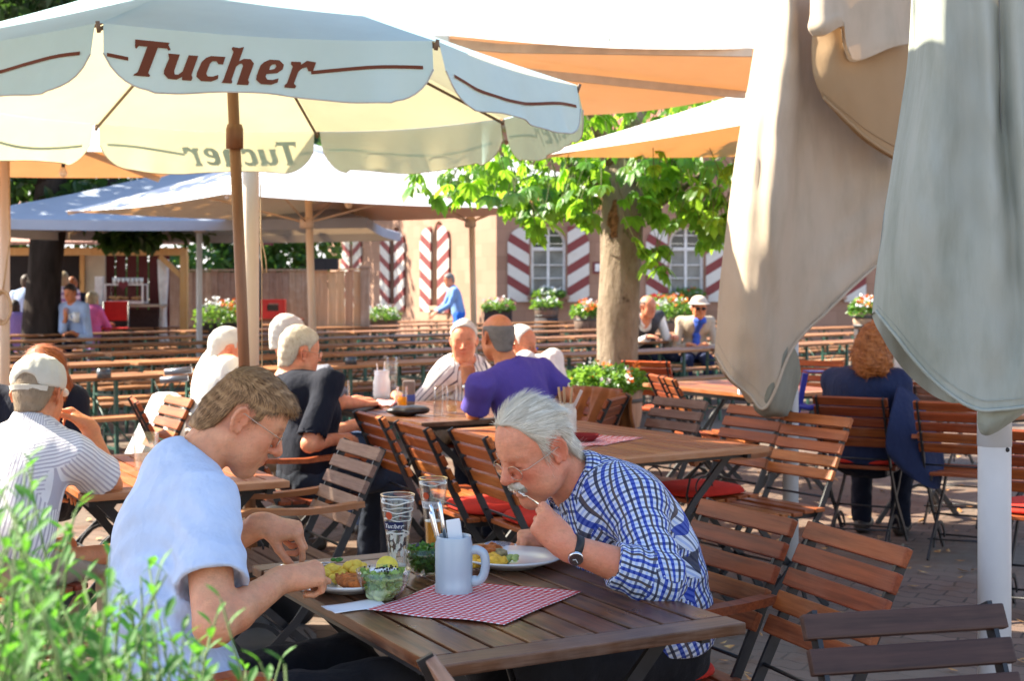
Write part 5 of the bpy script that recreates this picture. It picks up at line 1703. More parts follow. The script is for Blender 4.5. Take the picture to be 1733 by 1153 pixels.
def building():
    root = thing('building', 'old sandstone building with arched windows and red and white striped shutters', 'building', (-.34, 31, 0))
    Mr = Matrix.Identity(4)
    wing(root, Mr, 13, 4.6, [(928 - CX) / FPX * 31 + .34, (1162 - CX) / FPX * 31 + .34, (1396 - CX) / FPX * 31 + .34, (1630 - CX) / FPX * 31 + .34], 1.26, 2.38, .76)
    d = V(-.342, .94, 0); d /= np.linalg.norm(d)
    # left wing runs back from the corner; local x measured from its far end
    L = 16.8; far = d * L
    Ml = Matrix(((-d[0], -d[1] * -1 * 0 + d[1] * 0 - 0, 0, far[0]), (-d[1], 0, 0, far[1]), (0, 0, 1, 0), (0, 0, 0, 1)))
    ax = Vector((-d[0], -d[1], 0)); ny = Vector((0, 0, 1)).cross(ax)
    Ml = Matrix(((ax.x, ny.x, 0, far[0]), (ax.y, ny.y, 0, far[1]), (0, 0, 1, 0), (0, 0, 0, 1)))
    # keep the corner clean: stop just short of the front wing
    wing(root, Ml, L - .004, 4.5, [L - 13.0, L - 8.27, L - 4.3], .95, 2.55, 1.0, open_dark=(1,), swing=R(18))
    b = MB(); b.box((6.3, .25, 4.72), (13.5, .9, .22), None, .02); b.prism([(-.6, 4.83), (-.6, 5.0), (13.4, 5.0), (13.4, 4.83)], (0, .2, 0), (1, 0, 0), (0, 0, 1), .1)
    b.build('cornice', STONE_T, root)
    r = MB(); r.add([(-.7, -.35, 4.84), (13.3, -.35, 4.84), (13.3, 3.2, 6.2), (-.7, 3.2, 6.2)], [(0, 1, 2, 3)]); r.build('roof', plain('red_roof_tiles', (.36, .15, .10), .85, .2, 0, .3, 20, .5, 30), root)
    # small plaque
    q = MB(); p = Q(1011, 453, 30.98); q.box((p.x + .34, -.015, p.z), (.20, .03, .26)); pl = q.build('plaque', plain('plaque_red', (.16, .03, .035), .5), root)
    q = MB(); q.box((p.x + .34, -.034, p.z), (.10, .008, .16)); q.build('emblem', WHITEP, pl)
building()

# ---------------------------------------------------------------- planters
TUB = plain('weathered_tub_wood', (.16, .11, .085), .85, .2, 0, .35, 12, .4, 40, stretch=(3, 3, .3))
TUB_D = plain('dark_tub_wood', (.055, .048, .05), .8, .2, 0, .35, 12, .4, 40, stretch=(3, 3, .3))
TUB_P = plain('pale_tub_wood', (.42, .28, .20), .8, .2, 0, .25, 12, .4, 40, stretch=(3, 3, .3))
PETAL = {'white': plain('white_petals', (.78, .78, .76), .6, .2, 0, .05), 'orange': plain('orange_petals', (.80, .20, .03), .6, .2, 0, .1), 'red': plain('red_petals', (.62, .05, .03), .6, .2, 0, .1), 'pink': plain('pink_petals', (.75, .35, .36), .6, .2, 0, .1)}
HOOP = plain('dull_iron_hoop', (.10, .10, .10), .6, .4, .6, .2)
def flowers(root, c, r, h, colors, seed, n=420, leaf=.07, nb=26, dome=1.0):
    rg = np.random.default_rng(seed); c = np.array(c, float)
    a = rg.uniform(0, 6.28, n); q = rg.uniform(0, 1, n) ** .5; z = rg.uniform(0, 1, n)
    P = c + np.stack([np.cos(a) * q * r * 1.15, np.sin(a) * q * r * 1.15, h * z * np.sqrt(np.maximum(0, 1 - q * q * .75)) * dome], 1)
    d = np.stack([np.cos(a), np.sin(a), rg.uniform(-.5, .9, n)], 1) + rg.normal(size=(n, 3)) * .4
    nr = rg.normal(size=(n, 3)) * .5 + V(0, 0, 1)
    X, F, col = leaf_quads(P, d, nr, leaf * rg.uniform(.7, 1.3, n), leaf * .75 * rg.uniform(.7, 1.2, n), rg)
    leaf_obj('foliage', X, F, col, L_FLOWER, root)
    for k, cn in enumerate(colors):
        m = MB()
        for i in range(nb):
            a = rg.uniform(0, 6.28); q = rg.uniform(.1, 1.1) ** .7; p = c + V(math.cos(a) * q * r * 1.15, math.sin(a) * q * r * 1.15, h * math.sqrt(max(0, 1.15 - q * q * .8)) * rg.uniform(.75, 1.12))
            if k == 1: p[0] += r * .3
            s = leaf * rg.uniform(.30, .62)
            for j in range(7):
                o = rg.normal(size=3) * s * .55; b = rg.normal(size=3); b = unit(b + V(0, -.6, .6)); u = unit(np.cross(b, V(.3, .2, 1))); w = np.cross(b, u)
                m.add([p + o + u * s * .6, p + o + w * s * .6, p + o - u * s * .6, p + o - w * s * .6], [(0, 1, 2, 3)])
        m.build('blossoms', PETAL[cn], root)
def tub(label, px, pyr, d, r, hgt, colors, seed, mat=None, stack=0, box=False, fh=.3, group='flower tubs in the garden', n=420, leaf=.07, base=0.0, nb=26):
    """flower tub whose rim centre is seen at px,pyr at distance d"""
    p = Q(px, pyr, d); zt = p.z
    root = thing('flower_tub', label, 'planter', (p.x, p.y, base), 0, group)
    zt -= base; mat = mat or TUB
    b = MB(); z = zt - hgt
    if box:
        b.box((0, 0, zt - hgt / 2), (r * 2, r * 1.2, hgt), None, .01); b.box((0, 0, zt - .02), (r * 2.06, r * 1.26, .035))
    else:
        b.lathe([(r * .86, z), (r * .97, z + hgt * .45), (r, zt), (r * .93, zt), (r * .9, zt - .04), (.001, zt - .05)], n=22)
    b.build('tub', mat, root)
    if not box:
        h = MB()
        for f in (.18, .75):
            rr = r * (.86 + .14 * f) + .006; h.lathe([(rr, z + hgt * f - .015), (rr + .004, z + hgt * f), (rr + .003, z + hgt * f + .018)], n=22)
        h.build('hoop', HOOP, root)
    if z > .06:
        s = MB()
        if stack:
            s.lathe([(r * .92, 0), (r * 1.1, z * .5), (r * .92, z - .002)], n=22); s.build('barrel', TUB_D, root)
        else:
            for x in (-r * .6, r * .6): s.box((x, 0, z / 2 - .001), (.06, r * 1.2, z - .004))
            s.build('stand', TUB_D, root)
    flowers(root, (0, 0, zt - .03), r, fh, colors, seed, n, leaf, nb)
    return root
tub('big pale tub of white and orange flowers at the foot of the chestnut', 1024, 655, 11.2, .30, .40, ['white', 'orange'], 3, TUB_P, fh=.20, n=1100, leaf=.055, nb=11)
tub('box of white and orange flowers in front of the plank fence', 375, 546, 22.5, .36, .25, ['white', 'orange'], 4, TUB_D, box=True, fh=.36, n=520)
tub('grey tub of pale flowers beside the end of the plank fence', 647, 541, 26.5, .28, .25, ['white'], 5, TUB, box=True, fh=.26, n=350)
tub('black box of dark leaves and pink flowers under the building corner', 843, 524, 27.5, .27, .34, ['pink', 'white'], 6, TUB_D, box=True, fh=.24, n=350, nb=14)
tub('flower tub stacked on a dark barrel below the left front window', 925, 519, 28.0, .25, .22, ['white'], 7, TUB, stack=1, fh=.20, n=320, nb=16)
tub('brown tub of orange and white flowers left of the chestnut trunk', 996, 534, 24.0, .25, .30, ['orange', 'white'], 8, TUB, fh=.26, n=380)
tub('tub of white and orange flowers between the two distant sitters', 1140, 536, 23.0, .30, .34, ['white', 'orange'], 9, TUB, fh=.34, n=520)
tub('red and green flower tub behind the man in the grey waistcoat', 1118, 517, 26.0, .26, .3, ['red'], 10, TUB, stack=1, fh=.22, n=320, nb=16)
tub('pale pot of white and orange flowers on a post by the folded canvas', 1468, 530, 15.5, .16, .17, ['white', 'orange'], 11, TUB_P, fh=.20, n=320, leaf=.055)
for i, (px, lab) in enumerate(((928, 'window box of pale flowers on the sill of the window left of the trunk'), (1163, 'window box of green leaves on the sill of the window right of the trunk'))):
    p = Q(px, 505, 30.86); root = thing('window_box', lab, 'planter', p, 0, 'window boxes on the building')
    b = MB(); b.box((0, -.10, -.06), (.84 if i else .74, .20, .17), None, .01); b.build('box', plain('terracotta_box', (.20, .105, .07), .8) , root)
    flowers(root, (0, -.10, .02), .30, .20, ['white'] if i == 0 else ['red'], 30 + i, 330, .07, 18 if i == 0 else 4)

# ---------------------------------------------------------------- fence, stall, far trees
FENCE_G = wood('fence_grey_brown', (.25, .165, .11), (.40, .28, .20), (.44, .36, .29), .5, 'z', .8, 22, .05)
FENCE_N = wood('fence_new', (.44, .25, .13), (.60, .38, .22), (.40, .30, .22), .35, 'z', .75, 22, .05)
def fence(label, a, b, h, mat, bw=.115, seed=1):
    a = Vector((a[0], a[1], 0)); b = Vector((b[0], b[1], 0)); d = b - a; L = d.length
    root = thing('plank_fence', label, 'fence', a, math.atan2(d.y, d.x)); rg = random.Random(seed); m = MB(); n = int(L / (bw + .012))
    for i in range(n):
        m.box(((i + .5) * L / n, rg.uniform(-.004, .004), h / 2 + rg.uniform(-.012, .012)), (L / n - .006, .022, h))
    m.build('planks', mat, root)
    m = MB()
    for z in (.4, h - .25): m.box((L / 2, .035, z), (L, .045, .09))
    m.box((L / 2, .0, h + .03), (L + .06, .09, .03)); m.build('rail', mat, root)
    k = max(2, int(L / 1.9) + 1)
    for i in range(k):
        m = MB(); m.box((i * L / (k - 1), .10, h / 2 + .05), (.09, .09, h + .1)); m.build('post', FENCE_G, root)
    return root
pa = Q(283, 480, 26.5); pb = Q(545, 480, 25.8); fence('grey-brown plank fence in front of the dark hedge', pa, pb, 1.72, FENCE_G, seed=2)
pc = Q(527, 480, 24.6); pd = Q(612, 480, 24.6); fence('newer orange-brown plank fence beside the striped shutters', pc, pd, 1.72, FENCE_N, seed=3)
p = MB(); q0 = Q(618, 480, 24.6); p.box((q0.x, q0.y, .88), (.15, .15, 1.76), None, .01); p.box((q0.x, q0.y, 1.775), (.19, .19, .03)); tag(p.build('fence_post', FENCE_G), 'square grey post at the right end of the newer fence', 'post')
for i, x in enumerate((541, 562)):
    p = Q(x, 459, 24.62); b = MB()
    for s in (-1, 1):
        b.box((s * .10, 0, .10), (.015, .22, .20)); b.box((0, s * .11, .10), (.19, .015, .20))
    b.box((0, 0, .008), (.19, .20, .014))
    o = b.build('crate', plain('black_crate', (.02, .02, .022), .6)); o.location = p + Vector((0, 0, .02)); tag(o, ('left' if i == 0 else 'right') + ' one of two small black crates on top of the newer fence', 'crate', 'black crates on the fence')
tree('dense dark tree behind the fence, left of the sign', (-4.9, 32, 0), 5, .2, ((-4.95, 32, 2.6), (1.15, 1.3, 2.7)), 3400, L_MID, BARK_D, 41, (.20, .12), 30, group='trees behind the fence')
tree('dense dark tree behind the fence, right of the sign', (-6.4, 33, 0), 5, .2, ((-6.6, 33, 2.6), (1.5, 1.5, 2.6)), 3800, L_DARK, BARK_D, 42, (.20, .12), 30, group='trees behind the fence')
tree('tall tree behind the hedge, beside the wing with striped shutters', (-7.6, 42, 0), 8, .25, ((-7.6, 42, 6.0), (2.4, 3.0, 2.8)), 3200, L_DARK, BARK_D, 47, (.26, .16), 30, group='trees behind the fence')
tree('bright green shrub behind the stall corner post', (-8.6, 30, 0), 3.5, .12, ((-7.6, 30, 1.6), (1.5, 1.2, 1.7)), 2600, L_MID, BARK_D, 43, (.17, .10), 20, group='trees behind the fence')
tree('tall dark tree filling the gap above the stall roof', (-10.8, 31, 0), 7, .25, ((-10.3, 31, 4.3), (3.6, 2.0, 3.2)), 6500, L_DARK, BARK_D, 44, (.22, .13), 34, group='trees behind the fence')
def big_tree():
    rg = np.random.default_rng(50); base = Vector((-6.95, 21, 0)); root = thing('tree', 'dark old tree with a thick almost black trunk by the food stall', 'tree', base)
    m = trunk_mesh((0, 0, 0), (.1, .1, 4.2), .27, .22, rg, BARK_D, root, n=18, flare=1.35)
    for e in ((-2.2, -.4, 5.2), (2.0, -.6, 5.0), (.4, -1.6, 5.4), (-.6, 1.8, 5.6), (1.9, .8, 3.0)):
        m.tube([(.05, .05, 2.9 if e[2] > 4 else 2.3), (e[0] * .45, e[1] * .45, (3 + e[2]) / 2), e], [.12, .08, .03], 8)
    m.build('trunk', BARK_D, root)
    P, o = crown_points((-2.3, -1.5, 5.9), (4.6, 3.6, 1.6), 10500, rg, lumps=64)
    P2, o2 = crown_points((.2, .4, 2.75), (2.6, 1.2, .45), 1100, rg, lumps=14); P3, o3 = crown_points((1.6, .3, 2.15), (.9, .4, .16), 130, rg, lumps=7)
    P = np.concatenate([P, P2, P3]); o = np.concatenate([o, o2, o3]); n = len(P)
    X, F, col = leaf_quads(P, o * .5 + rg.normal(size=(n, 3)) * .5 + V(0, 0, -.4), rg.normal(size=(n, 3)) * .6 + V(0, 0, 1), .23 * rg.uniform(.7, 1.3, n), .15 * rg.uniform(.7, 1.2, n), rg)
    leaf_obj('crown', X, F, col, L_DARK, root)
big_tree()
# sign
p = Q(440, 401, 25.2); root = thing('sign', 'small dark red sign with white writing behind the cream pole', 'sign', (p.x, p.y, 0))
b = MB(); b.box((0, 0, p.z), (.46, .03, .30)); sb = b.build('board', plain('sign_red', (.17, .035, .045), .5), root)
b = MB(); rg = random.Random(2)
for (z, x0, x1) in ((.055, -.12, .10), (-.045, -.14, .21)):
    x = x0
    while x < x1:
        w = rg.uniform(.018, .03); h = rg.choice((.05, .05, .075)); b.box((x, -.018, p.z + z + h / 2 - .03), (w, .006, h)); x += w + .012
b.build('writing', WHITEP, sb); b = MB(); b.tube([(0, .03, 0), (0, .03, p.z + .1)], .025, 8); b.build('post', STEEL, root)

def stall():
    d = 24.0; root = thing('food_stall', 'timber food stall with a red tiled roof, dark slatted wall and serving counter', 'stall', (-7.2, d, 0))
    yel = wood('yellow_timber', (.50, .28, .10), (.62, .38, .15), (.5, .35, .2), .3, 'z', .6, 20, .05)
    X = lambda px, dd=d: (px - CX) / FPX * dd + 7.2
    Z = lambda py, dd=d: CH - (py - HY) / FPX * dd
    # roof
    r = MB(); zt = Z(390); ze = Z(420) + .05
    r.add([(X(-60), -.35, ze), (X(328), -.35, ze), (X(318), 1.9, zt + .55), (X(-60), 1.9, zt + .55), (X(-60), -.35, ze + .05), (X(328), -.35, ze + .05), (X(318), 1.9, zt + .60), (X(-60), 1.9, zt + .60)], [(0, 1, 2, 3), (7, 6, 5, 4), (0, 4, 5, 1), (1, 5, 6, 2), (2, 6, 7, 3), (3, 7, 4, 0)])
    r.build('roof', plain('faded_roof_tiles', (.48, .27, .21), .85, .2, 0, .25, 18, .6, 22), root)
    b = MB(); b.box(((X(-60) + X(318)) / 2, -.05, Z(426)), (X(318) - X(-60), .12, .13)); b.build('beam', yel, root)
    b = MB(); b.box((X(313), -.05, Z(432) / 2), (.12, .12, Z(432) - .004)); b.build('post', yel, root)
    b = MB(); b.tube([(X(311), -.05, Z(470)), (X(272), -.05, Z(434))], .01, flat=(.08, .08)); b.build('brace', yel, root)
    # turned white pillar
    b = MB(); b.lathe([(.10, 0), (.10, .55), (.07, .62), (.055, 1.0), (.085, 1.5), (.10, Z(434) - .05)], (X(274), .1, 0), 16); b.build('pillar', WHITEP, root)
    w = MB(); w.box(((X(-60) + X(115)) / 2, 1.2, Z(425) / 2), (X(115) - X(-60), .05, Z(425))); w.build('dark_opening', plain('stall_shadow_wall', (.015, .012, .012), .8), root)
    w = MB(); w.box((X(133), .9, Z(425) / 2), (X(153) - X(114), .08, Z(425))); w.build('panel', plain('cream_panel', (.50, .47, .38), .7, .3, 0, .12, 3), root)
    b = MB(); b.box((X(114.5), .82, Z(425) / 2), (.07, .07, Z(425) - .01)); b.build('post', yel, root)
    m = MB(); dr = plain('dark_red_boards', (.10, .022, .024), .7, .3, 0, .25, 14, stretch=(4, 4, .4))
    x = X(155)
    while x < X(262):
        m.box((x, 1.1, Z(425) / 2), (.16, .03, Z(425))); x += .195
    m.build('slatted_wall', dr, root)
    m = MB(); m.box((X(256), .3, Z(425) / 2), (.16, .06, Z(425) - .01)); m.build('shutter_board', dr, root)
    c = MB(); c.box(((X(140) + X(282)) / 2, -.15, Z(517)), (X(282) - X(140), .45, .04)); c.build('counter', plain('pale_counter', (.42, .33, .25), .5), root)
    c = MB(); c.box(((X(140) + X(268)) / 2, .0, Z(519) / 2 - .02), (X(268) - X(140), .06, Z(519) - .05)); c.build('counter_front', plain('dark_counter_front', (.035, .018, .018), .7, .3, 0, .3, 9), root)
    c = MB(); c.box((X(172), -.12, Z(493)), (.13, .12, .50)); c.build('white_box', WHITEP, root)
    for (x, z) in ((60, 1), (30, 1)):
        pass
    # back shelf lines in the dark opening
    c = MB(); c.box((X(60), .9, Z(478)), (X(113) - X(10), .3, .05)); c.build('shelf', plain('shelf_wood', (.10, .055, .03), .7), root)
stall()
# display case on the counter
def display_case():
    d = 23.7; p = Q(214, 516, d); root = thing('display_case', 'glass display case of food on the stall counter', 'display case', (p.x, p.y, p.z + .02))
    w, h, dp = .62, .33, .32
    f = MB()
    for x in (-w / 2, w / 2):
        for y in (-dp / 2, dp / 2): f.box((x, y, h / 2), (.025, .025, h))
    for y in (-dp / 2, dp / 2):
        f.box((0, y, h - .012), (w - .026, .024, .024)); f.box((0, y, .012), (w - .026, .024, .024))
    f.build('frame', WHITEP, root)
    g = NT('case_glass'); g.base((.95, .97, .96)); g.set(rough=.03, trans=1.0, ior=1.05)
    b = MB(); b.box((0, 0, h / 2), (w - .03, dp - .03, h - .03)); b.build('glass', g.m, root)
    b = MB(); b.box((0, 0, .035), (w - .08, dp - .08, .03)); b.build('tray', plain('tray_steel', (.4, .4, .4), .3, .5, .8), root)
    b = MB(); rg = random.Random(4)
    for i in range(26): b.ball((rg.uniform(-.24, .24), rg.uniform(-.1, .1), .075 + rg.uniform(0, .03)), rg.uniform(.025, .045), 5, (1.2, 1, .7))
    b.build('food', plain('baked_food', (.50, .26, .10), .6, .3, 0, .4, 12), root)
    b = MB(); pts = []
    for i in range(30):
        t = 2 * math.pi * i / 30; pts.append((.0065 * 16 * math.sin(t) ** 3 * .8, .0055 * (13 * math.cos(t) - 5 * math.cos(2 * t) - 2 * math.cos(3 * t) - math.cos(4 * t))))
    b.prism(pts, (0, -dp / 2 - .03, h - .02), (1, 0, 0), (0, 0, 1), .012); b.build('heart', plain('heart_red', (.16, .02, .03), .6), root)
    b = MB()
    for i in range(7): b.lathe([(.028, 0), (.034, .10), (.03, .10), (.025, .01)], (-.20 + i * .075, 0, h), 10)
    b.build('cups', WHITEP, root)
display_case()
# red folding chair standing before the counter
p = Q(196, 545, 22.2); root = thing('canvas_chair', 'red canvas folding chair in front of the stall counter', 'chair', (p.x, p.y, 0), R(8))
b = MB()
for x in (-.19, .19):
    b.tube([(x, .0, .0), (x, .05, 1.22)], .014, 8); b.tube([(x, -.3, 0), (x, .15, .6)], .012, 8)
b.build('frame', STEEL, root)
b = MB(); b.box((0, .05, 1.07), (.36, .02, .30), Matrix.Rotation(R(-3), 3, 'X'), .006); b.box((0, -.05, .80), (.40, .34, .02)); b.build('canvas', plain('red_canvas', (.55, .03, .025), .7, .2, 0, .12), root)
# red drinks crate by the fence
p = Q(463, 539, 22.5); root = thing('drinks_crate', 'bright red bottle crate standing on a table by the fence', 'crate', (p.x, p.y, p.z), R(4))
b = MB(); rd = plain('bright_red_plastic', (.72, .018, .014), .35, .5, 0, .06)
for s in (-1, 1):
    b.box((s * .18, 0, .15), (.02, .28, .30)); 
    b.box((0, s * .13, .06), (.34, .02, .12)); b.box((0, s * .13, .27), (.34, .02, .06)); b.box((-.13, s * .13, .18), (.08, .02, .12)); b.box((.13, s * .13, .18), (.08, .02, .12))
b.box((0, 0, .01), (.34, .24, .02)); b.build('shell', rd, root)
b = MB(); b.box((0, 0, .13), (.30, .22, .18)); b.build('bottles', plain('dark_bottles', (.03, .02, .012), .3), root)
tb = MB(); tb.box((p.x, p.y, p.z - .02), (.9, .5, .035)); tt = tb.build('side_table', W_BROWN); tag(tt, 'small table under the bright red bottle crate', 'table')
tb = MB(); 
for x in (-.35, .35): tb.box((p.x + x, p.y, (p.z - .04) / 2), (.04, .4, p.z - .045))
tl = tb.build('leg', STEEL, tt)
# ---------------------------------------------------------------- tableware
TZ = .7601
def smooth_path(pts, k):
    P_ = [np.array(p, float) for p in pts]; out = []; n = len(P_) - 1
    for i in range(n):
        p0, p1, p2, p3 = P_[max(i - 1, 0)], P_[i], P_[i + 1], P_[min(i + 2, n)]
        for j in range(k):
            u = j / k; out.append(Vector(.5 * (2 * p1 + (p2 - p0) * u + (2 * p0 - 5 * p1 + 4 * p2 - p3) * u * u + (3 * p1 - p0 - 3 * p2 + p3) * u ** 3)))
    return out + [Vector(P_[-1])]
def glassmat():
    # thin-walled glass: clear with reflections that grow toward grazing angles
    t = NT('clear_glass'); tr = t.n('ShaderNodeBsdfTransparent'); tr.inputs[0].default_value = (.96, .975, .97, 1)
    gl = t.n('ShaderNodeBsdfGlossy'); gl.inputs['Roughness'].default_value = .02; lw = t.n('ShaderNodeLayerWeight'); lw.inputs[0].default_value = .35
    f = t.math('ADD', t.math('MULTIPLY', t.math('POWER', lw.outputs['Facing'], 2.2), .80), .06)
    mx = t.n('ShaderNodeMixShader'); t.l(f, mx.inputs[0]); t.l(tr.outputs[0], mx.inputs[1]); t.l(gl.outputs[0], mx.inputs[2]); t.l(mx.outputs[0], t.out.inputs[0]); return t.m
GLASS = glassmat()
def fluid(name, col, dens=.45):
    t = NT(name); tr = t.n('ShaderNodeBsdfTransparent'); tr.inputs[0].default_value = sc(col, 1.0) + (1,); t.base(col); t.set(rough=.05, spec=.5)
    tl = t.n('ShaderNodeBsdfTranslucent'); tl.inputs[0].default_value = col + (1,); m1 = t.n('ShaderNodeMixShader'); m1.inputs[0].default_value = .5; t.l(t.b.outputs[0], m1.inputs[1]); t.l(tl.outputs[0], m1.inputs[2])
    m2 = t.n('ShaderNodeMixShader'); m2.inputs[0].default_value = dens; t.l(tr.outputs[0], m2.inputs[1]); t.l(m1.outputs[0], m2.inputs[2]); t.l(m2.outputs[0], t.out.inputs[0]); return t.m
BEER = fluid('golden_beer', (.95, .60, .10)); WATERY = fluid('water', (.96, .98, .98), .12)
FOAM = plain('beer_foam', (.85, .82, .74), .8, .2, 0, .05, 60, .5, 300)
CERAM = plain('pale_blue_stoneware', (.44, .52, .57), .28, .5, 0, .03, 4, coat=.25)
CHINA = plain('white_china', (.80, .80, .78), .14, .6, 0, .02, 4, coat=.4)
STEELP = plain('cutlery_steel', (.75, .75, .74), .16, .5, 1.0, .03)
PAPER = plain('white_paper', (.82, .82, .82), .9, .1, 0, .03, 20)
GILT = plain('gilt_rim', (.70, .50, .22), .25, .5, 1.0, .05)

def wheat_glass(label, px, py, h, r, level, foam, rim=None, lab=True, grp='tall wheat beer glasses on the front table', clean=False):
    p = G(px, py, TZ); root = thing('beer_glass', label, 'glass', p, 0, grp)
    prof = [(.62, 0), (.60, .03), (.53, .06), (.54, .12), (.60, .35), (.72, .58), (.90, .78), (1.0, .90), (.98, 1.0)]
    outer = [(r * a, h * z) for a, z in prof]; inner = [(max(.001, r * a - .0022), h * z) for a, z in prof[::-1] if z >= .06]
    g = MB(); g.lathe([(.0005, 0)] + outer + inner + [(.0005, h * .055)], n=36); g.build('glass', GLASS, root)
    ri = np.interp
    rr = lambda z: float(ri(z / h, [q[1] for q in prof], [q[0] for q in prof])) * r - .0028
    def column(z0, z1, n=8, k=1.0): return [(.0005, z0)] + [(rr(z0 + (z1 - z0) * i / n) * k, z0 + (z1 - z0) * i / n) for i in range(n + 1)] + [(.0005, z1)]
    b = MB(); b.lathe(column(h * .062, h * level), n=32); b.build('beer', BEER, root)
    if foam:
        f = MB(); f.lathe(column(h * level + .0006, h * (level + foam)), n=32); f.build('foam', FOAM, root)
        # foam rings clinging to the wall
        rg = random.Random(3); f = MB()
        for (zf, th) in ((.92, .004), (.82, .003), (.72, .002), (.56, .005)) if not clean else ((.93, .002),):
            pts = []
            for i in range(33):
                a = 2 * math.pi * i / 32; z = h * (zf + .012 * math.sin(a * 2 + zf * 9) + .006 * math.sin(a * 5)); q = rr(z) - .0006
                pts.append((q * math.cos(a), q * math.sin(a), z))
            f.tube(pts, .0010 + th * .25, 5, cap=False)
        f.build('foam_ring', FOAM, root)
        if not clean:
            f = MB(); 
            for i in range(40):
                a = rg.uniform(0, 6.28); z = h * rg.uniform(level + foam, .56); w = rg.uniform(.15, .5); hh = h * rg.uniform(.02, .09)
                vs = []
                for e in range(10):
                    t = 2 * math.pi * e / 10; k = rg.uniform(.6, 1.2); da = math.cos(t) * w * .5 * k; dz = math.sin(t) * hh * .7 * k
                    zz = min(z + dz, h * .9); q = rr(zz) - .0004; vs.append((q * math.cos(a + da), q * math.sin(a + da), zz))
                f.add(vs, [tuple(range(10))])
            f.build('foam_trace', FOAM, root)
    if rim:
        f = MB(); pts = [(r * .975 * math.cos(2 * math.pi * i / 32), r * .975 * math.sin(2 * math.pi * i / 32), h) for i in range(33)]; f.tube(pts, .0016, 6, cap=False); f.build('rim', rim, root)
    if lab:
        navy = plain('navy_print', (.012, .02, .09), .4); z0 = h * .62; hh = h * .085
        def place(a0, dr=0.0):
            return lambda x, y: Vector(((np.interp((z0 + y) / h, [q[1] for q in prof], [q[0] for q in prof]) * r + .0008 + dr) * math.cos(a0 + x / (r * .8)), (np.interp((z0 + y) / h, [q[1] for q in prof], [q[0] for q in prof]) * r + .0008 + dr) * math.sin(a0 + x / (r * .8)), z0 + y))
        f0 = place(R(-108)); m = MB(); n = 12; vs = []; fs = []
        for i in range(n + 1):
            x = -.026 + .052 * i / n; vs += [f0(x, -.002), f0(x, hh)]
        for i in range(n): fs.append((2 * i, 2 * i + 2, 2 * i + 3, 2 * i + 1))
        m.add(vs, fs, True); lb = m.build('label', navy if lab == 1 else plain('pale_print', (.7, .7, .7), .5), root)
        sz = .0105; f1 = place(R(-108), .0007)
        lettering('lettering', 'Tucher', lambda x, y: f1(-.0235 + x, .003 + y), sz, WHITEP if lab == 1 else plain('print_grey', (.35, .35, .36), .5), lb, grid=.006)
        m = MB(); f2 = place(R(-112), .0004); vs = [f2(.008 * math.cos(2 * math.pi * i / 12) - .004, hh + .016 + .010 * math.sin(2 * math.pi * i / 12)) for i in range(12)]; m.add(vs, [tuple(range(12))]); m.build('emblem', plain('emblem_red', (.6, .09, .03), .5), root)
    return root
wheat_glass('nearly empty tall beer glass with foam rings and a navy label', 673, 984, .215, .043, .14, .055, plain('glass_rim_gilt', (.72, .58, .42), .25, .5, .8), 1)
wheat_glass('half full tall beer glass of golden beer with a gilt rim', 733, 936, .205, .040, .42, .015, GILT, 2, clean=True)

def tumbler(label, px, py, h, r, level, mat, z=TZ, grp='straight glasses on the middle table', taper=.9, foam=0):
    p = G(px, py, z); root = thing('drinking_glass', label, 'glass', p, 0, grp)
    g = MB(); g.lathe([(.0005, 0), (r * taper, 0), (r, h), (r - .002, h), (r * taper - .002, .012), (.0005, .012)], n=24); g.build('glass', GLASS, root)
    if level:
        b = MB(); rr = r * taper - .0028; b.lathe([(.0005, .013), (rr, .013), (rr + (r - r * taper) * level, h * level), (.0005, h * level)], n=24); b.build('drink', mat, root)
    return root

def plate(label, px, py, r):
    p = G(px, py, TZ); root = mesh = MB()
    mesh.lathe([(.0005, .0), (r * .55, .0), (r * .6, .004), (r * .72, .010), (r, .024), (r * 1.005, .027), (r * .99, .029), (r * .73, .015), (r * .62, .010), (.0005, .009)], n=56)
    o = mesh.build('dinner_plate', CHINA); o.location = p; tag(o, label, 'plate', 'plates on the front table'); return p
PL1 = plate('white plate in front of the man in the light blue T-shirt', 592, 997, .128)
PL2 = plate('white plate in front of the man in the checked shirt', 866, 958, .132)
SCHN = plain('breaded_crust', (.52, .15, .03), .6, .3, 0, .45, 60, .8, 140)
POT = plain('yellow_potato', (.85, .58, .08), .6, .2, 0, .2, 40, .2, 120)
def lump(name, c, r, mat, label, cat, seed, amp=.004, res=.003, M=None):
    s = Sdf(); s.ell((0, 0, 0), r, .004); 
    v, q = sdf_mesh(s, res, lambda P: amp * vnoise(P, 90, seed) + amp * .6 * vnoise(P, 260, seed + 1), amp=amp * 2)
    o = np_mesh(name, v, q, mat); o.location = Vector(c); o.rotation_euler = (0, 0, seed * .7); return tag(o, label, cat)
def chunks(name, c, n, r, size, mat, label, cat, seed, hz=.02):
    rg = np.random.default_rng(seed); m = MB()
    for i in range(n):
        a = rg.uniform(0, 6.28); q = rg.uniform(0, 1) ** .5 * r; s = size * rg.uniform(.7, 1.25)
        k = len(m.v); m.ball((0, 0, 0), s * .62, 5, (1.25, 1.0, .62 + .2 * rg.random()))
        m.xf(Matrix.Translation((q * math.cos(a), q * math.sin(a) * .7, rg.uniform(.3, 1) * hz * (1.2 - q / r * .6))) @ Matrix.Rotation(rg.uniform(0, 3), 4, 'Z') @ Matrix.Rotation(rg.uniform(-.6, .6), 4, 'X'), k)
    o = m.build(name, mat); o.location = Vector(c); return tag(o, label, cat)
lump('schnitzel', PL1 + Vector((.02, -.050, .030)), (.072, .042, .015), SCHN, 'breaded cutlet on the plate of the man in the T-shirt', 'schnitzel', 3)
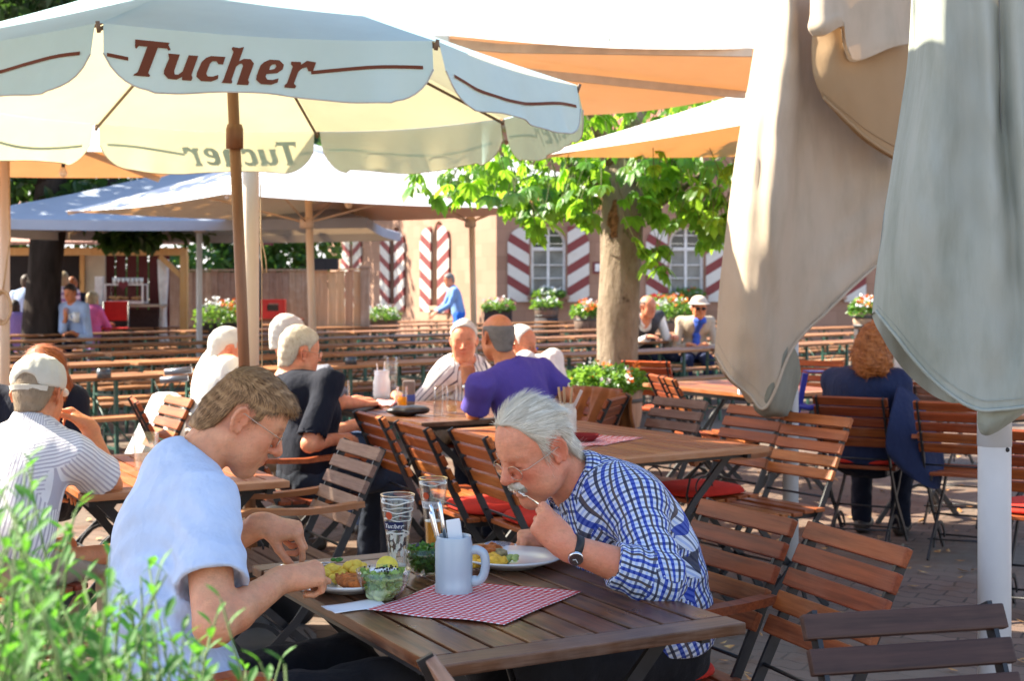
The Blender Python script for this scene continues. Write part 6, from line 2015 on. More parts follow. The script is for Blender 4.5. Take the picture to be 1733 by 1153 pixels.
chunks('potato_salad', PL1 + Vector((-.005, .035, .012)), 44, .075, .020, POT, 'yellow potato salad heaped on the left plate', 'potato salad', 5, .042)
lump('schnitzel', PL2 + Vector((-.075, .030, .032)), (.060, .040, .015), SCHN, 'half eaten breaded cutlet on the plate of the man in the checked shirt', 'schnitzel', 6)
lump('filling', PL2 + Vector((-.035, .012, .028)), (.038, .022, .011), plain('grey_green_meat', (.32, .26, .12), .6, .3, 0, .5, 60), 'pale cut end of the cutlet on the right plate', 'meat', 2)
chunks('potato_cubes', PL2 + Vector((-.060, -.045, .010)), 22, .062, .021, plain('orange_potato', (.85, .50, .06), .6, .2, 0, .2, 40), 'orange-yellow potato cubes along the front of the right plate', 'potatoes', 7, .028)
chunks('cucumber_bits', PL2 + Vector((.0, -.022, .012)), 8, .03, .016, plain('pale_green_cucumber', (.45, .55, .18), .6, .2), 'pale green cucumber bits on the right plate', 'cucumber', 8, .02)
# lemon slice leaning on the left heap
m = MB(); m.lathe([(.0005, -.004), (.025, -.004), (.028, -.002), (.028, .002), (.025, .004), (.0005, .004)], n=26)
o = m.build('lemon_slice', plain('lemon_flesh', (.90, .70, .07), .4, .5, 0, .12, 90)); o.location = PL1 + Vector((.088, .03, .046)); o.rotation_euler = (R(62), 0, R(20)); tag(o, 'lemon slice standing on the rim of the left plate', 'lemon')
chunks('parsley', PL1 + Vector((-.04, .05, .055)), 7, .018, .008, plain('parsley_green', (.06, .20, .03), .6), 'green parsley sprig on the potato salad', 'parsley', 11, .01)

def bowl(label, px, py, r, h, lmat, salad_label, seed, creamy=False):
    p = G(px, py, TZ); root = thing('glass_bowl', label, 'bowl', p, 0, 'glass salad bowls on the front table')
    pr = [(.42, 0), (.45, .03), (.72, .28), (.92, .62), (1.0, 1.0)]
    g = MB(); g.lathe([(.0005, 0)] + [(r * a, h * z) for a, z in pr] + [(r * a - .0022, h * z) for a, z in pr[::-1] if z > .02] + [(.0005, .006)], n=36); g.build('glass', GLASS, root)
    rg = np.random.default_rng(seed); n = 320
    a = rg.uniform(0, 6.28, n); z = rg.uniform(.14, .98, n); rr = np.interp(z, [q[1] for q in pr], [q[0] for q in pr]) * r * .80 * rg.uniform(.3, 1, n) ** .5
    P = np.stack([rr * np.cos(a), rr * np.sin(a), z * h * (1.06 if not creamy else 1.0)], 1)
    d = rg.normal(size=(n, 3)); nr = rg.normal(size=(n, 3))
    L = .018 * rg.uniform(.6, 1.3, n)
    P = P - d / np.linalg.norm(d, axis=1)[:, None] * L[:, None] * .5
    X, F, col = leaf_quads(P, d, nr, L, L * .8, rg, fold=.3)
    q = np.linalg.norm(X[:, :2], axis=1); lim = np.interp(np.clip(X[:, 2] / h, 0, 1), [k[1] for k in pr], [k[0] for k in pr]) * r * .9
    X[:, :2] *= np.minimum(1, lim / np.maximum(q, 1e-6))[:, None]; X[:, 2] = np.clip(X[:, 2], .009, h * 1.25)
    o = leaf_obj('salad', X, F, col, lmat, None); o.location = p; tag(o, salad_label, 'salad')
    if creamy:
        s = Sdf(); s.ell((0, 0, h * .36), (r * .62, r * .62, h * .34), .01); v, qq = sdf_mesh(s, .004, lambda P: .005 * vnoise(P, 70, 3), amp=.01); np_mesh('dressing', v, qq, plain('creamy_dressing', (.62, .70, .38), .35, .5, 0, .25, 40), o, True)
        m = MB()
        for i in range(40): m.ball((rg.normal() * .016, rg.normal() * .014, h * 1.0 + rg.uniform(-.004, .006)), rg.uniform(.0014, .003), 4)
        m.build('seeds', plain('black_seeds', (.015, .012, .01), .5), o)
        m = MB()
        for i in range(5): m.ball((rg.normal() * .014, rg.normal() * .012, h * .97), .010, 6, (1.2, 1, .5))
        m.build('curd', PAPER, o)
L_SALAD = leafmat('lettuce', (.18, .34, .05), (.50, .64, .22), (.5, .7, .2), .3)
L_SALAD2 = leafmat('green_lettuce', (.03, .12, .012), (.12, .28, .04), (.2, .45, .05), .3)
bowl('glass bowl of creamy pale green salad beside the left plate', 649, 1015, .065, .070, L_SALAD, 'pale lettuce salad with cream and black seeds', 3, True)
bowl('glass bowl of dark green lettuce behind the stoneware mug', 720, 974, .058, .072, L_SALAD2, 'dark green lettuce in the bowl behind the mug', 4)

def mug(label, px, py, r, h, mat, z=TZ, handle=-6, grp=None, s=1.0):
    p = G(px, py, z); root = thing('mug', label, 'mug', p, R(handle), grp)
    m = MB(); m.lathe([(.0005, 0), (r * .98, 0), (r, .004), (r, .020), (r * .97, .024), (r * .985, .05), (r * .985, h * .86), (r * .93, h * .93), (r * .92, h * .985), (r * .90, h), (r * .84, h * .995), (r * .84, h * .9), (r * .88, h * .85), (r * .88, .02), (.0005, .016)], n=72); m.build('body', mat, root)
    k = MB(); pts = [(r * .93, 0, h * .74), (r * 1.10, 0, h * .755), (r * 1.25, 0, h * .755), (r * 1.58, 0, h * .69), (r * 1.68, 0, h * .52), (r * 1.58, 0, h * .32), (r * 1.3, 0, h * .205), (r * .98, 0, h * .20)]
    k.tube(smooth_path(pts, 5), .0108 * s, 14); k.ball((r * 1.1, 0, h * .205), .0135 * s, 8); k.build('handle', mat, root)
    return root, p
M1, pm = mug('pale blue stoneware mug holding cutlery and a napkin', 768, 1003, .0455, .136, CERAM)
def fork_mb(L=.19):
    m = MB(); m.tube([(0, 0, 0), (L * .04, 0, .0005), (L * .3, 0, .002), (L * .62, 0, .001), (L * .74, 0, -.004), (L * .80, 0, -.003)], [.003, .0052, .0046, .0026, .0028, .003], 10)
    m.box((L * .825, 0, -.002), (.022, .022, .0022), None, .001)
    for y in (-.0085, -.003, .003, .0085): m.tube([(L * .87, y, -.001), (L * .94, y, .003), (L, y * .85, .006)], .01, flat=(.0032, .002))
    return m
def knife_mb(L=.21):
    m = MB(); m.tube([(0, 0, 0), (L * .04, 0, 0), (L * .25, 0, 0), (L * .48, 0, 0)], [.003, .0058, .0052, .0042], 10)
    m.prism([(L * .48, -.005), (L * .56, -.009), (L * .85, -.010), (L * .97, -.003), (L, .006), (L * .48, .006)], (0, 0, -.0008), (1, 0, 0), (0, 1, 0), .0016)
    return m
def put(o, M_): o.matrix_world = M_; return o
def aim(p, d, up=(0, 0, 1)):
    return Matrix(frame(np.array(d), np.array(up), np.array(p)).tolist())
for i, (fx, tx, lab) in enumerate(((-.012, (-.045, .01, .18), 'fork standing in the stoneware mug, leaning left'), (-.004, (-.032, .02, .185), 'knife standing in the stoneware mug beside the fork'), (-.016, (-.040, -.005, .165), 'second fork in the stoneware mug, in front'))):
    o = (knife_mb() if i == 1 else fork_mb()).build('knife' if i == 1 else 'fork', STEELP); d = Vector(tx)
    # handles point upwards
    top = pm + Vector((fx, 0, .03)) + d
    put(o, aim(top, -d, (0, -1, 0))); tag(o, lab, 'cutlery', 'cutlery in the stoneware mug')
b = MB(); b.box((0, 0, .05), (.034, .007, .13), None, .002); b.box((.004, .006, .046), (.03, .005, .125), None, .002)
o = b.build('paper_napkin', PAPER); o.location = pm + Vector((.012, .01, .058)); o.rotation_euler = (R(-6), R(-7), R(10)); tag(o, 'folded white paper napkin sticking out of the stoneware mug', 'napkin')

def sheet(name, quad, mat, label, cat, z, n=24, wav=.0015, grp=None, seed=1, th=.0012):
    a, b, c, d = [G(x, y, z) for x, y in quad]; vs = []; fs = []; uv = []
    for j in range(n + 1):
        for i in range(n + 1):
            u, v = i / n, j / n; p = (a * (1 - u) + b * u) * (1 - v) + (d * (1 - u) + c * u) * v
            e = min(u, 1 - u, v, 1 - v)
            p.z += wav * (1 + math.sin(u * 9 + seed) * math.sin(v * 7 + seed * 2)) * (.4 + .6 * (e < .08)) + .0006
            vs.append(p)
    lu = (b - a).length; lv = (d - a).length
    m = len(vs); vs2 = vs + [p + Vector((0, 0, th)) for p in vs]
    for j in range(n):
        for i in range(n):
            k = j * (n + 1) + i; q = (k, k + 1, k + n + 2, k + n + 1); fs.append(q[::-1]); fs.append(tuple(x + m for x in q))
    ed = [i for i in range(n + 1)] + [j * (n + 1) + n for j in range(1, n + 1)] + [n * (n + 1) + i for i in range(n - 1, -1, -1)] + [j * (n + 1) for j in range(n - 1, 0, -1)]
    for i in range(len(ed)): x, y = ed[i], ed[(i + 1) % len(ed)]; fs.append((x, y, y + m, x + m))
    me_o = mesh_obj(name, vs2, fs, mat, None, True)
    l = me_o.data.uv_layers.new(name='UVMap')
    for lp in me_o.data.loops:
        k = lp.vertex_index % m; l.data[lp.index].uv = ((k % (n + 1)) / n * lu, (k // (n + 1)) / n * lv)
    return tag(me_o, label, cat, grp)
def gingham(name, per=.016, red=(.60, .012, .022)):
    t = NT(name); uv = t.n('ShaderNodeTexCoord').outputs['UV']; nz = t.n('ShaderNodeTexNoise'); nz.inputs['Scale'].default_value = 9; t.l(uv, nz.inputs['Vector']); wb = t.n('ShaderNodeMix'); wb.data_type = 'RGBA'; wb.blend_type = 'ADD'; wb.inputs[0].default_value = .02; t.l(uv, wb.inputs[6]); t.l(nz.outputs['Color'], wb.inputs[7])
    sp = t.n('ShaderNodeSeparateXYZ'); t.l(wb.outputs[2], sp.inputs[0])
    a = t.math('LESS_THAN', t.math('FRACT', t.math('DIVIDE', sp.outputs[0], per)), .5); b = t.math('LESS_THAN', t.math('FRACT', t.math('DIVIDE', sp.outputs[1], per)), .5)
    s = t.math('MULTIPLY', t.math('ADD', a, b), .5)
    c = t.ramp(s, [(0.0, (.80, .76, .76)), (.5, tuple(.70 * x + .30 * y for x, y in zip(red, (.8, .66, .62)))), (1.0, red)], 'LINEAR'); t.base(c); t.set(rough=.9, spec=.1)
    t.bump(t.noise(t.coord(), 25, 3), .3, .004); return t.m
GING = gingham('red_gingham')
sheet('table_cloth', [(621, 1036), (853, 1060), (984, 1004), (760, 985)], GING, 'red and white gingham cloth under the stoneware mug', 'cloth', TZ, 30, .0022)
sheet('paper_napkin', [(543, 1029), (567, 1040), (655, 1029), (640, 1015)], PAPER, 'white paper napkin lying beside the creamy salad', 'napkin', TZ, 10, .001)
# cutlery in use
def in_hand(o, p, d, up, lab): put(o, aim(p, d, up)); tag(o, lab, 'cutlery')
def held(mb, name, grip, tip, up, lab, L):
    grip = Vector(grip); tip = Vector(tip); d = (tip - grip).normalized(); in_hand(mb.build(name, STEELP), tip - d * L, d, up, lab)
wr_ = (-.520, 3.22, .828)
gb, go = list(BOY['grip']), list(OLD['grip'])
g0 = Vector(wr_) + Vector((.055, .02, -.028)); tp = PL1 + Vector((-.045, -.035, .030))
held(knife_mb((tp - g0).length), 'knife', g0, tp, (.3, -.8, .2), 'knife held in the near fist of the man in the T-shirt', (tp - g0).length)
held(fork_mb(.185), 'fork', gb[0:3], PL1 + Vector((-.055, .045, .045)), (0, 1, 0), 'fork pointing down from the far hand of the man in the T-shirt', .185)
held(fork_mb(.185), 'fork', go[0:3], go[6:9], (.4, -.7, .3), 'fork lifted to the mouth of the man in the checked shirt', .185)
held(knife_mb(.21), 'knife', go[3:6], Q(818, 921, 3.80), (0, -.75, .6), 'knife held sideways in the far hand of the man in the checked shirt', .21)

# ---- middle table, side tables
p = G(646, 676, TZ); root = thing('pitcher', 'white stoneware pitcher with cutlery on the middle table', 'pitcher', p)
m = MB(); m.lathe([(.0005, 0), (.050, 0), (.056, .03), (.056, .11), (.047, .15), (.050, .185), (.046, .185), (.043, .15), (.05, .10), (.0005, .02)], n=26); m.build('body', CHINA, root)
m = MB(); m.tube([(-.01, 0, .05), (-.03, 0, .23)], .005, 6); m.tube([(.01, .01, .05), (.02, .01, .24)], .006, 6); m.build('cutlery', STEELP, root)
p = G(663, 672, TZ); root = thing('carafe', 'tall glass carafe behind the white pitcher', 'carafe', p)
m = MB(); m.lathe([(.0005, 0), (.034, 0), (.036, .02), (.034, .10), (.040, .20), (.047, .26), (.045, .26), (.038, .20), (.031, .10), (.032, .02), (.0005, .012)], n=28); m.build('glass', GLASS, root)
tumbler('straight glass with a little orange drink at the left end of the middle table', 538, 690, .155, .032, .12, BEER)
tumbler('empty straight glass just behind the one with orange drink', 556, 680, .155, .030, 0, None)
tumbler('empty straight glass with a white napkin left of the pitcher', 583, 688, .155, .034, 0, None)
tumbler('short glass of golden beer beside the pitcher', 680, 690, .125, .035, .5, BEER)
tumbler('tall empty glass nearest the edge of the middle table', 742, 704, .17, .030, 0, None)
tumbler('stemless glass with pale wine in front of the purple shirt', 764, 700, .16, .034, .28, fluid('pale_wine', (.95, .8, .62), .25))
p = G(692, 686, TZ); m = MB(); m.box((p.x, p.y, TZ + .075), (.075, .05, .15), None, .012); o = m.build('jug', plain('grey_brown_glaze', (.22, .17, .14), .35)); tag(o, 'small grey-brown jug with a blue band behind the beer', 'jug'); m = MB(); m.box((p.x, p.y, TZ + .045), (.0775, .0525, .055), None, .012); m.build('band', plain('blue_glaze', (.05, .09, .35), .4), o)
p = G(690, 704, TZ); s = Sdf(); s.ell((0, 0, .03), (.125, .07, .030), .02); s.half((0, 0, .002), (0, 0, -1), .004)
v, q = sdf_mesh(s, .006, lambda P: .004 * vnoise(P, 40, 4), amp=.008); o = np_mesh('pouch', v, q, plain('black_leather', (.014, .013, .013), .38, .5, 0, .2, 30, .3, 200)); o.location = p; o.rotation_euler = (0, 0, R(8)); tag(o, 'black leather pouch lying on the near corner of the middle table', 'pouch')
sheet('menu_folder', [(538, 694), (612, 699), (642, 690), (566, 686)], plain('dark_grey_cover', (.03, .032, .038), .5), 'dark menu folder lying flat at the left end of the middle table', 'folder', TZ, 6, .001, th=.012)
sheet('small_cloth', [(632, 688), (664, 690), (672, 682), (640, 680)], GING, 'small red gingham cloth under the pitcher', 'cloth', TZ, 8, .004, th=.01)
tumbler('half full water glass on the table of the couple at the left', 247, 795, .145, .05, .75, WATERY, grp=None)
p = G(959, 737, TZ); root = thing('pitcher', 'cream pitcher with wooden cutlery on the warm brown table', 'pitcher', p)
m = MB(); m.lathe([(.0005, 0), (.046, 0), (.048, .02), (.048, .12), (.040, .14), (.040, .155), (.036, .155), (.036, .13), (.0005, .03)], n=26); m.build('body', plain('cream_stoneware', (.62, .54, .44), .3), root)
m = MB()
for (x, y) in ((-.03, .0), (-.01, .02), (.02, -.01)): m.tube([(x * .5, y * .5, .05), (x * 1.3, y, .235)], .006, 6)
m.build('cutlery', plain('wood_handles', (.45, .26, .13), .5), root)
m = MB(); m.box((.045, 0, .16), (.012, .05, .13), Matrix.Rotation(R(25), 3, 'Y')); m.build('napkin', plain('grey_napkin', (.5, .4, .36), .9), root)
sheet('table_cloth', [(965, 757), (1022, 755), (1088, 742), (1000, 737)], gingham('red_gingham_far', .02, (.6, .04, .03)), 'red checked place cloth on the warm brown table', 'cloth', TZ, 10, .002)
p = G(985, 746, TZ + .004); m = MB(); m.lathe([(.0005, 0), (.06, 0), (.085, .03), (.08, .03), (.056, .006), (.0005, .006)], n=24); o = m.build('bread_basket', gingham('basket_check', .03, (.2, .02, .02))); o.location = p; tag(o, 'shallow checked basket on the red place cloth', 'basket')
p = G(1265, 668, TZ); root = thing('menu_holder', 'white card holder with a red top on the sunlit table', 'card holder', p)
m = MB(); m.box((0, 0, .07), (.12, .06, .14), None, .004); m.build('card', PAPER, root); m = MB(); m.box((0, 0, .155), (.11, .055, .03), None, .006); m.build('top', plain('red_cap', (.6, .02, .02), .4), root)
for (px, py, lab) in ((594, 617, 'dark glass ashtray on the sunlit row of tables in the middle'), (176, 640, 'dark glass ashtray on the sunlit table row at the left')):
    p = G(px, py, TZ); m = MB(); m.lathe([(.0005, 0), (.055, 0), (.055, .07), (.045, .07), (.04, .02), (.0005, .02)], n=18); o = m.build('ashtray', plain('smoky_glass', (.05, .06, .07), .2, .6)); o.location = p; tag(o, lab, 'ashtray', 'ashtrays on the beer tables')
# ---------------------------------------------------------------- tables
A1 = math.atan2(.476, .88)
garden_table('worn dark slatted table in front, laid for two', (-.149, 2.735), A1, 1.12, .75, W_TABLE, group='slatted garden tables', slat_n=9)
garden_table('warm brown slatted table behind the man in the checked shirt', (.48, 5.98), R(33), 1.46, .82, W_TABLE2, group='slatted garden tables')
garden_table('dark slatted table crowded with glasses where the group of men sits', (-.48, 7.52), R(30), 1.25, .85, W_TABLE, group='slatted garden tables')
garden_table('slatted table at the left between the man in the cap and the red-haired woman', (-1.50, 4.95), A1, 1.15, .76, W_TABLE2, group='slatted garden tables')
garden_table('pale sunlit slatted table at the right with the card holder', (1.62, 9.4), R(30), 1.3, .85, W_TABLE2, group='slatted garden tables')
garden_table('slatted table half hidden behind the white pole at the far right', (2.75, 7.9), R(30), 1.2, .8, W_TABLE2, group='slatted garden tables')

# ---------------------------------------------------------------- chairs
chair('brown slatted armchair the man in the checked shirt sits on', 1268, 862, 208, 'brown', True, 'red cushion under the man in the checked shirt', slats=5)
chair('armless brown slatted chair to the right of the man in the checked shirt', 1455, 905, 202, 'brown', False)
chair('very dark slatted chair in the bottom right corner, seen from the front', 1525, 1031, 283, 'dark', False)
chair('grey-brown slatted armchair right of the slim brown pole', 615, 752, 208, 'grey', True)
chair('left of three orange-brown chairs lined up along the warm brown table', 623, 702, 25, 'orange', False)
chair('middle of three orange-brown chairs lined up along the warm brown table', 696, 720, 25, 'orange', False, 'red cushion on the middle one of the three lined-up chairs')
chair('right of three orange-brown chairs lined up along the warm brown table', 792, 734, 25, 'orange', False, 'red cushion on the chair half hidden by the white-haired man')
chair('brown armchair with weathered slats at the far end of the warm brown table', 1154, 676, 215, 'grey', True, None)
chair('slatted chair turned toward the pale sunlit table, near the chestnut', 1111, 636, 12, 'brown', False)
chair('slatted chair tucked just behind another near the chestnut', 1128, 640, 8, 'orange', False)
chair('reddish chair standing straight in front of the chestnut tub', 1092, 612, 62, 'red', True)
chair('orange-brown armchair beneath the tip of the left folded canvas', 1284, 690, 212, 'orange', True, 'red cushion on the chair behind the checked shirt')
chair('orange-brown slatted chair right of the tip of the left folded canvas', 1388, 703, 214, 'orange', False)
chair('brown slatted chair under the woman in navy', 1437, 673, 62, 'brown', False, 'pale red cushion under the woman in navy')
chair('brown slatted chair between the woman in navy and the white pole', 1612, 682, 60, 'brown', True)
chair('brown slatted chair turned sideways behind the blue crutch', 1389, 611, 235, 'brown', False)
chair('weathered chair behind the woman in navy, partly under the right canvas', 1600, 655, 60, 'grey', False)
chair('brown chair farther back right of the woman in navy', 1560, 612, 50, 'brown', False)
chair('chair with a red cushion cut off by the right edge of the photo', 1748, 730, 60, 'brown', False, 'red cushion right of the white pole')
chair('brown armchair the man in the light blue T-shirt sits on', 0, 0, 26, 'brown', True, base=(-.80, 3.10, 0))
chair('chair in front of the near table corner with only its top showing', 760, 1166, 14, 'grey', False)
chair('sunlit orange-brown chair with a white jacket hung over it', 306, 672, 212, 'orange', False)
chair('brown armchair of the man in the dark shirt', 0, 0, 30, 'brown', True, base=(-1.02, 6.95, 0))
chair('chair of the man in the purple shirt', 0, 0, 160, 'brown', False, base=(.22, 7.95, 0))
chair('chair of the man in the white shirt', 0, 0, 20, 'brown', False, base=(-1.68, 7.80, 0))
chair('chair of the man in the pale cap', 0, 0, 62, 'brown', False, base=(-1.74, 4.78, 0))
chair('chair of the man in the striped shirt facing the camera', 0, 0, 262, 'brown', False, base=(-.33, 9.2, 0))
chair('chair with a rust suede jacket at the far end of the warm brown table', 1012, 656, 222, 'brown', False)

# ---------------------------------------------------------------- rows of beer tables and benches
TB, BN = beer_set()
RA = R(42); rv = Vector((math.cos(RA), math.sin(RA), 0)); nv = Vector((-math.sin(RA), math.cos(RA), 0))
first = [True, True]
NAMES = ['nearest', 'second', 'third', 'fourth', 'fifth', 'sixth', 'seventh']
def put_row(c, s0, s1, ri):
    k = 0; s = s0
    while s < s1:
        for kind, off in (('t', 0), ('b', -.56), ('b', .56)):
            p = rv * (s + 1.1) + nv * (c + off); u = p.x / p.y * FPX + CX
            if p.y < 5 or p.y > 29.6 or u < -160 or u > 1800 or (p.x > -.5 and p.y > 28.8): continue
            src, idx = (TB, 0) if kind == 't' else (BN, 1)
            if first[idx]: o = src; first[idx] = False
            else: o = copy_tree(src)
            o.location = p; o.rotation_euler = (0, 0, RA)
            where = 'near the left edge' if u < 150 else 'left of the brown pole' if u < 400 else 'left of the middle' if u < 620 else 'around the middle' if u < 900 else 'by the chestnut trunk' if u < 1150 else 'left of the folded canvas' if u < 1280 else 'behind the folded canvases'
            if kind == 't': o['label'] = 'beer table with green legs in the %s row, %s' % (NAMES[ri], where)
            else: o['label'] = 'beer bench on the %s side of the %s table row, %s' % ('near' if off < 0 else 'far', NAMES[ri], where)
        s += 2.28; k += 1
for ri, (c, s0, s1) in enumerate(((10.7, 3.4, 22), (12.45, 4.0, 22), (14.2, 4.6, 22), (16.1, 5.2, 20), (18.0, 5.9, 20), (20.0, 6.4, 20), (22.0, 7.0, 20))):
    put_row(c, s0, s1, ri)

# ---------------------------------------------------------------- parasols
brewery_parasol()
def sq(c, half, rot, n=4):
    return [(c[0] + half * 1.4142 * math.cos(R(rot + 45 + 90 * i)), c[1] + half * 1.4142 * math.sin(R(rot + 45 + 90 * i))) for i in range(n)]
# big one reaching over from the thick cream pole
K = [(-.305, 7.23), (1.33, 7.62), (1.44, 8.53), (.50, 9.72), (-.8, 9.9), (-1.9, 9.3), (-2.3, 8.5), (-2.2, 7.6), (-1.1, 7.36)]
parasol('huge cream parasol glowing orange from below, on the thick cream pole', (-1.385, 7.52), K, 2.765, 2.98, POLE_C, C_BIG, .044, sag=.05, group='big parasols', polexy=(-1.385, 7.52), hub=False, zs=[2.765, 2.765, 2.655, 2.655, 2.66, 2.7, 2.72, 2.765, 2.765])
parasol('cream parasol at the upper left whose pole has a coil of rope', (-3.72, 10.4), sq((-3.72, 10.4), 1.25, 20), 2.40, 2.9, POLE_C, C_BIG, .036, .0, group='big parasols', hub=False)
parasol('parasol with shade-toned blue-grey canvas at the left in front of the food stall', (-4.19, 19), sq((-4.19, 19), 2.5, 0), 2.27, 3.1, POLE_W, C_SHADE, .04, .12, .06, group='big parasols')
parasol('white sunlit parasol left of the middle, in front of the plank fence', (-2.17, 15), sq((-2.17, 15), 1.9, 38), 2.28, 3.0, POLE_C, C_WHITE, .04, .0, .06, group='big parasols', lean=(-.09, 0))
parasol('white sunlit parasol over the building corner, behind the leaves', (-.47, 16), sq((-.47, 16), 1.75, 12), 2.42, 3.05, POLE_C, C_WHITE, .034, .0, .06, group='big parasols', lean=(-.06, 0))
Lc = Vector((.155, 10.94)); a = Vector((.62, -.78)); b = Vector((.90, .42))
Vd = [Lc, Lc + a * 3.6, Lc + a * 3.6 + b * 3.4, Lc + b * 3.4]; cd = (Vd[0] + Vd[2]) / 2
parasol('white-topped parasol with a brown underside right of the chestnut', (cd.x, cd.y), [tuple(v) for v in Vd], 2.48, 3.30, POLE_W, C_BIG, .04, sag=.05, group='big parasols', zs=[2.48, 2.62, 2.6, 2.66])
# unseen parasol added left of the frame, shaped to shade the front table
parasol('large grey parasol added out of view to shade the front table', (-2.1, 4.0), [(-3.9, 2.8), (-.15, 2.8), (-.15, 4.5), (-1.2, 5.35), (-3.9, 5.35)], 3.15, 3.5, POLE_W, plain('dense_grey_canvas', (.45, .45, .44), .9), .04, group='big parasols', polexy=(-3.5, 3.6), ribs=False)

# folded parasols at the right
fp = Vector((Q(1338, 600, 7.1).x, 7.1, 0)); root = thing('folded_parasol', 'folded weathered parasol hanging in loose folds left of the white pole', 'parasol', fp, 0, 'folded parasols')
m = MB(); m.tube([(0, 0, 0), (0, 0, 3.6)], .040, 18); m.build('pole', POLE_W, root)
cols = [
 [(1296, -60, .02), (1280, 70, .02), (1258, 190, .03), (1236, 330, .03), (1222, 450, .03), (1211, 600, .05)],
 [(1318, -60, -.16), (1306, 70, -.18), (1288, 220, -.20), (1268, 380, -.20), (1250, 520, -.16), (1236, 640, -.08)],
 [(1342, -60, -.28), (1338, 90, -.30), (1326, 240, -.30), (1310, 400, -.28), (1292, 560, -.20), (1268, 668, -.10)],
 [(1362, -60, -.17), (1362, 100, -.17), (1356, 260, -.16), (1346, 410, -.16), (1330, 560, -.14), (1296, 690, -.12)],
 [(1400, -60, -.06), (1400, 90, -.06), (1396, 250, -.08), (1388, 400, -.10), (1368, 520, -.12), (1342, 590, -.14)],
 [(1450, -60, -.03), (1450, 90, -.02), (1450, 240, -.05), (1446, 370, -.07), (1430, 450, -.09), (1402, 526, -.12)],
 [(1502, -60, .02), (1506, 90, .04), (1508, 220, .02), (1508, 330, .0), (1500, 390, -.02), (1474, 458, -.04)],
 [(1545, -60, .10), (1550, 90, .12), (1552, 200, .12), (1550, 290, .10), (1540, 350, .10), (1520, 420, .10)],
]
folded_canvas(cols, 'canopy', C_FOLD, root, 6.95, 44, .34, seed=3, crease=.020)
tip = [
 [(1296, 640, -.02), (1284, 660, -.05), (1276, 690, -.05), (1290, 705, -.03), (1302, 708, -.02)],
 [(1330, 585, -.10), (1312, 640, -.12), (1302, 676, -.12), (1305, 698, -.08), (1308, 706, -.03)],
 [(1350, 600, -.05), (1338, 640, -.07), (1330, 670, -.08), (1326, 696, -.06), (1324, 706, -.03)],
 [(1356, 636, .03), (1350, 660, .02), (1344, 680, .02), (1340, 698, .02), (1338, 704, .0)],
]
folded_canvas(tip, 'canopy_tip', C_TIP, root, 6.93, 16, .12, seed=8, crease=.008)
flap = [
 [(1384, -40, -.20), (1378, 30, -.22), (1374, 80, -.24), (1378, 130, -.24), (1392, 165, -.22)],
 [(1412, -40, -.26), (1410, 40, -.28), (1412, 90, -.30), (1424, 150, -.28), (1434, 205, -.24)],
 [(1448, -40, -.24), (1452, 40, -.25), (1456, 100, -.27), (1462, 170, -.26), (1474, 240, -.22)],
 [(1496, -40, -.18), (1500, 40, -.18), (1504, 110, -.20), (1512, 190, -.18), (1524, 272, -.15)],
 [(1540, -40, -.08), (1544, 40, -.08), (1548, 110, -.08), (1552, 190, -.08), (1556, 280, -.06)],
]
folded_canvas(flap, 'flap', canvas('tan_lining_canvas', (.40, .26, .14), (.75, .4, .15), .12), root, 6.86, 24, .06, seed=5, crease=.010)
flap2 = [
 [(1374, -40, -.30), (1372, 20, -.32), (1368, 46, -.33), (1376, 60, -.32)],
 [(1396, -40, -.34), (1394, 20, -.36), (1392, 44, -.37), (1398, 58, -.35)],
 [(1424, -40, -.33), (1424, 14, -.34), (1424, 30, -.35), (1430, 46, -.34)],
 [(1446, -40, -.32), (1442, 40, -.33), (1438, 80, -.33), (1444, 100, -.32)],
 [(1500, -40, -.26), (1502, 30, -.27), (1504, 66, -.28), (1510, 80, -.27)],
 [(1540, -40, -.18), (1542, 30, -.18), (1544, 60, -.18), (1546, 72, -.18)],
]
folded_canvas(flap2, 'upper_flap', C_FOLD, root, 6.82, 14, .05, seed=6, crease=.012)
fp2 = Vector((Q(1683, 800, 3.55).x, 3.55, 0)); root = thing('folded_parasol', 'folded grey-green parasol in heavy folds round the thick white pole at the right', 'parasol', fp2, 0, 'folded parasols')
m = MB(); m.tube([(0, 0, 0), (0, 0, 2.6)], .0405, 28); m.build('pole', POLE_W, root)
m = MB(); m.box((-.002, -.0408, Q(1690, 760, 3.5).z), (.001, .001, .001)); 
sc_ = MB(); z0 = Q(0, 762, 3.51).z; sc_.lathe([(.0001, 0), (.0055, 0), (.006, .002), (.004, .004), (.0001, .005)], n=10); sc_.xf(Matrix.Translation((.020, -.0355, z0)) @ Matrix.Rotation(R(90), 4, 'X') @ Matrix.Rotation(R(-28), 4, 'Y')); sc_.build('screw', STEEL, root)
sl_ = MB(); zz = Q(0, 758, 3.51).z; sl_.lathe([(.0405, zz), (.0420, zz), (.0420, zz + .45), (.0405, zz + .45)], n=28); sl_.build('sleeve', POLE_W, root)
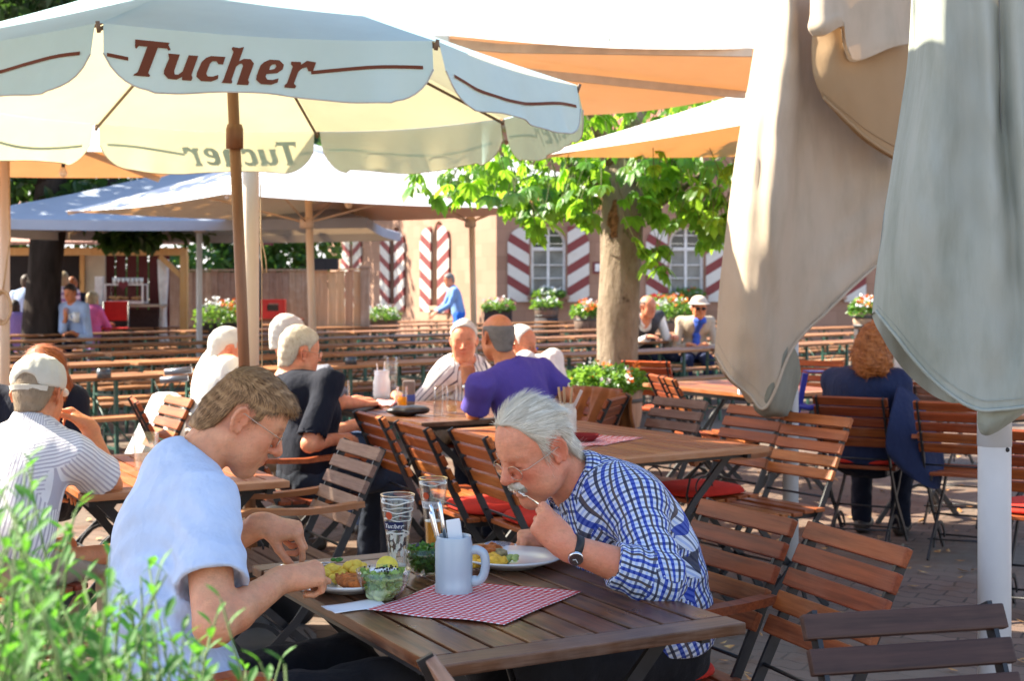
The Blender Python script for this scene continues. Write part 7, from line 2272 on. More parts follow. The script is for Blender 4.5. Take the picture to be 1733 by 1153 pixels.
cols = [
 [(1556, -80, .03), (1548, 80, .03), (1530, 200, .03), (1508, 330, .03), (1492, 440, .03), (1483, 528, .04)],
 [(1574, -80, -.09), (1570, 80, -.10), (1556, 210, -.11), (1536, 340, -.11), (1522, 460, -.09), (1512, 566, -.05)],
 [(1604, -80, -.15), (1604, 80, -.16), (1596, 220, -.17), (1584, 360, -.17), (1572, 500, -.13), (1556, 622, -.09)],
 [(1638, -80, -.12), (1640, 80, -.12), (1638, 230, -.13), (1634, 380, -.13), (1626, 530, -.13), (1606, 668, -.11)],
 [(1668, -80, -.14), (1672, 80, -.15), (1676, 240, -.16), (1680, 400, -.16), (1676, 560, -.15), (1652, 694, -.13)],
 [(1690, -80, -.11), (1692, 80, -.11), (1698, 240, -.11), (1708, 400, -.11), (1714, 560, -.12), (1690, 694, -.13)],
 [(1722, -80, -.16), (1724, 80, -.17), (1730, 240, -.18), (1738, 400, -.17), (1742, 560, -.15), (1724, 690, -.13)],
 [(1772, -80, -.10), (1774, 80, -.10), (1778, 240, -.10), (1784, 400, -.10), (1788, 560, -.09), (1780, 680, -.08)],
 [(1830, -80, .04), (1830, 80, .04), (1832, 240, .04), (1836, 400, .04), (1838, 560, .04), (1836, 670, .04)],
]
folded_canvas(cols, 'canopy', C_FOLD2, root, 3.50, 50, .22, seed=12, crease=.011)
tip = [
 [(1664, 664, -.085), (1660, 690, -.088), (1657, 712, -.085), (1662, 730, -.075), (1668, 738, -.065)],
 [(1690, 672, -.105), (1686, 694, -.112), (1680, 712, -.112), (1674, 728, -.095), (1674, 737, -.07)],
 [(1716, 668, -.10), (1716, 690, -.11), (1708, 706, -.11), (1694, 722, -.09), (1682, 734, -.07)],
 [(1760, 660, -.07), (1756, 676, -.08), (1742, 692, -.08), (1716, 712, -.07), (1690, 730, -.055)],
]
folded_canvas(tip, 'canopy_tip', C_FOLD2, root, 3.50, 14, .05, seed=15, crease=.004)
s = MB(); s.tube([Q(1690 + (y + 80) * .012 if y < 300 else 1695 + (y - 300) * .06, y, 3.371) - fp2 for y in range(-80, 640, 40)], .0016, 5); s.build('seam', plain('seam_thread', (.2, .2, .18), .9), root)

# ropes, bulbs
ROPE = plain('tan_rope', (.46, .33, .20), .9, .1, 0, .2, 60, .5, 200)
p = Q(7, 520, 10.33); m = MB()
for k in range(4):
    m.tube([(p.x + (.052 + .006 * k) * math.cos(R(a)), p.y - .02 - k * .012, p.z + (.105 + .006 * k) * math.sin(R(a))) for a in range(0, 361, 15)], .010, 6)
m.tube([(p.x, p.y - .03, p.z + .11), (p.x + .05, p.y - .02, p.z + .5), (p.x + .03, p.y, p.z + 1.1)], .007, 6)
tag(m.build('rope_coil', ROPE), 'coil of tan rope hung on the pole at the left edge', 'rope')
p = Q(442, 440, 7.46); m = MB()
m.tube([(p.x - .004, p.y, p.z + .40), (p.x + .0, p.y - .01, p.z + .1), (p.x + .004, p.y - .01, p.z), (p.x + .012, p.y - .01, p.z - .07), (p.x + .030, p.y - .01, p.z - .065), (p.x + .026, p.y - .01, p.z), (p.x + .004, p.y, p.z + .10)], .0035, 6)
m.tube([(p.x - .004, p.y, p.z + .40), (p.x + .002, p.y, p.z), (p.x + .004, p.y, p.z - .5), (p.x + .012, p.y, p.z - 1.2)], .0025, 5)
tag(m.build('rope', ROPE), 'thin cord looped down the thick cream pole', 'rope')
for (px, py, d, lab) in ((107, 290, 10.2, 'light bulb hanging under the upper left parasol'), (590, 343, 14.6, 'light bulb hanging under the white parasol by the fence')):
    p = Q(px, py, d); root = thing('light_bulb', lab, 'light bulb', p, 0, 'hanging light bulbs'); k = d / 10.2
    m = MB(); m.lathe([(.0005, -.045 * k), (.022 * k, -.035 * k), (.030 * k, -.012 * k), (.022 * k, .012 * k), (.013 * k, .03 * k), (.0005, .03 * k)], n=14); m.build('bulb', plain('frosted_bulb', (.75, .62, .45), .2, .5), root)
    m = MB(); m.tube([(0, 0, .03 * k), (0, 0, .065 * k)], .014 * k, 8); m.tube([(0, 0, .06 * k), (0, 0, .30)], .004 * k, 5); m.build('socket', STEEL, root)

# crutches
def crutch(label, p0, ph, pt, mat, name='crutch'):
    root = thing(name, label, 'crutch', (p0.x, p0.y, 0)); o = Vector((p0.x, p0.y, 0))
    m = MB(); a = p0 - o; b = ph - o; t = pt - o
    m.tube([a, b], .010, 10); m.tube([b - (t - b) * .1, b * .5 + t * .5, t], .01, flat=(.030, .030)); m.build('shaft', mat, root)
    m = MB(); d = Vector((.11, -.03, -.005)); m.tube([b, b + d * .5 + Vector((0, 0, -.012)), b + d], [.021, .017, .019], 10); m.build('grip', mat, root)
    m = MB(); ring = [t + Vector((.048 + .052 * math.cos(R(q)), .045 * math.sin(R(q)), .012)) for q in range(-135, 136, 18)]
    m.tube(ring, .01, flat=(.055, .006)); m.build('cuff', mat, root)
BLUEP = plain('blue_plastic', (.035, .045, .36), .35, .5, 0, .06)
crutch('bright blue crutch leaning on the chair of the woman in navy', Vector((1.66, 8.5, 0.0)), Q(1353, 686, 8.4), Q(1363, 632, 8.38), BLUEP)
wm = plain('grey_metal_tube', (.16, .17, .20), .35, .5, .5)
for i, lab in enumerate(('upper grey metal tube of the folded walking aid beside the white jacket', 'lower grey metal tube of the folded walking aid beside the white jacket')):
    m = MB(); o3 = Vector((.01, .05, .04)) * (1 - i); m.tube([Q(272, 644, 7.6) + o3, Q(318, 640, 7.6) + o3], .018, 10)
    tag(m.build('walking_stick', wm), lab, 'walking aid', 'grey walking aid tubes')

# clothes over chair backs
def drape(label, name, chair_mid, face, width, front, back, mat, seed, zt=CH_Z + .012, thick=.02, cat='jacket', amp=.018):
    """chair_mid: world point of the top edge middle"""
    a = R(face); f = Vector((math.cos(a), math.sin(a), 0)); l = Vector((-math.sin(a), math.cos(a), 0)); n = 26; path = []
    for i in range(n + 1):
        t = i / n; L = back + front; s = t * L
        if s < back: path.append((-.035 - .02 * (back - s) / back + .5 * 0 - 0, -(back - s)))
        else: path.append((.03 + (s - back) * .42, -(s - back) * .9))
    w = 20; vs = []; fs = []
    rg = np.random.default_rng(seed); ph = rg.uniform(0, 6, 4)
    for i, (x, z) in enumerate(path):
        for k in range(w + 1):
            u = (k / w - .5); e = 1 + .10 * math.sin(z * 9 + ph[0]) * (1 if abs(u) > .3 else .3)
            dz = -.03 * (2 * u) ** 2 - .02 * math.sin(u * 9 + ph[1]) * min(1, -z * 4)
            o = amp * math.sin(u * 22 + ph[2] + z * 6) * min(1, -z * 6) + amp * .4 * math.sin(u * 47 + ph[3])
            vs.append(Vector(chair_mid) + f * (x + (o if x > 0 else -o)) + l * (u * width * e) + Vector((0, 0, z + dz + .018)))
    for i in range(n):
        for k in range(w): q = i * (w + 1) + k; fs.append((q, q + 1, q + w + 2, q + w + 1))
    o = mesh_obj(name, vs, fs, mat, None, True); s = o.modifiers.new('thickness', 'SOLIDIFY'); s.thickness = thick; s.offset = 1
    return tag(o, label, cat)
drape('white jacket hung over the sunlit chair back left of the man in the white shirt', 'jacket', G(284, 664, CH_Z), 212, .30, .52, .48, plain('white_jacket_cloth', (.80, .80, .77), .9, .2, 0, .05, 8, .3, 200), 3)
drape('rust-brown suede jacket hung over the chair at the end of the warm brown table', 'jacket', G(1012, 656, CH_Z), 222, .58, .52, .50, plain('rust_suede', (.25, .080, .016), .85, .2, 0, .3, 9, .3, 300, sheen=.3), 4, amp=.03)
drape('tan-brown jacket hung over the chair back of the man in the dark shirt', 'jacket', Vector((-1.02 - .40 * math.cos(R(30)), 6.95 - .40 * math.sin(R(30)), CH_Z)), 30, .46, .08, .55, plain('tan_jacket_cloth', (.27, .125, .045), .85, .2, 0, .2, 9, .3, 250), 5)
s = Sdf(); s.ell((0, 0, .20), (.13, .17, .20), .05); s.ell((.08, 0, .14), (.07, .13, .12), .05); s.half((0, 0, .005), (0, 0, -1), .01)
v, q = sdf_mesh(s, .011, lambda P: .008 * vnoise(P, 25, 4), amp=.012); o = np_mesh('backpack', v, q, plain('black_nylon', (.012, .012, .014), .6, .4, 0, .3, 30, .3, 200)); o.location = G(478, 862, .2) * 1 - Vector((0, 0, 0)); o.location.z = .12; tag(o, 'black backpack standing between the tables right of the slim brown pole', 'backpack')
o.location = Vector((-1.02, 6.1, .0)); o.scale = (1.25, 1.25, 1.35)
# ---------------------------------------------------------------- the other guests
H_WHITE = hair_mat('white_hair', (.55, .53, .48), (.78, .76, .70)); H_CAP = hair_mat('short_brown_hair', (.10, .07, .045), (.30, .22, .14)); H_PEP = hair_mat('sandy_grey_hair', (.24, .19, .13), (.52, .45, .36)); H_RED = hair_mat('red_hair', (.20, .045, .012), (.46, .14, .035)); H_AUB = hair_mat('auburn_hair', (.17, .045, .012), (.48, .17, .045)); H_DGREY = hair_mat('dark_grey_hair', (.07, .06, .055), (.22, .20, .18)); H_BLOND = hair_mat('blond_hair', (.30, .22, .12), (.55, .43, .25)); H_DARK = hair_mat('dark_hair', (.02, .014, .01), (.07, .045, .03))
NAVY = cloth_mat('navy_cloth', (.006, .008, .019)); NAVY2 = cloth_mat('navy_blue_jacket_cloth', (.018, .026, .068)); PURPLE = cloth_mat('purple_cotton', (.085, .06, .32)); WHITEC = cloth_mat('white_cotton', (.78, .78, .76)); GREYC = cloth_mat('grey_cotton', (.17, .18, .22))
STR_CAP = cloth_mat('pale_striped_cotton', (.76, .74, .74), (.46, .43, .48), (0, .0125, .42)); STR_MAN = cloth_mat('dark_striped_cotton', (.74, .70, .68), (.07, .06, .10), (0, .032, .20)); JEANS = cloth_mat('blue_denim', (.06, .10, .20)); DENIM = cloth_mat('dark_denim', (.018, .024, .04)); BEIGE = cloth_mat('beige_jacket_cloth', (.46, .37, .27)); KHAKI = cloth_mat('khaki_cloth', (.34, .27, .20)); LBLUE = cloth_mat('pale_blue_cloth', (.42, .54, .76)); CHKB = cloth_mat('blue_check_cloth', (.12, .26, .62), (.30, .48, .75), (1, .025, .4)); PSTR = cloth_mat('lilac_striped_cloth', (.70, .66, .72), (.28, .20, .36), (1, .10, .45)); PINK = cloth_mat('pink_cloth', (.75, .16, .42)); LILAC = cloth_mat('lilac_cloth', (.30, .20, .48)); WAIST = cloth_mat('dark_grey_waistcoat', (.05, .05, .055)); APRON = cloth_mat('bright_blue_cloth', (.03, .16, .72))
BALD = ([-.13, -.075, -.05, -.036, -.030, -.012, .010, .014, .026, .029, .05, .07, .085, .11], [-.075, -.072, -.055, -.02, .030, .036, .034, -.008, -.004, .06, .10, .15, .2, .2])
def bald_cut(zmax=.062):
    def f(hw, HM): hw.fn(lambda P, HM=HM: (((P - HM[:3, 3]) @ HM[:3, :3])[:, 2] - zmax), 'i', .012)
    return f
LONG = ([-.13, -.05, -.04, -.02, .02, .045, .06, .075, .09, .11], [-.19, -.19, -.19, -.19, -.17, -.02, .05, .068, .075, .08])
def W3(x, y, d): return np.array(Q(x, y, d))
K0 = dict(res=.0075, cres=.010)

# man in the pale cap, seen from behind
J = seat_pose((-1.74, 4.80), 60, 16, (24, 12), 1.0, None, None)
J['head'] = W3(64, 668, 5.02); J['neck'] = W3(60, 722, 4.98); J['shR'] = W3(122, 770, 4.90); J['shL'] = W3(-22, 762, 5.12)
J['chest'] = W3(35, 820, 4.90); J['waist'] = W3(20, 900, 4.82)
J['elR'] = W3(186, 822, 5.10); J['wrR'] = W3(150, 722, 5.20); J['hdR'] = V(-.45, .15, .35); J['hzR'] = V(.5, .3, .7)
J['elL'] = W3(-10, 850, 5.35); J['wrL'] = W3(60, 828, 5.4); J['hdL'] = V(.9, .3, 0); J['hzL'] = V(0, 0, 1)
cap, HM, og = figure('man in a pale cap and striped shirt resting chin on hand, seen from behind', J, dict(sleeve=.72, flare=.016, collar=True, handR=dict(curl=(45, 55, 35)), wrinkle=.004, hs=1.02, arm=1.05), STR_CAP, KHAKI, SKIN_C, H_CAP, dict(thick=.008, top=.002, res=.005, amp=.002, n=1500, len=.018, wid=.0015, flow=lambda L: np.stack([-.4 + 0 * L[:, 0], 0 * L[:, 0], -1 + 0 * L[:, 0]], 1), lift=.2), **K0)
s = Sdf(); s.ell((-.004, 0, .052), (.108, .090, .088), .02)
s.fn(lambda P: (.020 + .05 * np.clip(-P[:, 0], -1, .03) - P[:, 2]) , 'i', .006)
s.cone((.085, .035, .036), (.16, .03, .026), .012, .007, .01); s.cone((.085, -.035, .036), (.16, -.03, .026), .012, .007, .01); s.cone((.15, -.03, .027), (.15, .03, .027), .009, .009, .02)
s.ell((-.115, 0, .026), (.05, .040, .034), .006, 's')
cv, cq = sdf_mesh(s, .004, lambda P: .0015 * vnoise(P, 60, 3), amp=.003)
CAPM = cloth_mat('pale_cap_cloth', (.62, .59, .50))
hm = frame(J['hf'], J['hu'], J['head']); c = np_mesh('cap', cv @ hm[:3, :3].T * 1.04 + hm[:3, 3], cq, CAPM, cap, True, org=og)
m = MB(); pts = [Vector((hm @ np.append(V(-.004 + .109 * math.cos(R(a)), .092 * math.sin(R(a)), .012), 1))[:3] - og) for a in range(132, 229, 8)]
m.tube(pts, .01, flat=(.004, .018)); m.build('cap_strap', CAPM, c)

# red-haired woman opposite him
J = seat_pose((-2.10, 6.35), 262, 10, (0, 22), .98, None, None); J['head'] = W3(77, 640, 6.15); J['neck'] = W3(72, 700, 6.3)
LH = dict(line=LONG, thick=.016, top=.008, res=.006, amp=.004, freq=60, str=(1, 1, .2), ells=[((-.03, .06, -.08), (.05, .035, .11)), ((-.03, -.06, -.08), (.05, .035, .11)), ((-.05, 0, -.06), (.05, .075, .12))], n=2500, len=.05, wid=.0025, flow=lambda L: np.stack([.1 + 0 * L[:, 0], .15 * np.sign(L[:, 1]), -1 + 0 * L[:, 0]], 1), lift=.1)
figure('woman with long red hair and dark top facing the man in the cap', J, dict(sleeve=1.8), NAVY, NAVY, SKIN_A, H_RED, LH, **K0)

# stout bald man in a white shirt
J = seat_pose((-1.66, 7.80), 24, 6, (2, 2), 1.10, ((.18, .27, .66), (.42, .15, .80), (1, -.2, 0), (0, 0, 1)), ((.16, -.27, .66), (.42, -.16, .80), (1, .2, 0), (0, 0, 1)))
J['head'] = W3(386, 595, 7.78)
figure('bald white-haired man in a bright white shirt behind the cream pole', J, dict(sleeve=1.9, belly=.06, w=1.12, collar=True, hs=1.08, neckw=1.25, jowl=.008), WHITEC, KHAKI, SKIN_B, H_WHITE, dict(line=BALD, thick=.004, top=-.002, res=.005, amp=.002), **K0)

# man in the dark shirt with beard and glasses
J = seat_pose((-1.02, 6.98), 32, 4, (0, 6), 1.03, ((.12, .24, .70), (.36, .18, .76), (1, -.2, -.1), (0, 0, 1)), ((.05, -.27, .70), (.30, -.24, .735), (1, .05, -.02), (0, 0, 1)))
J['head'] = W3(506, 598, 7.02); J['neck'] = W3(476, 652, 7.0)
J['elR'] = W3(524, 752, 6.72); J['wrR'] = W3(566, 744, 6.90); J['hdR'] = V(.85, .5, .05); J['hzR'] = V(-.1, -.5, .8)
b, HM, og = figure('man with a short grey beard, glasses and a dark navy shirt sitting sideways', J, dict(sleeve=.9, collar=True, belly=.03, hs=1.02, handR=dict(curl=(30, 40, 20))), NAVY, DENIM, SKIN_B, H_PEP, dict(thick=.006, top=.006, res=.005, amp=.003, n=2500, len=.016, wid=.0016, flow=lambda L: np.stack([.3 + 0 * L[:, 0], 0 * L[:, 0], -1 + 0 * L[:, 0]], 1), lift=.2), **K0)
glasses(b, HM, og, 1.02)
s = Sdf(); s.ell((.066, 0, -.098), (.028, .034, .022), .02)
for y in (-1, 1): s.cone((.0, y * .056, -.045), (.06, y * .026, -.092), .012, .017, .02)
v, q = sdf_mesh(s, .004, lambda P: .003 * vnoise(P, 220, 2), amp=.005); np_mesh('beard', (v * 1.02) @ HM[:3, :3].T + HM[:3, 3], q, H_WHITE, b, True, org=og)

# grey T-shirt man behind him
J = seat_pose((-1.28, 8.35), 24, 12, (0, 4), 1.0, ((.16, .26, .66), (.42, .12, .79), (1, -.2, 0), (0, 0, 1)), ((.20, -.25, .66), (.46, -.16, .79), (1, .1, 0), (0, 0, 1)))
J['head'] = W3(486, 572, 8.35); J['neck'] = W3(500, 626, 8.3); J['shR'] = W3(548, 640, 8.15); J['elR'] = W3(578, 682, 8.2); J['wrR'] = W3(612, 684, 8.35)
figure('white-haired man in a grey T-shirt half hidden behind the bearded man', J, dict(sleeve=.8), GREYC, JEANS, SKIN_B, H_WHITE, dict(thick=.010, top=.006, res=.006, amp=.004), **K0)

# man in the striped shirt facing us
J = seat_pose((-.33, 9.2), 262, 8, (8, 6), 1.04, None, ((.16, -.30, .66), (.34, -.34, .785), (.8, .4, 0), (0, 0, 1)))
J['head'] = W3(785, 578, 9.02); J['neck'] = W3(783, 628, 9.08); J['shR'] = W3(742, 646, 9.05); J['shL'] = W3(828, 646, 9.16)
b, HM, og = figure('white-haired man in a dark striped shirt facing the camera, half his face in the sun', J, dict(sleeve=1.92, collar=True, belly=.03, w=1.06, hs=1.04, brow=.6), STR_MAN, KHAKI, SKIN_B, H_WHITE, dict(line=HAIRLINE_OLD, thick=.009, top=.004, res=.005, amp=.003), **K0)

# man in the purple shirt
J = seat_pose((.20, 7.95), 152, 22, (-34, 2), 1.06, None, None)
J['head'] = W3(843, 572, 7.86); J['neck'] = W3(862, 622, 7.84); J['shL'] = W3(812, 655, 7.62); J['shR'] = W3(916, 628, 8.0); J['chest'] = W3(880, 672, 7.86); J['waist'] = W3(898, 712, 7.86); J['pelvis'] = W3(905, 765, 7.88)
J['elL'] = W3(802, 700, 7.72); J['wrL'] = W3(792, 648, 7.86); J['hdL'] = V(-.05, .25, .9); J['hzL'] = V(.4, -.8, .2)
J['elR'] = W3(958, 668, 8.02); J['wrR'] = W3(925, 700, 8.25); J['hdR'] = V(-.8, .3, .1); J['hzR'] = V(0, 0, 1); J['hem'] = J['pelvis']
b, HM, og = figure('man in a purple short-sleeved shirt with a bald crown, leaning on the table', J, dict(sleeve=.85, flare=.014, collar=True, w=1.12, hs=1.05, neckw=1.1, handL=dict(curl=(50, 60, 40)), wrinkle=.005), PURPLE, NAVY, SKIN_C, H_DGREY, dict(line=BALD, thick=.007, top=.0, res=.005, amp=.002, cut=bald_cut(.068)), **K0)
w = J['wrL']; ax = unit(J['elL'] - w); m = MB(); zz = unit(np.cross(ax, V(0, 1, 0))); yy = np.cross(ax, zz)
m.tube([Vector(w + ax * .03 - og + (zz * math.cos(R(a)) + yy * math.sin(R(a))) * .034) for a in range(0, 361, 20)], .01, flat=(.016, .006)); wo = m.build('wristwatch', plain('black_leather_strap', (.02, .018, .017)), b)
m = MB(); m.ball(Vector(w + ax * .03 - og + V(-.02, -.034, 0)), .016, 8, (1, .5, 1)); m.build('watch_case', STEELP, wo)

# red-faced man behind the purple shirt
J = seat_pose((.13, 9.3), 330, 6, (0, 8), 1.0, None, None); J['head'] = W3(882, 584, 9.2); J['neck'] = W3(876, 632, 9.25)
b, HM, og = figure('man with thin grey hair and glasses mostly hidden behind the purple shirt', J, dict(sleeve=1.9), WHITEC, KHAKI, SKIN_B, H_WHITE, dict(line=BALD, thick=.006, top=.001, res=.006, amp=.002), **K0)
glasses(b, HM, og, 1.0)

# woman in navy with curly auburn hair
J = seat_pose((2.03, 8.15), 62, 2, (-12, 4), .96, None, None, seat=.42); J['head'] = W3(1482, 600, 8.05); J['neck'] = W3(1476, 652, 8.08)
CURL = dict(line=([-.13, -.05, .0, .03, .05, .07, .09, .11], [-.13, -.13, -.11, -.06, .02, .07, .085, .09]), thick=.036, top=.024, res=.005, amp=.012, freq=70, str=(1, 1, 1), ells=[((-.05, 0, -.03), (.095, .118, .11))], n=3500, len=.03, wid=.0028, flow=lambda L: np.stack([np.sin(L[:, 2] * 160), np.cos(L[:, 2] * 140 + L[:, 0] * 90), -.5 + np.sin(L[:, 1] * 150)], 1), lift=.35, bend=1.2)
b, HM, og = figure('woman with curly auburn hair in a navy jacket, seen from behind', J, dict(sleeve=1.9, w=1.06, loose=.02, wrinkle=.006, shirt_name='jacket'), NAVY2, NAVY, SKIN_A, H_AUB, CURL, **K0)
# loose coat hanging off her shoulders down past the seat
cols = [[(1520, 652, -.10), (1508, 700, -.24), (1500, 760, -.24), (1530, 800, -.22)], [(1548, 668, -.08), (1536, 720, -.24), (1530, 780, -.26), (1552, 815, -.24)], [(1566, 690, .0), (1572, 740, -.18), (1572, 790, -.22), (1578, 828, -.20)], [(1572, 710, .06), (1594, 750, -.05), (1598, 790, -.12), (1592, 826, -.16)]]
coat = folded_canvas(cols, 'coat', NAVY2, b, 7.95, 20, .10, seed=4, crease=.012)

# two sitters in the far rows
J = seat_pose((2.36, 18.3), 268, 4, (6, 4), 1.02, ((.2, .26, .64), (.3, .10, .72), (.6, -.5, 0), (0, 0, 1)), ((.2, -.26, .64), (.3, -.10, .72), (.6, .5, 0), (0, 0, 1)))
J['head'] = W3(1183, 522, 18.0); J['neck'] = W3(1184, 544, 18.1)
b, HM, og = figure('woman in a beige jacket, sun hat and dark glasses on a far bench', J, dict(sleeve=1.9, loose=.004, shirt_name='jacket', hs=1.12, w=.95, arm=.9), BEIGE, NAVY2, SKIN_C, H_DARK, dict(line=LONG, thick=.008, res=.008, amp=.002), res=.009, cres=.012)
def hdpart(name, sd, mat, HM, og, b, s, res=.006):
    v, q = sdf_mesh(sd, res); return np_mesh(name, (v * s) @ HM[:3, :3].T + HM[:3, 3], q, mat, b, True, org=og)
s = Sdf(); s.ell((-.005, 0, .075), (.105, .09, .07), .02); s.ell((.005, 0, .055), (.15, .125, .012), .02); hdpart('hat', s, cloth_mat('cream_hat_cloth', (.60, .48, .38)), HM, og, b, 1.15)
s = Sdf(); s.ell((.095, .033, .004), (.012, .027, .018), .004); s.ell((.095, -.033, .004), (.012, .027, .018), .004); s.cone((.09, -.05, .008), (.09, .05, .008), .005, .005, .01); hdpart('sunglasses', s, plain('dark_lenses', (.01, .01, .012), .1), HM, og, b, 1.15, .004)
up = unit(J['neck'] - J['chest']); fw = V(0, -1, 0)
s = Sdf(); s.ell(J['neck'] + fw * .03 + V(0, 0, .015), (.085, .085, .06), .03); s.cone(J['neck'] + fw * .09, J['chest'] + fw * .125, .05, .045, .03); s.cone(J['chest'] + fw * .125, J['waist'] + fw * .14, .045, .05, .03)
v, q = sdf_mesh(s, .012, lambda P: .006 * vnoise(P, 50, 3), amp=.01); np_mesh('scarf', v, q, cloth_mat('blue_scarf_cloth', (.04, .10, .48)), b, True, org=og)
J = seat_pose((1.70, 18.4), 300, 5, (10, 12), 1.15, None, None); J['head'] = W3(1096, 520, 18.1); J['neck'] = W3(1092, 545, 18.2)
b, HM, og = figure('balding man in a dark waistcoat and white shirt right of the chestnut trunk', J, dict(sleeve=1.9, collar=True, hs=1.15), WHITEC, NAVY, SKIN_B, H_DGREY, dict(line=BALD, thick=.007, res=.008, amp=.002, cut=bald_cut(.075)), res=.009, cres=.012)
s = torso_sdf(J, {}, .026); s.cone(J['neck'] + V(0, -.1, .08), J['chest'] + V(.03, -.2, -.05), .06, .03, .01, 's'); s.half(J['pelvis'], (0, 0, -1)); s.cone(J['neck'] + V(0, 0, -.05), J['neck'] + V(0, 0, .2), .08, .09, .01, 's')
v, q = sdf_mesh(s, .012); np_mesh('waistcoat', v, q, WAIST, b, True, org=og)

# ---- standing and distant people
def stand_pose(pos, face, h=1.72, lean=0, armL=None, armR=None, head=(0, 0)):
    k = h / 1.72; J = seat_pose(pos, face, lean, head, k, armL, armR, seat=.47)
    d = V(0, 0, .92 * k - .56 * k - (.47 - .47 * k))
    for n in J:
        if n in ('hf', 'hu', 'toe') or n[:2] in ('hd', 'hz'): continue
        J[n] = J[n] + d
    a = R(face); f = V(math.cos(a), math.sin(a), 0); l = V(-math.sin(a), math.cos(a), 0); P = V(pos[0], pos[1], 0)
    for s, n in ((1, 'L'), (-1, 'R')):
        J['hip' + n] = P + l * s * .09 * k + V(0, 0, .88 * k); J['kn' + n] = P + l * s * .10 * k + f * (.05 * s + .02) + V(0, 0, .47 * k); J['an' + n] = P + l * s * .10 * k + f * (.08 * s - .03) + V(0, 0, .08)
    return J
DOWN = lambda sg: ((.0, sg * .24, .62), (.10, sg * .22, .40), (.2, 0, -1), (.9, sg * .2, .1))
KF = dict(res=.011, cres=.014)
SH = dict(thick=.010, top=.004, res=.010, amp=.003)
FR = ((.22, .25, .66), (.42, .12, .74), (1, 0, 0), (0, 0, 1)); FRR = ((.22, -.25, .66), (.42, -.12, .74), (1, 0, 0), (0, 0, 1))
P = lambda px, d: ((px - CX) / FPX * d, d)
figure('standing man in blue checks reaching toward the striped shutters', stand_pose(P(776, 27.5), 196, 1.73, 12, ((.22, .20, .72), (.46, .12, .58), (.8, 0, -.5), (0, 0, 1)), ((.22, -.20, .70), (.46, -.12, .56), (.8, 0, -.5), (0, 0, 1)), (0, 12)), dict(sleeve=1.9, trouser_name='apron'), CHKB, APRON, SKIN_B, H_DGREY, SH, **KF)
figure('standing woman in a white top and jeans at the stall, left of the dark trunk', stand_pose(P(42, 22.6), 80, 1.66, 0, DOWN(1), DOWN(-1)), dict(sleeve=.8), LBLUE, JEANS, SKIN_A, H_DARK, SH, **KF)
figure('standing blond woman in a lilac striped top right of the dark trunk', stand_pose(P(108, 22.4), 120, 1.70, 0, DOWN(1), DOWN(-1)), dict(sleeve=1.6), PSTR, LBLUE, SKIN_A, H_BLOND, LH | dict(n=0, res=.010), **KF)
figure('standing woman with brown hair beside the blond woman at the stall', stand_pose(P(121, 23.0), 100, 1.62, 0, DOWN(1), DOWN(-1)), dict(sleeve=1.6), NAVY, NAVY, SKIN_A, H_AUB, SH, **KF)
J = seat_pose(P(133, 21.0), 250, 12, (0, 14), 1.05, None, ((.22, -.10, .80), (.24, -.03, .98), (.3, .1, .9), (.9, 0, -.2)), seat=.60)
figure('dark-haired man in a pale blue shirt seated before the stall, hand at his mouth', J, dict(sleeve=1.7), LBLUE, NAVY, SKIN_C, H_DARK, SH, **KF)
figure('child in a pink top seen from behind near the stall counter', stand_pose(P(153, 22.0), 70, 1.36, 0, FR, FRR), dict(sleeve=1.5), PINK, LILAC, SKIN_A, H_BLOND, LH | dict(n=0, res=.010), **KF)
figure('child in lilac by the pole at the left edge', stand_pose(P(24, 21.6), 110, 1.22, 0, FR, FRR), dict(sleeve=1.5), LILAC, LILAC, SKIN_A, H_DARK, LH | dict(n=0, res=.010), **KF)
p = Q(129, 546, 20.6); m = MB(); m.lathe([(.0005, 0), (.045, 0), (.055, .15), (.05, .15), (.04, .01), (.0005, .01)], n=16); m.tube([(-.05, 0, .13), (-.10, 0, .11), (-.09, 0, .05), (-.045, 0, .03)], .012, 8)
o = m.build('pitcher', CHINA); o.location = p; tag(o, 'cream pitcher in front of the seated man in pale blue', 'pitcher')
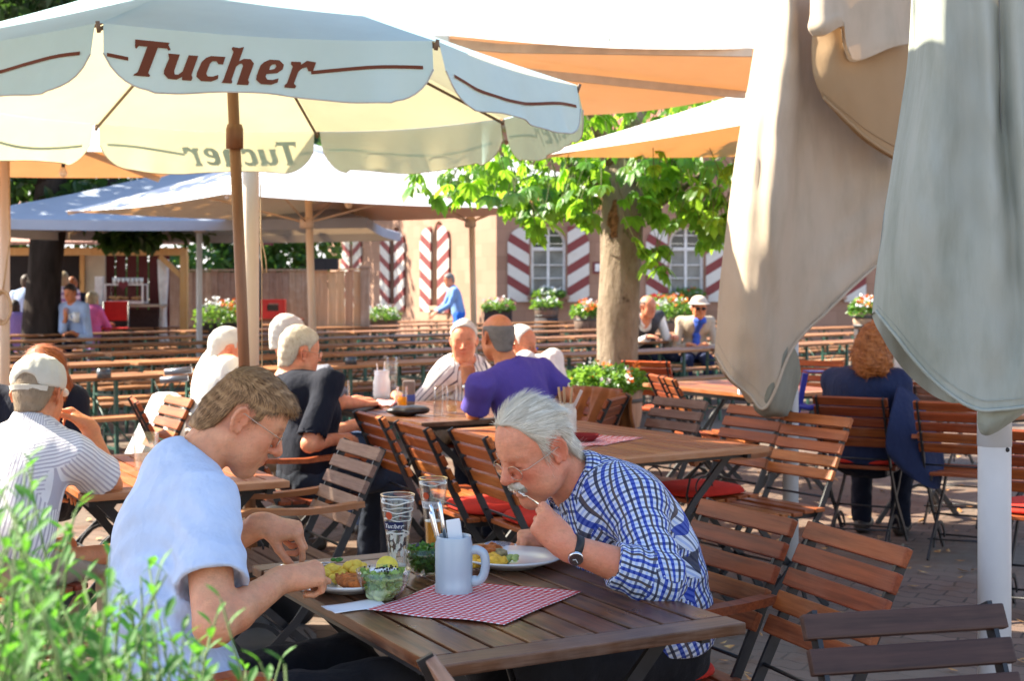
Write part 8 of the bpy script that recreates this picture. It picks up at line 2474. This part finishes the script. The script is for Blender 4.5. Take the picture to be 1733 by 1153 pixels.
# ---------------------------------------------------------------- camera, sky, sun
cam = bpy.data.cameras.new('camera'); co = bpy.data.objects.new('camera', cam); COL.objects.link(co)
co.location = (0, 0, CH); co.rotation_euler = (math.pi / 2, 0, 0)
cam.sensor_width = 36.0; cam.lens = FPX / 1733 * 36.0
cam.shift_y = -(576.5 - HY) / 1733.0
cam.clip_end = 2000; cam.clip_start = .05
cam.dof.use_dof = True; cam.dof.focus_distance = 3.5; cam.dof.aperture_fstop = 6.7
scene.camera = co
SUN = Vector((-.72, .24, .65)).normalized()
el = math.asin(SUN.z); az = math.atan2(SUN.x, SUN.y)
w = bpy.data.worlds.new('World'); scene.world = w; w.use_nodes = True
nt = w.node_tree
bg = nt.nodes['Background']; sk = nt.nodes.new('ShaderNodeTexSky'); sk.sky_type = 'NISHITA'; sk.sun_disc = False
sk.sun_elevation = el; sk.sun_rotation = az; sk.dust_density = 1.0; sk.air_density = 1.1; sk.ozone_density = 2.2
bg.inputs[1].default_value = .115
# thin white summer haze low over the roofs, blue above
tc = nt.nodes.new('ShaderNodeTexCoord'); sx = nt.nodes.new('ShaderNodeSeparateXYZ'); nt.links.new(tc.outputs['Generated'], sx.inputs[0])
mr = nt.nodes.new('ShaderNodeMapRange'); mr.interpolation_type = 'SMOOTHSTEP'
for i, v_ in enumerate((.10, .36, 1.0, .0)): mr.inputs[1 + i].default_value = v_
nt.links.new(sx.outputs[2], mr.inputs[0])
mx = nt.nodes.new('ShaderNodeMix'); mx.data_type = 'RGBA'; nt.links.new(mr.outputs[0], mx.inputs[0]); nt.links.new(sk.outputs[0], mx.inputs[6]); mx.inputs[7].default_value = (4.4, 4.3, 4.1, 1)
nt.links.new(mx.outputs[2], bg.inputs[0])
sl = bpy.data.lights.new('sun', 'SUN'); sl.energy = 5.0; sl.angle = R(.5); sl.color = (1, .92, .76)
so = bpy.data.objects.new('sun', sl); COL.objects.link(so); so.rotation_euler = SUN.to_track_quat('Z', 'Y').to_euler(); so.location = (-10, 3, 15)
vs_ = scene.view_settings; vs_.view_transform = 'Standard'; vs_.look = 'None'; vs_.exposure = 1.95; vs_.gamma = 1.0
